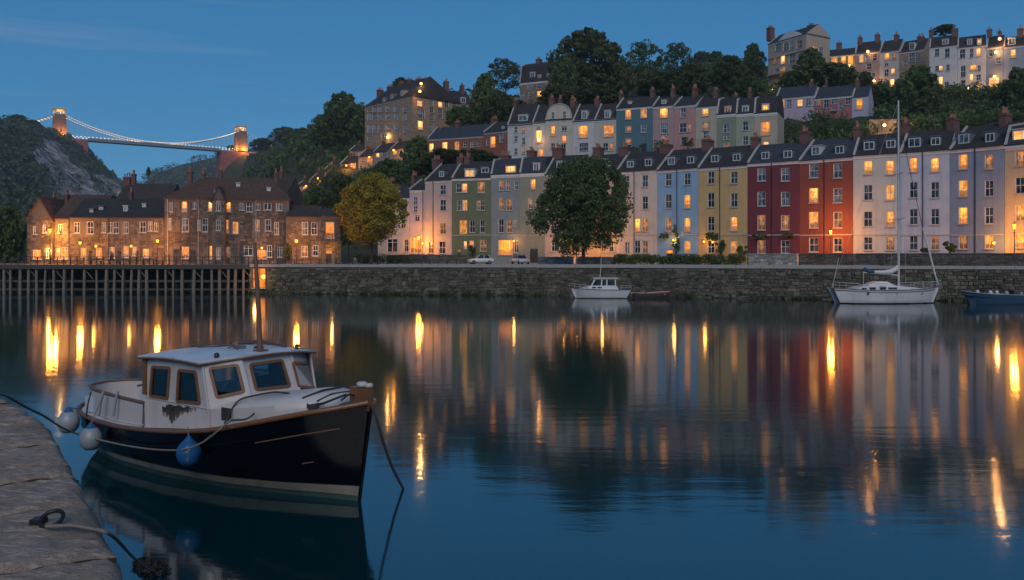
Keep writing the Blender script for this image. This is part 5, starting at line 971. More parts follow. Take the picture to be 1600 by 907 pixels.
# ------------------------------------------------------------------ undergrowth, one mass each
def clear(x, y, front=7.0):
    for (A, dx, W, dp) in FOOT:
        rx, ry = x - A[0], y - A[1]; u = rx * dx[0] + ry * dx[1]; v = -rx * dx[1] + ry * dx[0]
        if -2.5 < u < W + 2.5 and -front < v < dp + 1.5: return False
    return True
def under(name, n, fx, fy, rad, leaves, size, mat, label, ok=lambda x, y, z: True, gz=ground, lift=.3):
    c = []; r = []; k = 0
    while len(c) < n and k < n * 12:
        k += 1; x, y = fx(), fy()
        z = gz(x, y)
        if z is None or not ok(x, y, z): continue
        q = random.uniform(*rad); c.append((x, y, z + q * lift)); r.append(q)
    o = ob(name, leaf_mesh(name, c, r, leaves, size, mat)); tag(o, label, 'undergrowth', kind='stuff'); return o
def okh(x, y, z):
    px = CX + x / y * F; py = HY - (z - H) / y * F
    return px < 1680 and px > 330 and z > 7 and clear(x, y, 6.0) and not (1355 < px < 1405 and y < 170 and y > 140)
under('hillside_undergrowth', 4600, lambda: random.uniform(-100, 190), lambda: random.uniform(150, 330), (1.6, 3.0), 70, .38, M['leaf'], 'dark bushes and ivy covering the hillside between the houses', okh)
under('hillside_shrubs', 700, lambda: random.uniform(-60, 170), lambda: random.uniform(135, 260), (1.0, 1.9), 60, .28, M['leaf2'], 'lighter green shrubs and brambles scattered over the hillside', lambda x, y, z: okh(x, y, z), ground)
under('scrub_slope', 600, lambda: random.uniform(70, 140), lambda: random.uniform(145, 205), (.8, 1.7), 60, .25, M['leaf2'], 'green scrub on the open slope above the right end of the terrace', lambda x, y, z: CX + x / y * F > 1405 and clear(x, y, 4))
under('ridge_wood', 2600, lambda: random.uniform(-300, 60), lambda: random.uniform(280, 840), (3.0, 6.5), 50, .95, M['leaf'], 'dark unbroken wood on the ridge between the bridge and the town', lambda x, y, z: z > 12 and 345 < CX + x / y * F < 900 and (y < 790 or x > -262) and HY - (z - H) / y * F > np.interp(CX + x / y * F, [345, 400, 480, 560, 640, 760, 900], [262, 243, 205, 165, 160, 150, 110]) and clear(x, y, 12))
def gz_(x, y):
    d = gorge_base(y) - x
    if d < 0: return None
    v = gorge_pt(d, y)
    if is_cliff(v) and random.random() < .97: return None
    gz_.v = v; return v[2]
under('gorge_wood', 2600, lambda: random.uniform(-480, -105), lambda: random.uniform(170, 1150), (3.5, 6.5), 55, 1.0, M['leaf4'], 'blue green wood covering the gorge side below the bridge', lambda x, y, z: y > 230 or random.random() < .5, gz_)
fc = []
for _ in range(420):
    v = far_pt(random.uniform(195, 520), random.uniform(0, .8)); fc.append(v)
o = ob('far_wood', leaf_mesh('far_wood', [(a, b, c + 3) for a, b, c in fc], [random.uniform(6, 11) for _ in fc], 60, 1.6, M['leaf4'])); tag(o, 'hazy wood on the far hill beyond the bridge', 'wood', kind='stuff')

# ------------------------------------------------------------------ garden walls, hedge, retaining wall
def gwall(nm, lb, x0, x1, Y0, Y1, top, mat, base=QZ, th=.45, cat='wall', hs=.34):
    a = Vector((X_(x0, Y0), Y0)); b = Vector((X_(x1, Y1), Y1)); w = (b - a).length; t = thing(nm, (a.x, a.y, base), lb, cat, None, math.atan2(b.y - a.y, b.x - a.x)); h = Z_(top, (Y0 + Y1) / 2) - base
    MB().box(0, w, 0, th, -.5, h).build('core', M[mat], t); tag(rubble(0, w, -.05, h - .02, (), hs, .6, 0, .05).build('rubble_stones', M[mat], t), kind='stuff')
    k = max(1, int(w / 1.1))
    for i in range(k): MB().box(w * i / k + .01, w * (i + 1) / k - .01, -.09, th + .06, h + .003, h + .12 + random.uniform(-.01, .02)).build('coping_stone', M[mat], t)
    return t
gwall('garden_wall', 'whitewashed stained garden wall before the crimson house', 1169, 1246, Yf(1169) - 6, Yf(1246) - 6, 398, 'whitewash')
gwall('garden_wall', 'mossy grey garden wall before the brick red house', 1247, 1334, Yf(1247) - 4, Yf(1334) - 4, 398, 'rubble')
gwall('garden_wall', 'long dark rubble garden wall behind the white yacht', 1336, 1660, Yf(1336) - 6, Yf(1650) - 5, 397.5, 'rubble')
gwall('garden_wall', 'low white wall left of the big tree trunk', 840, 895, 126, 124.5, 403, 'whitewash')
gwall('garden_wall', 'low white wall right of the big tree trunk', 902, 962, 124, 122.5, 403, 'whitewash')
gwall('garden_wall', 'dark garden wall at the foot of the pink and green houses', 604, 729, 143, 139, 399.5, 'rubble')
gwall('retaining_wall', 'rubble retaining wall glowing orange in lamplight above the cream house', 1358, 1401, 160, 159, 188, 'warmrubble', Z_(210, 160), hs=.5)
gwall('retaining_wall', 'short stretch of orange lit rubble wall beyond the yacht mast', 1416, 1430, 159.5, 159, 195, 'warmrubble', Z_(210, 160), hs=.5)
lamp(None, P(1424, 198, 157.8), 60, (1, .5, .15), .2, 'wall_light')
hc = []; hr = []
for i in range(330):
    k = random.random(); px = 963 + 203 * k; Y = 121.5 - 5 * k; hc.append((X_(px, Y), Y + random.uniform(-.6, .6), QZ + random.uniform(.2, 1.25))); hr.append(random.uniform(.35, .6))
tag(ob('hedge', leaf_mesh('hedge', hc, hr, 60, .10, M['leaf'])), 'long dark clipped hedge before the ivory, blue and ochre houses', 'hedge')
hc = [(X_(px, 139.5), 139.5 + random.uniform(-.5, .5), QZ + random.uniform(.2, 1.2)) for px in np.linspace(560, 640, 90)]
tag(ob('hedge', leaf_mesh('hedge', hc, [random.uniform(.4, .7)] * 90, 60, .1, M['leaf'])), 'dark hedge beneath the yellow lit tree', 'hedge')
def bush(px, py, rx, ry, Y, lb, mat='leaf2', nm='shrub', stem=True, n=16):
    c = P(px, py, Y); rx, ry = rx / F * Y, ry / F * Y; t = thing(nm, (c.x, c.y, c.z - ry), lb, 'shrub')
    dp = .6 if stem else .12
    cc = [(random.uniform(-rx, rx) * .75, random.uniform(-.5, .4) * rx * dp, ry + random.uniform(-ry, ry) * .8) for _ in range(n)]
    ob('foliage', leaf_mesh('foliage', cc, [min(rx, ry) * random.uniform(.3, .5) for _ in cc], 70, .11, M[mat]), t)
    s = MB()
    for q in cc[:5]: s.tube([(0, 0, -.6), (q[0] * .4, 0, q[2] * .5), q], [.05, .03, .012], 5)
    if stem: s.build('stem', M['bark'], t)
bush(1056, 374, 6, 26, Yf(1056) - .7, 'tall climbing shrub on the sky blue house', 'leaf', n=22); bush(1037, 369, 9, 4, Yf(1037) - .6, 'creeper over the sky blue house door', 'leaf', stem=False)
bush(1112, 370, 14, 6, Yf(1112) - .6, 'creeper over the ochre house left window', 'leaf', n=20, stem=False); bush(1127, 384, 9, 11, Yf(1127) - 1.2, 'shrub by the ochre house drainpipe'); bush(1160, 391, 9, 8, Yf(1160) - 1.5, 'round bush at the right corner of the ochre house', 'leaf')
bush(1188, 369, 16, 4, Yf(1188) - .6, 'creeper under the lower windows of the crimson house', 'leaf', n=20, stem=False); bush(1230, 368, 12, 4, Yf(1230) - .6, 'creeper at the right side of the crimson house', 'leaf', stem=False); bush(1484, 386, 11, 8, Yf(1484) - 2, 'bush between the lavender and slate blue houses'); bush(1446, 391, 8, 4, Yf(1446) - 2, 'low bush under the lavender house')
bush(738, 392, 6, 9, Yf(738) - 1.5, 'bush by the lit door of the green house', 'leaf2'); bush(1075, 222, 10, 8, Ym(1070) - 3, 'garden bush before the salmon pink house', 'leaf'); bush(992, 232, 16, 6, Ym(990) - 3, 'garden bush before the teal house', 'leaf'); bush(1030, 228, 10, 8, Ym(1030) - 3, 'garden bush before the mauve house', 'leaf')
bush(1290, 200, 70, 14, 172, 'long overgrown bank of ivy below the pastel cottages', 'leaf', n=70, stem=False); bush(50, 393, 14, 14, 128, 'shrub left of the gabled stone house', 'leaf2'); 
bush(448, 390, 7, 14, 123.8, 'dark shrub against the stone cottage', 'leaf')

# ------------------------------------------------------------------ cars
M['carwhite'] = plain('car_paint_white', (.55, .54, .52), .25, 0, .04, 2, .02); M['carglass'] = darkpane('car_glass', (.008, .01, .012), (.03, .035, .04)); M['tyre'] = plain('tyre_rubber', (.015, .015, .015), .8); M['headlight'] = plain('headlight_glass', (.5, .48, .42), .15); M['taillight'] = plain('taillight_glass', (.25, .01, .01), .2)
def make_car(px, Y, rz, lb):
    t = thing('parked_car', (X_(px, Y), Y, QZ + .01), lb, 'car', 'cars parked at the garden wall', rz)
    b = MB(); L_ = 1.95; hw = .82
    st = [(-L_, .42, .74, .70), (-1.85, .32, .86, .78), (-1.2, .28, .92, hw), (0, .28, .93, hw), (1.1, .28, .90, hw), (1.75, .30, .80, .78), (L_, .42, .66, .66)]
    rings = []
    for x, z0, z1, w in st: rings += [(x, -w, z0 + .05), (x, -w - .02, (z0 + z1) / 2), (x, -w + .03, z1 - .03), (x, -w + .1, z1), (x, w - .1, z1), (x, w - .03, z1 - .03), (x, w + .02, (z0 + z1) / 2), (x, w, z0 + .05), (x, w - .1, z0), (x, -w + .1, z0)]
    n = 10; b.add(rings, [(i * n + k, (i + 1) * n + k, (i + 1) * n + (k + 1) % n, i * n + (k + 1) % n) for i in range(len(st) - 1) for k in range(n)] + [tuple(range(n)), tuple(range(len(rings) - n, len(rings)))[::-1]], 0, True)
    b.add([(-1.5, -.74, .9), (.85, -.74, .9), (.35, -.6, 1.42), (-1.15, -.6, 1.42), (-1.5, .74, .9), (.85, .74, .9), (.35, .6, 1.42), (-1.15, .6, 1.42)], [(3, 2, 6, 7)])
    for s in (-1, 1):
        for x0, x1, a, c in ((-1.5, -1.38, -1.15, -1.06), (-.42, -.34, -.42, -.34), (.75, .85, .27, .35)): b.add([(x0, s * .745, .9), (x1, s * .745, .9), (c, s * .605, 1.42), (a, s * .605, 1.42)], [(0, 1, 2, 3)])
    b.build('body', M['carwhite'], t)
    g = MB()
    for s in (-1, 1): g.add([(-1.4, s * .735, .93), (.78, s * .735, .93), (.3, s * .6, 1.38), (-1.08, s * .6, 1.38)], [(0, 1, 2, 3)])
    g.add([(.84, -.7, .92), (.84, .7, .92), (.35, .58, 1.39), (.35, -.58, 1.39)], [(0, 1, 2, 3)]); g.add([(-1.49, -.7, .92), (-1.49, .7, .92), (-1.15, .58, 1.39), (-1.15, -.58, 1.39)], [(3, 2, 1, 0)]); g.build('glazing', M['carglass'], t)
    ax = Matrix.Rotation(math.radians(90), 3, 'X')
    for x in (-1.2, 1.22):
        for s in (-1, 1):
            w = MB().lathe([(.001, -.1), (.2, -.1), (.3, -.09), (.31, 0), (.3, .09), (.2, .1), (.001, .1)], (x, s * .78, .31), 14, axis=ax).build('wheel', M['tyre'], t)
            MB().lathe([(.001, -.115), (.18, -.11), (.19, .11), (.001, .115)], (x, s * .78, .31), 10, axis=ax).build('rim', M['lead'], w)
    for s in (-1, 1): MB().box(1.82, 1.93, s * .55 - .14, s * .55 + .14, .58, .72).build('headlight', M['headlight'], t); MB().box(-1.93, -1.83, s * .62 - .08, s * .62 + .08, .55, .74).build('taillight', M['taillight'], t)
    MB().box(1.9, 1.97, -.25, .25, .45, .55).build('number_plate', M['white'], t); return t
make_car(751, 126, math.radians(196), 'white hatchback parked before the green house'); make_car(813, 125, math.radians(-68), 'pale car nose out before the grey blue house, lit by shop light')
# ------------------------------------------------------------------ cafe furniture, boxes, a walker on the jetty
def chair(px, py, rz, lb, mat='white'):
    p = PZ(px, py, QZ); t = thing('cafe_chair', (p.x, p.y, QZ), lb, 'chair', 'cafe chairs on the quay', rz)
    MB().box(-.24, .24, -.24, .24, .43, .48).build('seat', M[mat], t); MB().box(-.24, .24, .2, .25, .52, .95).build('backrest', M[mat], t)
    for sx in (-1, 1):
        for sy in (-1, 1): MB().box(sx * .21 - .025, sx * .21 + .025, sy * .21 - .025, sy * .21 + .025, 0, .43).build('leg', M[mat], t)
def table(px, py, lb):
    p = PZ(px, py, QZ); t = thing('cafe_table', (p.x, p.y, QZ), lb, 'table', 'cafe tables on the quay')
    MB().lathe([(.001, .73), (.45, .73), (.45, .70), (.001, .70)], (0, 0, 0), 14, smooth=False).build('tabletop', M['lead'], t); MB().lathe([(.25, 0), (.04, .04), (.03, .70)], (0, 0, 0), 8).build('pedestal', M['black_iron'], t)
for a in [(490, 411.6, .4, 'pale cafe chair left of the table by the stone cottage'), (503, 411.5, 2.6, 'pale cafe chair right of the table by the stone cottage'), (530, 411.5, -.5, 'white cafe chair beside the dark doorway left of the yellow tree'), (555, 411.5, .2, 'white cafe chair left of the yellow tree trunk'), (566, 411.6, 1.2, 'white cafe chair nearest the yellow tree trunk')]: chair(*a)
table(496.5, 411.5, 'round cafe table by the stone cottage'); table(561, 411.3, 'round cafe table beside the yellow tree')
p = PZ(592, 411, QZ); ps = thing('cafe_parasol', (p.x, p.y, QZ), 'dark open parasol right of the yellow tree trunk', 'parasol')
MB().tube([(0, 0, 0), (0, 0, 2.75)], .03, 6).build('pole', M['black_iron'], ps); MB().lathe([(1.15, 2.1), (.6, 2.45), (.03, 2.72)], (0, 0, 0), 8, smooth=False).build('canopy', M['door_dark'], ps); MB().lathe([(.28, 0), (.28, .08), (.05, .12)], (0, 0, 0), 10).build('base', M['lead'], ps)
p = P(175, 405, 116.6); pz = 3.985
M['coat'] = plain('dark_coat', (.03, .032, .04), .85); M['trouser'] = plain('dark_trousers', (.018, .018, .02), .85); M['skin'] = plain('skin', (.36, .22, .16), .6); M['hair'] = plain('grey_hair', (.25, .22, .2), .8)
def skin_obj(name, verts, edges, radii, mat, parent, root=0):
    me = bpy.data.meshes.new(name); me.from_pydata(verts, edges, []); me.materials.append(mat); o = ob(name, me, parent); md = o.modifiers.new('skin', 'SKIN'); me.skin_vertices
    for v, r in zip(me.skin_vertices[0].data, radii): v.radius = (r, r)
    me.skin_vertices[0].data[root].use_root = True; sb = o.modifiers.new('sub', 'SUBSURF'); sb.levels = 1; sb.render_levels = 1; return o
pe = thing('person', (p.x, p.y, pz), 'person in a dark coat walking along the jetty behind the railing', 'person', None, .2)
V = [(0, 0, .93), (0, 0, 1.2), (0, 0, 1.42), (0, 0, 1.53), (.02, 0, 1.66), (-.1, 0, .88), (-.22, -.02, .47), (-.36, 0, .08), (-.26, 0, .04), (.1, 0, .88), (.22, .02, .48), (.26, .02, .08), (.38, .02, .05), (0, -.2, 1.4), (-.14, -.24, 1.12), (-.05, -.26, .88), (0, .2, 1.4), (.1, .24, 1.12), (.24, .24, .92)]
Ed = [(0, 1), (1, 2), (2, 3), (3, 4), (0, 5), (5, 6), (6, 7), (7, 8), (0, 9), (9, 10), (10, 11), (11, 12), (2, 13), (13, 14), (14, 15), (2, 16), (16, 17), (17, 18)]
Rr = [.15, .15, .14, .06, .1, .1, .07, .045, .04, .1, .07, .045, .04, .075, .05, .035, .075, .05, .035]
skin_obj('body', V, Ed, Rr, M['coat'], pe)
MB().lathe([(.001, -.12), (.075, -.08), (.095, 0), (.08, .1), (.001, .13)], (.025, 0, 1.66), 12).build('head', M['skin'], pe); MB().lathe([(.1, -.02), (.105, .05), (.08, .12), (.001, .145)], (.01, 0, 1.66), 12).build('hair', M['hair'], pe)
MB().lathe([(.2, .62), (.19, .9), (.17, 1.2), (.175, 1.4), (.08, 1.5)], (0, 0, 0), 12).build('coat', M['coat'], pe)
for x, y, lb in [(150, 116.2, 'dark wooden bench left of the walker on the jetty'), (195, 116.3, 'dark wooden bench right of the walker on the jetty'), (232, 116.5, 'dark wooden bench near the jetty street lamp')]:
    t = thing('bench', (X_(x, y), y, 3.99), lb, 'bench', 'benches on the jetty')
    MB().box(-.8, .8, -.2, .2, .42, .47).build('seat', M['deckwood'], t); MB().box(-.8, .8, .2, .25, .55, .85).build('backrest', M['deckwood'], t)
    for s in (-.7, .7): MB().box(s - .04, s + .04, -.18, .22, 0, .42).build('leg', M['black_iron'], t)
# ------------------------------------------------------------------ the moored motor boat in front
from mathutils.geometry import tessellate_polygon
M['navy'] = plain('navy_gloss_paint', (0.0022, 0.0028, 0.006), .14, 0, .3, 1.2, .03, .13); M['boatwhite'] = paint('boat_white_paint', (.53, .48, .46), .42, .07, .22, 1.6); M['boatdeck'] = paint('boat_deck_paint', (.52, .56, .62), .5, .16, .5, 1.8)
M['teal'] = plain('antifouling_teal', (.03, .07, .065), .6, 0, .4, 2); M['stripe'] = paint('boot_stripe', (.24, .22, .18), .6, .25, .6, 2)
def woodmat(name, c, rough=.35):
    t = NT(name); v = t.coord(scale=(.8, 7, 7)); n = t.noise(v, 3, 5, .7); t.pbr(col=t.mix(n, sc(c, .45), sc(c, 1.5)), rough=rough, normal=t.bump(n, .25, .01)); return t.mat
M['varnish'] = woodmat('varnished_wood', (.155, .064, .024)); M['oldwood'] = woodmat('weathered_wood', (.13, .065, .045), .6); M['rope'] = plain('rope', (.17, .14, .115), .9, 0, .3, 30, .5); M['ropedark'] = plain('rope_wet', (.035, .03, .028), .8, 0, .3, 30, .5)
M['rust'] = plain('bare_rusty_patch', (.028, .018, .014), .85, 0, .6, 6, .6); M['fgrey'] = plain('fender_grey', (.22, .245, .265), .4, 0, .15, 3); M['fblue'] = plain('fender_blue', (.012, .075, .20), .3, 0, .15, 3); M['cushion'] = plain('cabin_lining', (.07, .08, .10), .8)
def glassmat():
    t = NT('cabin_glass'); fr = t.n('ShaderNodeFresnel', {'IOR': 1.55}); tr = t.n('ShaderNodeBsdfTransparent', {'Color': (.62, .68, .72)}); gl = t.n('ShaderNodeBsdfGlossy', {'Color': (1, 1, 1), 'Roughness': .03})
    m = t.n('ShaderNodeMixShader', {0: t.math('ADD', fr.outputs[0], .03), 1: tr.outputs[0], 2: gl.outputs[0]}); t.t.links.new(m.outputs[0], t.out.inputs[0]); return t.mat
M['glass'] = glassmat()
TH = math.radians(-35); BO = Vector((-3.25, 17.5, 0))
boat = thing('motor_boat', BO, 'navy hulled motor boat with white wheelhouse moored at the stone quay', 'boat', None, TH)
BM = Matrix.Translation(BO) @ Matrix.Rotation(TH, 4, 'Z'); BI = BM.inverted(); CAM = BI @ Vector((0, 0, H))
def ray(px, py): return (BI.to_3x3() @ Vector(((px - CX) / F, 1, -(py - HY) / F)))
def onp(px, py, o, n):
    d = ray(px, py); k = (o - CAM).dot(n) / d.dot(n); return CAM + d * k
def side(px, py, off): return onp(px, py, Vector((0, -off, 0)), Vector((0, 1, 0)))
def cur(pts, n):
    a = np.array(pts, float); s = np.concatenate([[0], np.cumsum(np.linalg.norm(np.diff(a[:, :2], axis=0), axis=1))]); t = np.linspace(0, s[-1], n); r = np.stack([np.interp(t, s, a[:, k]) for k in range(a.shape[1])], 1)
    for _ in range(2): r[1:-1] = (r[:-2] + 2 * r[1:-1] + r[2:]) / 4
    return r
NS = 44
rail = cur([(-10.2, 0, 1.16), (-10.12, .5, 1.13), (-9.75, .92, 1.08), (-9.2, 1.14, 1.04), (-7.9, 1.37, 1.01), (-6.6, 1.52, 1.05), (-5.4, 1.6, 1.13), (-4.2, 1.62, 1.24), (-3, 1.6, 1.40), (-2.5, 1.56, 1.5), (-1.3, 1.3, 1.78), (-.4, .82, 1.98), (0, .46, 2.05), (.34, .05, 2.13)], NS)
wl = cur([(-9.7, 0), (-9.5, .45), (-9.0, .8), (-8, 1.08), (-7, 1.24), (-5, 1.25), (-3.1, .98), (-1.7, .55), (-.6, .18), (0, .03)], NS)
LV = [(-.6, -1), (-.25, -1), (0, 0)]
def hull_pt(i, z, s):
    zs = rail[i][2]
    if z <= 0: k = max(0, 1 + z / 1.1); return Vector((wl[i][0] * (1 + z * .03), s * wl[i][1] * k ** .6, z))
    q = z / zs; e = q ** .85; x = wl[i][0] + (rail[i][0] - wl[i][0]) * q; y = wl[i][1] + (rail[i][1] - wl[i][1]) * e + .10 * math.sin(math.pi * q) * min(1, wl[i][1] * 2); return Vector((x, s * y, z))
def band(fz, name, mat, push=0.0, smooth=True):
    mb = MB()
    for s in (-1, 1):
        rows = [[hull_pt(i, f(i), s) + Vector((0, s * push, 0)) for i in range(NS)] for f in fz]
        vs = [v for r in rows for v in r]; fs = [(r * NS + i, r * NS + i + 1, (r + 1) * NS + i + 1, (r + 1) * NS + i) for r in range(len(rows) - 1) for i in range(NS - 1)]
        mb.add(vs, fs if s < 0 else [f[::-1] for f in fs], 0, smooth)
    return mb.build(name, mat, boat)
band([lambda i, k=k: .33 + (rail[i][2] - .33) * k / 8 for k in range(9)], 'hull', M['navy'])
band([lambda i: .2 - .08 * i / NS, lambda i: .29 + .04 * i / NS], 'boot_stripe', M['stripe'], .012); band([lambda i: -.55, lambda i: -.25, lambda i: 0.0, lambda i: .335], 'bottom_paint', M['teal'])
def hull_line(dz, r, name, mat, i0, i1, sides=(-1, 1), push=.01, flat=False):
    m = MB()
    for s in sides: m.tube([hull_pt(i, rail[i][2] - dz, s) + Vector((0, s * push, 0)) for i in range(i0, i1)], r, 8)
    return m.build(name, mat, boat)
hull_line(.0, .06, 'rubbing_rail', M['oldwood'], 0, 26, push=.02); hull_line(.0, .058, 'rubbing_rail', M['varnish'], 25, NS, push=.02)
hull_line(.46, .014, 'strake', M['oldwood'], 34, 42); hull_line(.36, .022, 'strake', M['navy'], 2, 35); hull_line(1.12, .012, 'strake', M['oldwood'], 38, 40)
# decks
dk = MB(); vs = []
for i in range(NS): vs += [(rail[i][0], -rail[i][1] + .02, rail[i][2] - .03), (rail[i][0], 0, rail[i][2] + .03), (rail[i][0], rail[i][1] - .02, rail[i][2] - .03)]
dk.add(vs, [(i * 3 + k, i * 3 + 3 + k, i * 3 + 4 + k, i * 3 + 1 + k) for i in range(NS - 1) for k in (0, 1)]); dk.build('deck', M['boatdeck'], boat)
# aft bulwark round the cockpit
def inset(i, d):
    a, b = rail[max(i - 1, 0)], rail[min(i + 1, NS - 1)]; t = Vector((b[0] - a[0], b[1] - a[1])).normalized(); return Vector((rail[i][0] + t.y * d, max(0, rail[i][1] - t.x * d)))
ib = [i for i in range(NS) if rail[i][0] < -5.82]
path = [(Vector((inset(i, .24).x, -inset(i, .24).y))) for i in ib][::-1] + [inset(i, .24) for i in ib][1:]
ztop = [1.64 + .03 * abs(k - len(ib)) / len(ib) * 0 for k in range(len(path))]; zbot = [rail[i][2] - .02 for i in ib][::-1] + [rail[i][2] - .02 for i in ib][1:]
bw = MB(); n = len(path)
vs = [(p.x, p.y, zbot[k]) for k, p in enumerate(path)] + [(p.x * .998, p.y * .985, ztop[k]) for k, p in enumerate(path)]
inn = [(-7.9 + (v[0] + 7.9) * .985, v[1] * .955, v[2]) for v in vs]
bw.add(vs, [(k, n + k, n + k + 1, k + 1) for k in range(n - 1)], 0, True); bw.add(inn, [(k, k + 1, n + k + 1, n + k) for k in range(n - 1)], 0, True); bw.build('bulwark', M['boatwhite'], boat)
MB().tube([(p.x * .998, p.y * .97, ztop[k] + .02) for k, p in enumerate(path)], .045, 6).build('bulwark_rail', M['oldwood'], boat)
MB().tube([(p.x * .998, p.y * .992, zbot[k] + .06) for k, p in enumerate(path)], .025, 5).build('toe_rail', M['boatwhite'], boat)
for px_, m_, w_ in ((163, 'fgrey', .04), (186, 'fgrey', .035), (144, 'rust', .02)):
    a, b = side(px_, 612, 1.26), side(px_ - 5, 650, 1.30); a.y -= .03; b.y -= .07; MB().tube([a, (a + b) / 2 + Vector((0, -.02, 0)), b], w_, 5).build('stanchion', M[m_], boat)
MB().box(-9.3, -6.4, -.95, -.55, 1.05, 1.45).box(-9.3, -6.4, .55, .95, 1.05, 1.45).build('cockpit_bench', M['boatdeck'], boat)
MB().tube([(-9.2, .7, 1.92), (-7.6, .85, 1.95), (-6.1, .8, 1.93)], .03, 6).build('boat_hook', M['oldwood'], boat); MB().tube([(-8.9, .3, 1.6), (-7.4, .6, 1.9), (-6.0, .3, 1.75)], .035, 6).build('spar', M['oldwood'], boat)

# wheelhouse of plane panels with framed windows
def panel(name, pts3, wins, mat, th=.045):
    """pts3: corners, counter-clockwise seen from outside; wins: polygons in photo pixels"""
    o = Vector(pts3[0]); ex = (Vector(pts3[1]) - o).normalized(); nn = ex.cross(Vector(pts3[-1]) - o).normalized(); ez = nn.cross(ex)
    to2 = lambda v: (Vector(v) - o).dot(ex), lambda v: (Vector(v) - o).dot(ez)
    f2 = lambda v: Vector(((Vector(v) - o).dot(ex), (Vector(v) - o).dot(ez), 0)); f3 = lambda q, d=0.0: o + ex * q[0] + ez * q[1] + nn * d
    out = [f2(p) for p in pts3]; hs = []
    for w in wins:
        hs.append(w if w and isinstance(w[0], Vector) else [f2(onp(x, y, o, nn)) for x, y in w])
    def area(p): return sum(p[i].x * p[(i + 1) % len(p)].y - p[(i + 1) % len(p)].x * p[i].y for i in range(len(p)))
    hs = [h if area(h) > 0 else h[::-1] for h in hs]
    rd = []
    for h in hs:                                     # round the corners
        r = []
        for i, p in enumerate(h):
            a, b = h[i - 1], h[(i + 1) % len(h)]; k = min(.07, .3 * (p - a).length, .3 * (p - b).length); p1 = p + (a - p).normalized() * k; p2 = p + (b - p).normalized() * k
            r += [p1, p1 * .25 + p * .5 + p2 * .25, p2]
        rd.append(r)
    mb = MB(); tri = tessellate_polygon([out] + rd); allp = out + [p for r in rd for p in r]
    mb.add([f3(p) for p in allp], list(tri)); mb.add([f3(p, -th) for p in allp], [t[::-1] for t in tri], 1)
    wall = mb.build(name, [mat, M['cushion']], boat)
    for r in rd:
        c = sum(r, Vector()) / len(r); n_ = len(r)
        def off(d): 
            q = []
            for i, p in enumerate(r):
                t = (r[(i + 1) % n_] - r[i - 1]).normalized(); q.append(p + Vector((t.y, -t.x, 0)) * d)
            return q
        o1, i1 = off(.012), off(-.055); m = MB()
        m.add([f3(p, .03) for p in o1] + [f3(p, .03) for p in i1], [(i, (i + 1) % n_, n_ + (i + 1) % n_, n_ + i) for i in range(n_)])
        m.add([f3(p, .03) for p in o1] + [f3(p, -.0) for p in o1], [(i, n_ + i, n_ + (i + 1) % n_, (i + 1) % n_) for i in range(n_)])
        m.add([f3(p, .03) for p in i1] + [f3(p, -.06) for p in i1], [(i, (i + 1) % n_, n_ + (i + 1) % n_, n_ + i) for i in range(n_)])
        wf = m.build('window', M['varnish'], boat); g = MB(); g.add([f3(p, -.01) for p in i1], [tuple(range(n_))]); ob('pane', g.mesh('pane', M['glass']), wf)
    return f2, f3
A0 = (-5.85, -1.3); zc = 2.79
SB = lambda x: float(np.interp(x, rail[:, 0], rail[:, 2])) - .02
W1 = [(238, 572), (267, 574), (263, 625), (234, 620)]; W2 = [(279, 577), (307, 580), (314, 632), (276, 629)]
WF1 = [(326, 575), (372, 569), (383, 613), (338, 623)]; WF2 = [(389, 569), (441, 562), (454, 605), (399, 611)]; WF3 = [(456, 566), (484, 566), (493, 608), (466, 606)]
panel('cabin_side', [(-5.85, -1.3, SB(-5.85)), (-3.3, -1.3, SB(-3.3)), (-3.37, -1.3, 1.79), (-3.6, -1.3, zc), (-5.85, -1.3, zc)], [W1, W2], M['boatwhite'])
pA, pB = (-3.37, -1.3, 1.74), (-2.78, -.62, 1.98); qA, qB = (-3.6, -1.3, zc), (-3.1, -.62, 2.88)
panel('front_panel', [pA, pB, qB, qA], [WF1], M['boatwhite']); pC, qC = (-2.68, .70, 1.98), (-3.0, .70, 2.88)
panel('front_panel', [pB, pC, qC, qB], [WF2], M['boatwhite']); pD, qD = (-3.0, 1.5, 1.74), (-3.24, 1.5, zc)
panel('front_panel', [pC, pD, qD, qC], [WF3], M['boatwhite'])
hv = [Vector((.45, .80, 0)), Vector((1.5, .80, 0)), Vector((1.5, 1.72, 0)), Vector((.45, 1.72, 0))]; hv2 = [Vector((1.72, .80, 0)), Vector((2.75, .80, 0)), Vector((2.75, 1.72, 0)), Vector((1.72, 1.72, 0))]
panel('cabin_side', [(-2.98, 1.5, SB(-2.98)), (-5.85, 1.5, SB(-5.85)), (-5.85, 1.5, zc), (-3.24, 1.5, zc)], [[Vector((p.x - .2, p.y - .2, 0)) for p in hv], [Vector((p.x - .1, p.y - .2, 0)) for p in hv2]], M['boatwhite'])
panel('cabin_back', [(-5.85, 1.5, SB(-5.85)), (-5.85, -1.3, SB(-5.85)), (-5.85, -1.3, zc), (-5.85, 1.5, zc)], [[Vector((.25, .8, 0)), Vector((1.0, .8, 0)), Vector((1.0, 1.5, 0)), Vector((.25, 1.5, 0))]], M['boatwhite'])
for a, b in ((pA, qA), (pB, qB), (pC, qC), (pD, qD)): MB().tube([a, b], .03, 6).build('corner_post', M['boatwhite'], boat)
MB().box(-5.9, -5.78, -1.36, -1.2, 1.88, zc - .02).build('door_post', M['varnish'], boat)
for x in (-5.83, -3.34): MB().box(x - .022, x + .022, -1.325, -1.3, SB(x), 1.80).build('corner_bead', M['boatwhite'], boat)
MB().tube([(-5.85, -1.315, 1.82), (-3.4, -1.315, 1.79)], .012, 5).build('side_bead', M['boatwhite'], boat)
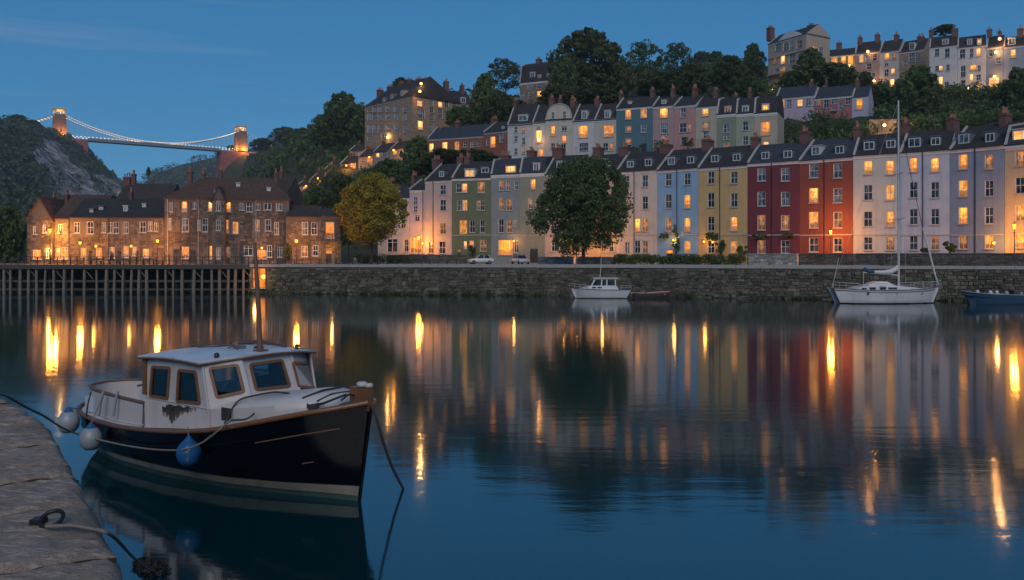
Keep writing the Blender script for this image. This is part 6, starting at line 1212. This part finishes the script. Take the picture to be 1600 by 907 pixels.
MB().box(-5.8, -3.2, -1.2, 1.2, 1.16, 1.2).build('cabin_floor', M['cushion'], boat); MB().box(-3.75, -3.3, -1.0, 1.0, 1.2, 1.95).build('console', M['cushion'], boat)
MB().tube([(-3.9 + .08 * math.cos(a), -.35 + .24 * math.sin(a), 2.02 + .24 * math.cos(a)) for a in np.linspace(0, 2 * math.pi, 17)], .018, 6).build('steering_wheel', M['varnish'], boat)
# roof
xf = lambda y: float(np.interp(y, [-1.42, -1.3, -.62, 0, .7, 1.5, 1.62], [-3.56, -3.47, -2.97, -2.9, -2.87, -3.1, -3.16])); ny, nx = 12, 10; rv = []
for j in range(ny + 1):
    y = -1.42 + 3.04 * j / ny
    for i in range(nx + 1):
        a = i / nx; x = -6.0 + (xf(y) + 6.0) * a; rv.append((x, y, 2.80 + .14 * (1 - ((y - .1) / 1.52) ** 2) * (.5 + .5 * a) + .02 * a + .05 * math.sin(math.pi * a)))
n1 = nx + 1; rf = MB(); rf.add(rv, [(j * n1 + i, j * n1 + i + 1, (j + 1) * n1 + i + 1, (j + 1) * n1 + i) for j in range(ny) for i in range(nx)], 0, True)
rf.add([(v[0], v[1], v[2] - .07) for v in rv], [((j + 1) * n1 + i, (j + 1) * n1 + i + 1, j * n1 + i + 1, j * n1 + i) for j in range(ny) for i in range(nx)])
bd = [i for i in range(n1)] + [j * n1 + nx for j in range(1, ny + 1)] + [ny * n1 + i for i in range(nx - 1, -1, -1)] + [j * n1 for j in range(ny - 1, 0, -1)]
m_ = len(bd); rf.add([rv[i] for i in bd] + [(rv[i][0], rv[i][1], rv[i][2] - .07) for i in bd], [(k, m_ + k, m_ + (k + 1) % m_, (k + 1) % m_) for k in range(m_)]); rf.build('cabin_roof', M['boatdeck'], boat)
MB().tube([Vector(rv[i]) - Vector((0, 0, .05)) for i in bd + bd[:1]], .028, 6).build('roof_trim', M['varnish'], boat)
for y in (.95, -.2): MB().tube([(-5.7, y, 2.93), (-5.5, y, 3.0), (-4.0, y, 3.07), (-3.8, y, 3.0)], .022, 6).build('grab_rail', M['oldwood'], boat)
MB().tube([(-5.6, 1.15, 2.9), (-4.7, 1.2, 2.99), (-3.7, 1.15, 2.95)], .035, 6).build('roof_spar', M['oldwood'], boat)
MB().lathe([(.12, 0), (.12, .04), (.05, .06), (.05, .16), (.001, .18)], (-3.75, .35, 2.96), 8).build('deck_fitting', M['black_iron'], boat); MB().box(-4.2, -3.9, -.05, .1, 2.98, 3.05).build('cleat', M['lead'], boat); MB().lathe([(.05, 0), (.06, .1), (.001, .13)], (-3.5, -1.0, 2.88), 8).build('nav_light', M['black_iron'], boat); MB().lathe([(.05, 0), (.06, .12), (.001, .15)], (-3.2, 1.05, 2.9), 8).build('nav_light', M['black_iron'], boat)
MB().tube([(-5.9, .1, 2.90), (-5.2, -.3, 2.96), (-4.6, -.1, 3.0), (-4.4, .3, 3.01), (-4.2, -.2, 3.0)], .012, 5).build('roof_rope', M['ropedark'], boat)
tp = side(398, 379, 0); MB().tube([(-3.24, 0, 2.9), (-3.26, 0, 3.1), (-3.33, 0, 4.2), (tp.x, 0, tp.z)], [.07, .068, .055, .038], 10).build('mast', M['oldwood'], boat)
MB().box(-3.36, -3.1, -.12, .12, 2.92, 3.0).build('mast_step', M['oldwood'], boat)
# coach roof forward of the wheelhouse
secs = [(-3.36, 1.285, 1.775, 1.93), (-2.9, 1.28, 1.84, 2.02), (-2.3, 1.26, 1.92, 2.11), (-1.75, 1.21, 1.99, 2.19), (-1.32, 1.14, 2.05, 2.26), (-1.0, 1.0, 2.07, 2.29), (-.72, .80, 2.07, 2.28), (-.5, .55, 2.04, 2.2), (-.38, .3, 1.98, 2.06)]
cr = MB(); vs = []; K = 15
for x, hw_, zs_, zc_ in secs:
    zb = SB(x); row = [(x, -hw_, zb), (x, -hw_, zb + (zs_ - zb) * .5), (x, -hw_, zs_)]
    for k in range(1, 9): a = k / 9; y = -hw_ + 2 * hw_ * a; row.append((x, y, zs_ + (zc_ - zs_) * (1 - (y / hw_) ** 2) ** .6))
    row += [(x, hw_, zs_), (x, hw_, zb + (zs_ - zb) * .5), (x, hw_, zb)]; vs += row
K = 14; S_ = len(secs)
cr.add(vs, [(i * K + k, (i + 1) * K + k, (i + 1) * K + k + 1, i * K + k + 1) for i in range(S_ - 1) for k in range(K - 1)] + [tuple((S_ - 1) * K + k for k in range(K))]); co = cr.build('coach_roof', M['boatwhite'], boat)
for p in co.data.polygons: p.use_smooth = p.center.x > -1.3 or abs(p.normal.y) < .7
q = side(354, 648, 1.285); MB().box(q.x - .17, q.x + .15, -1.30, -1.27, q.z - .13, q.z + .14).build('vent_plate', M['rust'], boat)
st = MB(); RR = random.Random(4)
for k in range(46):                                                # bare weathered strips with drips
    xx = 205 + k * 6.9; top = 622 + 8 * math.sin(k * .5) + 34 * max(0, (k - 14) / 32) + RR.uniform(-4, 4)
    prof = np.interp(xx, [205, 235, 262, 285, 300, 330, 365, 420, 480, 520], [735, 735, 765, 812, 800, 770, 735, 708, 698, 692])
    bot = prof + RR.choice((-34, -14, -6, 0, 6)); 
    if xx < 235: top += 14
    a_ = side(220 + (xx - 3.6) / 6.045, 530 + top / 6.045, 1.304); b_ = side(220 + (xx + 3.6) / 6.045, 530 + bot / 6.045, 1.304)
    st.add([(a_.x, -1.304 - .0004 * (k % 2), a_.z), (a_.x + .01, -1.304 - .0004 * (k % 2), b_.z + .03), ((a_.x + b_.x) / 2, -1.304 - .0004 * (k % 2), b_.z), (b_.x, -1.304 - .0004 * (k % 2), b_.z + .04), (b_.x, -1.304 - .0004 * (k % 2), a_.z)], [(0, 1, 2, 3, 4)])
st.build('bare_patch', M['rust'], boat)
MB().box(-.2, .36, -.075, .075, 1.95, 2.42).build('stem_post', M['varnish'], boat); sp = MB(); sp.tube([(.36 * z / 2.1 + .02, 0, z) for z in (-.4, 0, .5, 1, 1.6, 2.05)], .035, 6); sp.build('stem_band', M['navy'], boat)
rag = MB(); rag.lathe([(.02, .0), (.12, .02), (.13, .08), (.07, .12), (.001, .11)], (.1, 0, 2.42), 7); rag.lathe([(.02, .0), (.1, .02), (.08, .09), (.001, .1)], (.27, .03, 2.42), 6); rag.build('rag', M['boatwhite'], boat)
for a in [[(-.9, -.75, 2.2), (-.8, -.3, 2.31), (-.78, .3, 2.32), (-.8, .7, 2.2)], [(-.62, -.6, 2.14), (-.6, -.2, 2.24), (-.6, .4, 2.22)]]: MB().tube(a, .025, 5).build('lashing', M['ropedark'], boat)
an = MB(); an.tube([(-.75, -.75, 2.05), (-.4, -.62, 2.12), (-.05, -.3, 2.3)], .028, 6).tube([(-.1, -.42, 2.18), (.0, -.3, 2.3), (-.02, -.12, 2.25)], .025, 5); an.build('anchor', M['black_iron'], boat)
co_ = MB()
for k in range(3): co_.tube([(-.62 + .13 * math.cos(a), -.72 + .1 * math.sin(a), 2.03 + .03 * k) for a in np.linspace(0, 6.28, 11)], .018, 5)
co_.build('rope_coil', M['ropedark'], boat)
# lines and fenders
def rope(name, pts, r, label, mat='rope', n=6, group=None):
    p = [Vector(q) for q in pts]; out = []
    for i in range(len(p) - 1):                               # Catmull-Rom
        a, b, c, d = p[max(i - 1, 0)], p[i], p[i + 1], p[min(i + 2, len(p) - 1)]
        for t in [k / 5 for k in range(5)]: out.append(((2 * b) + (c - a) * t + (2 * a - 5 * b + 4 * c - d) * t * t + (3 * b - a - 3 * c + d) * t ** 3) * .5)
    out.append(p[-1]); r = [r * min(1, .5 + i / 30) for i in range(len(out))] if 'navy hull' in label else r; return tag(MB().tube(out, r, n).build(name, M[mat]), label, 'rope', group)
rope('mooring_rope', [P(-40, 606, 7.8), P(8, 618, 8.8), P(40, 636, 11), P(70, 651, 15), P(96, 668, 19.2), P(120, 678, 20.4), P(142, 684, 20.25), P(170, 691, 19.9), P(205, 698, 19.4), P(245, 703, 18.6), P(285, 703, 17.72), P(312, 694, 17.45), P(330, 682, 17.3), P(344, 671, 17.2), P(352, 664, 17.4), P(362, 655, 17.6)], .022, 'pale mooring rope running along the navy hull to the quay')
rope('foredeck_rope', [P(351, 662, 17.45), P(362, 640, 17.9), P(375, 625, 18.1), P(400, 618, 18.3), P(430, 613, 18.2), P(452, 615, 18.0)], .022, 'thin dark rope lying over the white foredeck', 'ropedark'); rope('foredeck_line', [P(362, 657, 17.4), P(385, 655, 17.35), P(398, 646, 17.4)], .022, 'short rope end sticking out above the varnished rail', 'ropedark')
rope('bow_rope', [P(580, 634, 17.2), P(587, 650, 17.2), P(594, 675, 17.3), P(604, 707, 17.6), P(616, 737, 18.0), P(630, 764, 18.4), P(634, 775, 18.5)], .03, 'dark rope hanging from the bow into the water', 'ropedark')
def fender(px, py, Y, r, mat, top, lb, ztop):
    c = P(px, py, Y); t = thing('fender', c, lb, 'fender', 'ball fenders hanging from the navy boat')
    MB().lathe([(.001, -r * 1.05), (r * .5, -r * .95), (r * .87, -r * .55), (r, 0), (r * .93, r * .45), (r * .62, r * .9), (r * .3, r * 1.15), (.001, r * 1.2)], (0, 0, 0), 20).build('ball', M[mat], t)
    MB().lathe([(r * .5, r * 1.0), (r * .22, r * 1.28), (r * .16, r * 1.45), (.001, r * 1.46)], (0, 0, 0), 12).build('eye', M['fblue'], t)
    d = Vector(ztop) - c; MB().tube([(0, 0, r * 1.4), d * .6 + Vector((0, 0, r * .5)), d], .014, 5).build('line', M['rope'], t)
fender(107, 660, 21.5, .275, 'fgrey', None, 'pale grey ball fender nearest the stern', BM @ Vector((-9.3, -1.1, 1.15))); fender(142, 686, 20.35, .27, 'fgrey', None, 'pale grey ball fender second from the stern', BM @ Vector((-7.75, -1.27, 1.75))); fender(295, 709, 17.95, .265, 'fblue', None, 'blue ball fender amidships', BM @ Vector((-3.7, -1.6, 1.4)))
# iron ring and its rope on the near quay
rc = PZ(78, 817, QN + .02); rg = thing('mooring_ring', rc, 'dark iron mooring ring lying on the near quay stone', 'mooring ring')
MB().tube([(.06 * math.cos(a) + .01, .055 * math.sin(a), .022 + .03 * math.sin(a)) for a in np.linspace(0, 2 * math.pi, 21)], .012, 8).build('ring', M['black_iron'], rg); MB().box(-.10, -.03, -.035, .035, -.02, .025).build('staple', M['black_iron'], rg)
ep = PZ(168, 833, QN + .03)
rope('quay_rope', [PZ(72, 823, QN + .03), PZ(95, 822, QN + .04), PZ(115, 822, QN + .04), PZ(145, 827, QN + .04), ep, P(186, 847, 5.0), P(203, 866, 6.2), P(218, 880, 8.6), P(232, 890, 11.5), PZ(240, 893, .02)], .011, 'rope from the iron ring running over the quay edge to the water')
wc = [PZ(x, y, .03) for x, y in ((224, 878), (232, 883), (240, 888), (246, 884), (230, 891), (251, 892), (219, 884), (241, 895))]
tag(ob('seaweed', leaf_mesh('seaweed', wc, [.15] * 8, 60, .045, M['ropedark'], flat=.3)), 'dark clump of weed and old rope floating by the quay', 'weed', kind='stuff')

# ------------------------------------------------------------------ boats on the far side
M['gel'] = paint('white_gelcoat', (.60, .58, .58), .3, .04, .1, .8); M['bluecover'] = plain('blue_canvas', (.015, .05, .10), .8); M['canvas'] = plain('white_canvas', (.52, .49, .46), .8); M['alu'] = plain('mast_aluminium', (.50, .48, .47), .35, .3); M['redpaint'] = plain('red_paint', (.28, .03, .03), .5)
def loft(mb, secs, m=0, deck=None):
    """secs: (x_keel, x_sheer, half beam at water, half beam at sheer, sheer z); an open hull, deck closes it"""
    rows = []
    for xk, xs, bw_, bs, zs in secs:
        r = []
        for k, z in enumerate((-.4, 0, zs * .3, zs * .65, zs)):
            q = max(0, z) / zs; x = xk + (xs - xk) * q; y = bw_ * (.5 if z < 0 else 1) + (bs - bw_) * q ** .8; r.append((x, y, z))
        rows.append([(x, -y, z) for x, y, z in r] + [(x, y, z) for x, y, z in r[::-1]])
    n = 10; vs = [v for r in rows for v in r]; S_ = len(rows)
    mb.add(vs, [(i * n + k, (i + 1) * n + k, (i + 1) * n + k + 1, i * n + k + 1) for i in range(S_ - 1) for k in range(n - 1) if k != 4] + [tuple(range(n))[::-1], tuple((S_ - 1) * n + k for k in range(n))], m, True)
    if deck is not None: mb.add([(r[4][0], r[4][1] * .98, r[4][2] - deck) for r in rows] + [(r[5][0], r[5][1] * .98, r[5][2] - deck) for r in rows], [(i, i + 1, S_ + i + 1, S_ + i) for i in range(S_ - 1)], m)
def rails(parent, posts, z0s, h, name='guard_rail', r=.022, top=True, mat='alu'):
    m = MB()
    for (x, y), z in zip(posts, z0s): m.tube([(x, y, z), (x, y, z + h)], r, 5)
    if top: m.tube([(x, y, z + h) for (x, y), z in zip(posts, z0s)], r, 5); m.tube([(x, y, z + h * .5) for (x, y), z in zip(posts, z0s)], r * .8, 5)
    return m.build(name, M[mat], parent)
# white yacht
Y0 = 90.6; k_ = Y0 / F; yt = thing('sailing_yacht', (X_(1297, Y0), Y0, 0), 'white sailing yacht with tall mast moored at the far quay wall', 'yacht', None, math.radians(1.0))
lx = lambda px: (px - 1297) * k_; lz = lambda py: H - (py - HY) * k_
hy = [(lx(1309), lx(1297), .75, .95, 1.72), (lx(1325), lx(1320), 1.35, 1.5, 1.62), (lx(1350), lx(1348), 1.7, 1.85, 1.5), (lx(1380), lx(1380), 1.75, 1.95, 1.47), (lx(1410), lx(1412), 1.45, 1.75, 1.52), (lx(1435), lx(1440), .9, 1.25, 1.62), (lx(1452), lx(1458), .35, .6, 1.75), (lx(1459), lx(1469), .03, .06, 1.84)]
m = MB(); loft(m, hy, 0, .05); m.build('hull', M['gel'], yt)
m = MB(); loft(m, [(a, a + (b - a) * .06, c * 1.006 + .006, c * 1.01 + .012, .10) for a, b, c, d, e in hy]); m.build('boot_stripe', M['navy'], yt)
m = MB(); m.tube([(b, -d - .012, e - .2) for a, b, c, d, e in hy][:-1], .03, 5); m.build('cove_line', M['bluecover'], yt); m = MB()
for s in (-1, 1): m.tube([(b, s * d, e) for a, b, c, d, e in hy], .05, 6)
m.build('toe_rail', M['oldwood'], yt)
def cabin(parent, prof, hw, name, mat, taper=.8): 
    m = MB(); n = len(prof); m.add([(x, -hw, z) if i in (0, n - 1) else (x, -hw * taper, z) for i, (x, z) in enumerate(prof)] + [(x, hw, z) if i in (0, n - 1) else (x, hw * taper, z) for i, (x, z) in enumerate(prof)], [tuple(range(n)), tuple(range(n, 2 * n))[::-1]] + [(i, n + i, n + (i + 1) % n, (i + 1) % n) for i in range(n)])
    return m.build(name, M[mat], parent)
cabin(yt, [(lx(1318), 1.45), (lx(1345), 1.86), (lx(1360), 1.95), (lx(1395), 1.95), (lx(1425), 1.75), (lx(1440), 1.55)], 1.2, 'coach_roof', 'gel'); cabin(yt, [(lx(1352), 1.9), (lx(1364), 2.32), (lx(1372), 2.42), (lx(1382), 2.38), (lx(1394), 1.93)], .95, 'doghouse', 'gel')
MB().box(lx(1362), lx(1384), -.85, -.80, 2.0, 2.16).build('windscreen', M['carglass'], yt)
for a, b, c, d in ((1352, 1361, 1.56, 1.8), (1368, 1377, 1.55, 1.85), (1381, 1394, 1.6, 1.78), (1340, 1347, 1.62, 1.72)): MB().box(lx(a), lx(b), -1.24, -1.0, c, d).build('cabin_window', M['carglass'], yt)
ax_ = Matrix.Rotation(math.radians(90), 3, 'X')
for p in (1345, 1364, 1389, 1432): MB().lathe([(.001, -.05), (.10, -.05), (.12, .05)], (lx(p), -1.86 if p < 1400 else -1.31, 1.14), 10, axis=ax_).build('porthole', M['carglass'], yt)
mz = lz(157); MB().tube([(lx(1405), 0, 1.6), (lx(1405), 0, 10), (lx(1404.6), 0, mz)], [.13, .12, .085], 10).build('mast', M['alu'], yt)
MB().box(lx(1405) - .05, lx(1405) + .05, -1.5, 1.5, 9.2, 9.28).box(lx(1405) - .05, lx(1405) + .05, -1.1, 1.1, 14.2, 14.27).build('spreaders', M['alu'], yt)
MB().tube([(lx(1404), 0, 3.05), (lx(1349), 0, 3.38)], .08, 8).build('boom', M['alu'], yt)
MB().tube([(lx(1403), 0, 4.15), (lx(1401), 0, 3.75), (lx(1392), 0, 3.42), (lx(1378), 0, 3.36), (lx(1365), 0, 3.43)], [.1, .26, .3, .22, .18], 8).build('furled_sail', M['canvas'], yt); MB().tube([(lx(1366), 0, 3.44), (lx(1357), 0, 3.52), (lx(1351), 0, 3.75), (lx(1348), 0, 3.66)], [.2, .26, .2, .08], 8).build('sail_cover', M['bluecover'], yt)
MB().tube([(lx(1349.5), 0, 3.35), (lx(1349.5), 0, 1.6)], .035, 6).build('boom_crutch', M['alu'], yt)
MB().tube([(lx(1468), 0, 1.95), (lx(1462), 0, lz(428)), (lx(1453), 0, lz(392)), (lx(1443), 0, lz(356))], [.06, .10, .11, .08], 7).build('furled_jib', M['canvas'], yt); MB().tube([(lx(1443), 0, lz(356)), (lx(1428), 0, lz(290)), (lx(1416), 0, lz(235)), (lx(1405.5), 0, lz(165))], .03, 5).build('forestay', M['black_iron'], yt)
for s in (-1, 1): MB().tube([(lx(1404), s * 1.75, 1.55), (lx(1405), s * 1.5, 9.24), (lx(1405), 0, 18.5)], .014, 4).build('shroud', M['alu'], yt)
MB().tube([(lx(1299), 0, 1.75), (lx(1405), 0, mz - .1)], .012, 4).build('backstay', M['alu'], yt); MB().tube([(lx(1298), -.4, 1.7), (lx(1308.5), -.4, lz(403))], .03, 5).build('ensign_staff', M['alu'], yt)
rails(yt, [(lx(1297), -.9), (lx(1305), -1.15), (lx(1314), -1.35), (lx(1333), -1.65)], [1.72, 1.68, 1.65, 1.55], .62, 'stern_rail'); rails(yt, [(lx(1417), -1.7), (lx(1434), -1.35), (lx(1450), -.85), (lx(1462), -.4), (lx(1472), 0)], [1.55, 1.6, 1.68, 1.75, 1.86], .62, 'bow_rail'); rails(yt, [(lx(1417), 1.7), (lx(1434), 1.35), (lx(1450), .85), (lx(1462), .4), (lx(1472), 0)], [1.55, 1.6, 1.68, 1.75, 1.86], .62, 'bow_rail')
rails(yt, [(lx(1333), -1.65), (lx(1360), -1.85), (lx(1390), -1.9), (lx(1417), -1.7)], [1.55, 1.5, 1.48, 1.55], .55, 'guard_rail', .014)
rope('mooring_rope', [P(1297, 451, Y0 + .6), P(1290, 459, 92), P(1281, 469, 93.5), P(1279, 474, 93.8)], .03, 'rope from the white yacht stern to the water', 'rope')
# white cabin cruiser
Y1 = 101.2; k1 = Y1 / F; cb = thing('cabin_cruiser', (X_(891, Y1), Y1, 0), 'small white cabin cruiser with flat topped wheelhouse at the far quay wall', 'boat')
cx_ = lambda px: (px - 891) * k1; cz_ = lambda py: H - (py - HY) * k1
hc_ = [(cx_(899), cx_(891.5), .04, .08, 1.32), (cx_(903), cx_(898), .4, .62, 1.25), (cx_(914), cx_(912), .85, 1.1, 1.16), (cx_(935), cx_(935), 1.05, 1.3, 1.08), (cx_(960), cx_(962), 1.0, 1.28, 1.06), (cx_(977), cx_(985), .85, 1.1, 1.1)]
m = MB(); loft(m, hc_, 0, .05); m.build('hull', M['gel'], cb); m = MB()
for s in (-1, 1): m.tube([(b, s * d, e) for a, b, c, d, e in hc_], .045, 6)
m.build('rubbing_rail', M['bluecover'], cb); m = MB(); loft(m, [(a, a + (b - a) * .06, c * 1.01, c * 1.015 + .01, .07) for a, b, c, d, e in hc_]); m.build('boot_stripe', M['navy'], cb)
cabin(cb, [(cx_(903), 1.15), (cx_(921), 1.52), (cx_(962), 1.52), (cx_(966), 1.05)], .95, 'coach_roof', 'gel', .95)
for a, b in ((924, 930), (932.5, 939)): MB().box(cx_(a), cx_(b), -.96, -.85, 1.25, 1.42).build('portlight', M['carglass'], cb)
cabin(cb, [(cx_(921.5), 1.5), (cx_(928), 2.42), (cx_(961), 2.42), (cx_(961), 1.5)], .9, 'wheelhouse', 'gel', .88)
for pl_ in ([(924.5, 1.6), (929.5, 2.3), (938, 2.3), (937.5, 1.6)], [(939.5, 1.6), (940.3, 2.3), (946, 2.3), (946, 1.6)], [(948, 1.6), (948, 2.3), (959, 2.3), (959.5, 1.6)]): MB().prism([(cx_(a), b) for a, b in pl_], 1, -.93, -.80).build('cabin_window', M['carglass'], cb)
MB().add([(cx_(922.3) - .03, -.7, 1.62), (cx_(922.3) - .03, .7, 1.62), (cx_(927.3) - .03, .62, 2.33), (cx_(927.3) - .03, -.62, 2.33)], [(3, 2, 1, 0)]).build('windscreen', M['carglass'], cb)
MB().box(cx_(925.5), cx_(964), -.98, .98, 2.42, 2.52).build('cabin_roof', M['gel'], cb); MB().tube([(cx_(937.3), 0, 2.5), (cx_(939), 0, 3.8), (cx_(940.5), 0, cz_(376))], [.05, .045, .025], 7).build('mast', M['alu'], cb)
rails(cb, [(cx_(890), 0), (cx_(897), -.6), (cx_(905), -.9), (cx_(917), -1.1)], [1.32, 1.25, 1.2, 1.12], .5, 'bow_rail'); rails(cb, [(cx_(968), -1.2), (cx_(976), -1.15), (cx_(984), -1.0), (cx_(986), 0), (cx_(984), 1.0)], [1.06, 1.08, 1.1, 1.1, 1.1], .5, 'stern_rail')
# tender with red trim and the navy launch at the right edge
Y2 = 102.2; k2 = Y2 / F; td = thing('rowing_boat', (X_(985, Y2), Y2, 0), 'low dark rowing boat with red and white trim behind the cabin cruiser', 'boat', None, 0)
tx_ = lambda px: (px - 985) * k2; ht = [(tx_(990), tx_(987), .4, .5, .62), (tx_(1005), tx_(1005), .65, .8, .55), (tx_(1025), tx_(1025), .65, .8, .55), (tx_(1040), tx_(1043), .35, .5, .62), (tx_(1046), tx_(1049), .03, .06, .74)]
m = MB(); loft(m, ht, 0, .35); m.build('hull', M['wetwood'], td); m = MB()
for s in (-1, 1): m.tube([(b, s * d, e) for a, b, c, d, e in ht], .05, 6)
m.build('gunwale', M['redpaint'], td)
for p in (1000, 1020, 1036): MB().box(tx_(p), tx_(p) + .25, -.6, .6, .45, .5).build('thwart', M['canvas'], td)
MB().box(tx_(986), tx_(1006), -.5, .4, .52, .64).build('cover', M['gel'], td); MB().tube([(tx_(1010), -.3, .62), (tx_(1044), -.2, .8)], .04, 6).build('oar', M['canvas'], td)
Y3 = 88.5; k3 = Y3 / F; nl = thing('launch', (X_(1503, Y3), Y3, 0), 'dark navy open launch at the right edge behind the yacht', 'boat', None, 0)
nx_ = lambda px: (px - 1503) * k3; hn = [(nx_(1516), nx_(1503), .04, .08, 1.45), (nx_(1524), nx_(1514), .5, .75, 1.3), (nx_(1550), nx_(1546), 1.0, 1.25, 1.12), (nx_(1590), nx_(1590), 1.2, 1.4, 1.02), (nx_(1630), nx_(1632), 1.1, 1.35, 1.02), (nx_(1665), nx_(1670), .8, 1.05, 1.1)]
m = MB(); loft(m, hn, 0, .4); m.build('hull', M['bluecover'], nl); m = MB()
for s in (-1, 1): m.tube([(b, s * d, e) for a, b, c, d, e in hn], .05, 6)
m.build('gunwale', M['fgrey'], nl)
for p, z, r in ((1525, 1.35, .2), (1545, 1.3, .25), (1555, 1.3, .2), (1570, 1.25, .28), (1592, 1.25, .3)): MB().lathe([(.001, -.1), (r, 0), (r * .8, .25), (r * .3, .4), (.001, .42)], (nx_(p), -.3, z - .2), 9).build('canvas_bundle', M['canvas' if p % 2 else 'fgrey'], nl)
for p in (1560, 1605): MB().box(nx_(p), nx_(p) + .3, -1.1, 1.1, .85, .9).build('thwart', M['oldwood'], nl)
MB().box(nx_(1580), nx_(1600), -.5, .5, .9, 1.5).build('engine_box', M['wetwood'], nl)
# ------------------------------------------------------------------ evening haze
hz = MB().box(-860, 560, -75, 1580, -3, 225).build('haze', [], None); hz['kind'] = 'stuff'
_m = bpy.data.materials.new('haze'); _m.use_nodes = True; _t = _m.node_tree; _t.nodes.clear(); _o = _t.nodes.new('ShaderNodeOutputMaterial'); _v = _t.nodes.new('ShaderNodeVolumePrincipled')
_v.inputs['Color'].default_value = (.80, .88, 1, 1); _v.inputs['Density'].default_value = 0.00013; _t.links.new(_v.outputs[0], _o.inputs['Volume']); hz.data.materials.append(_m)
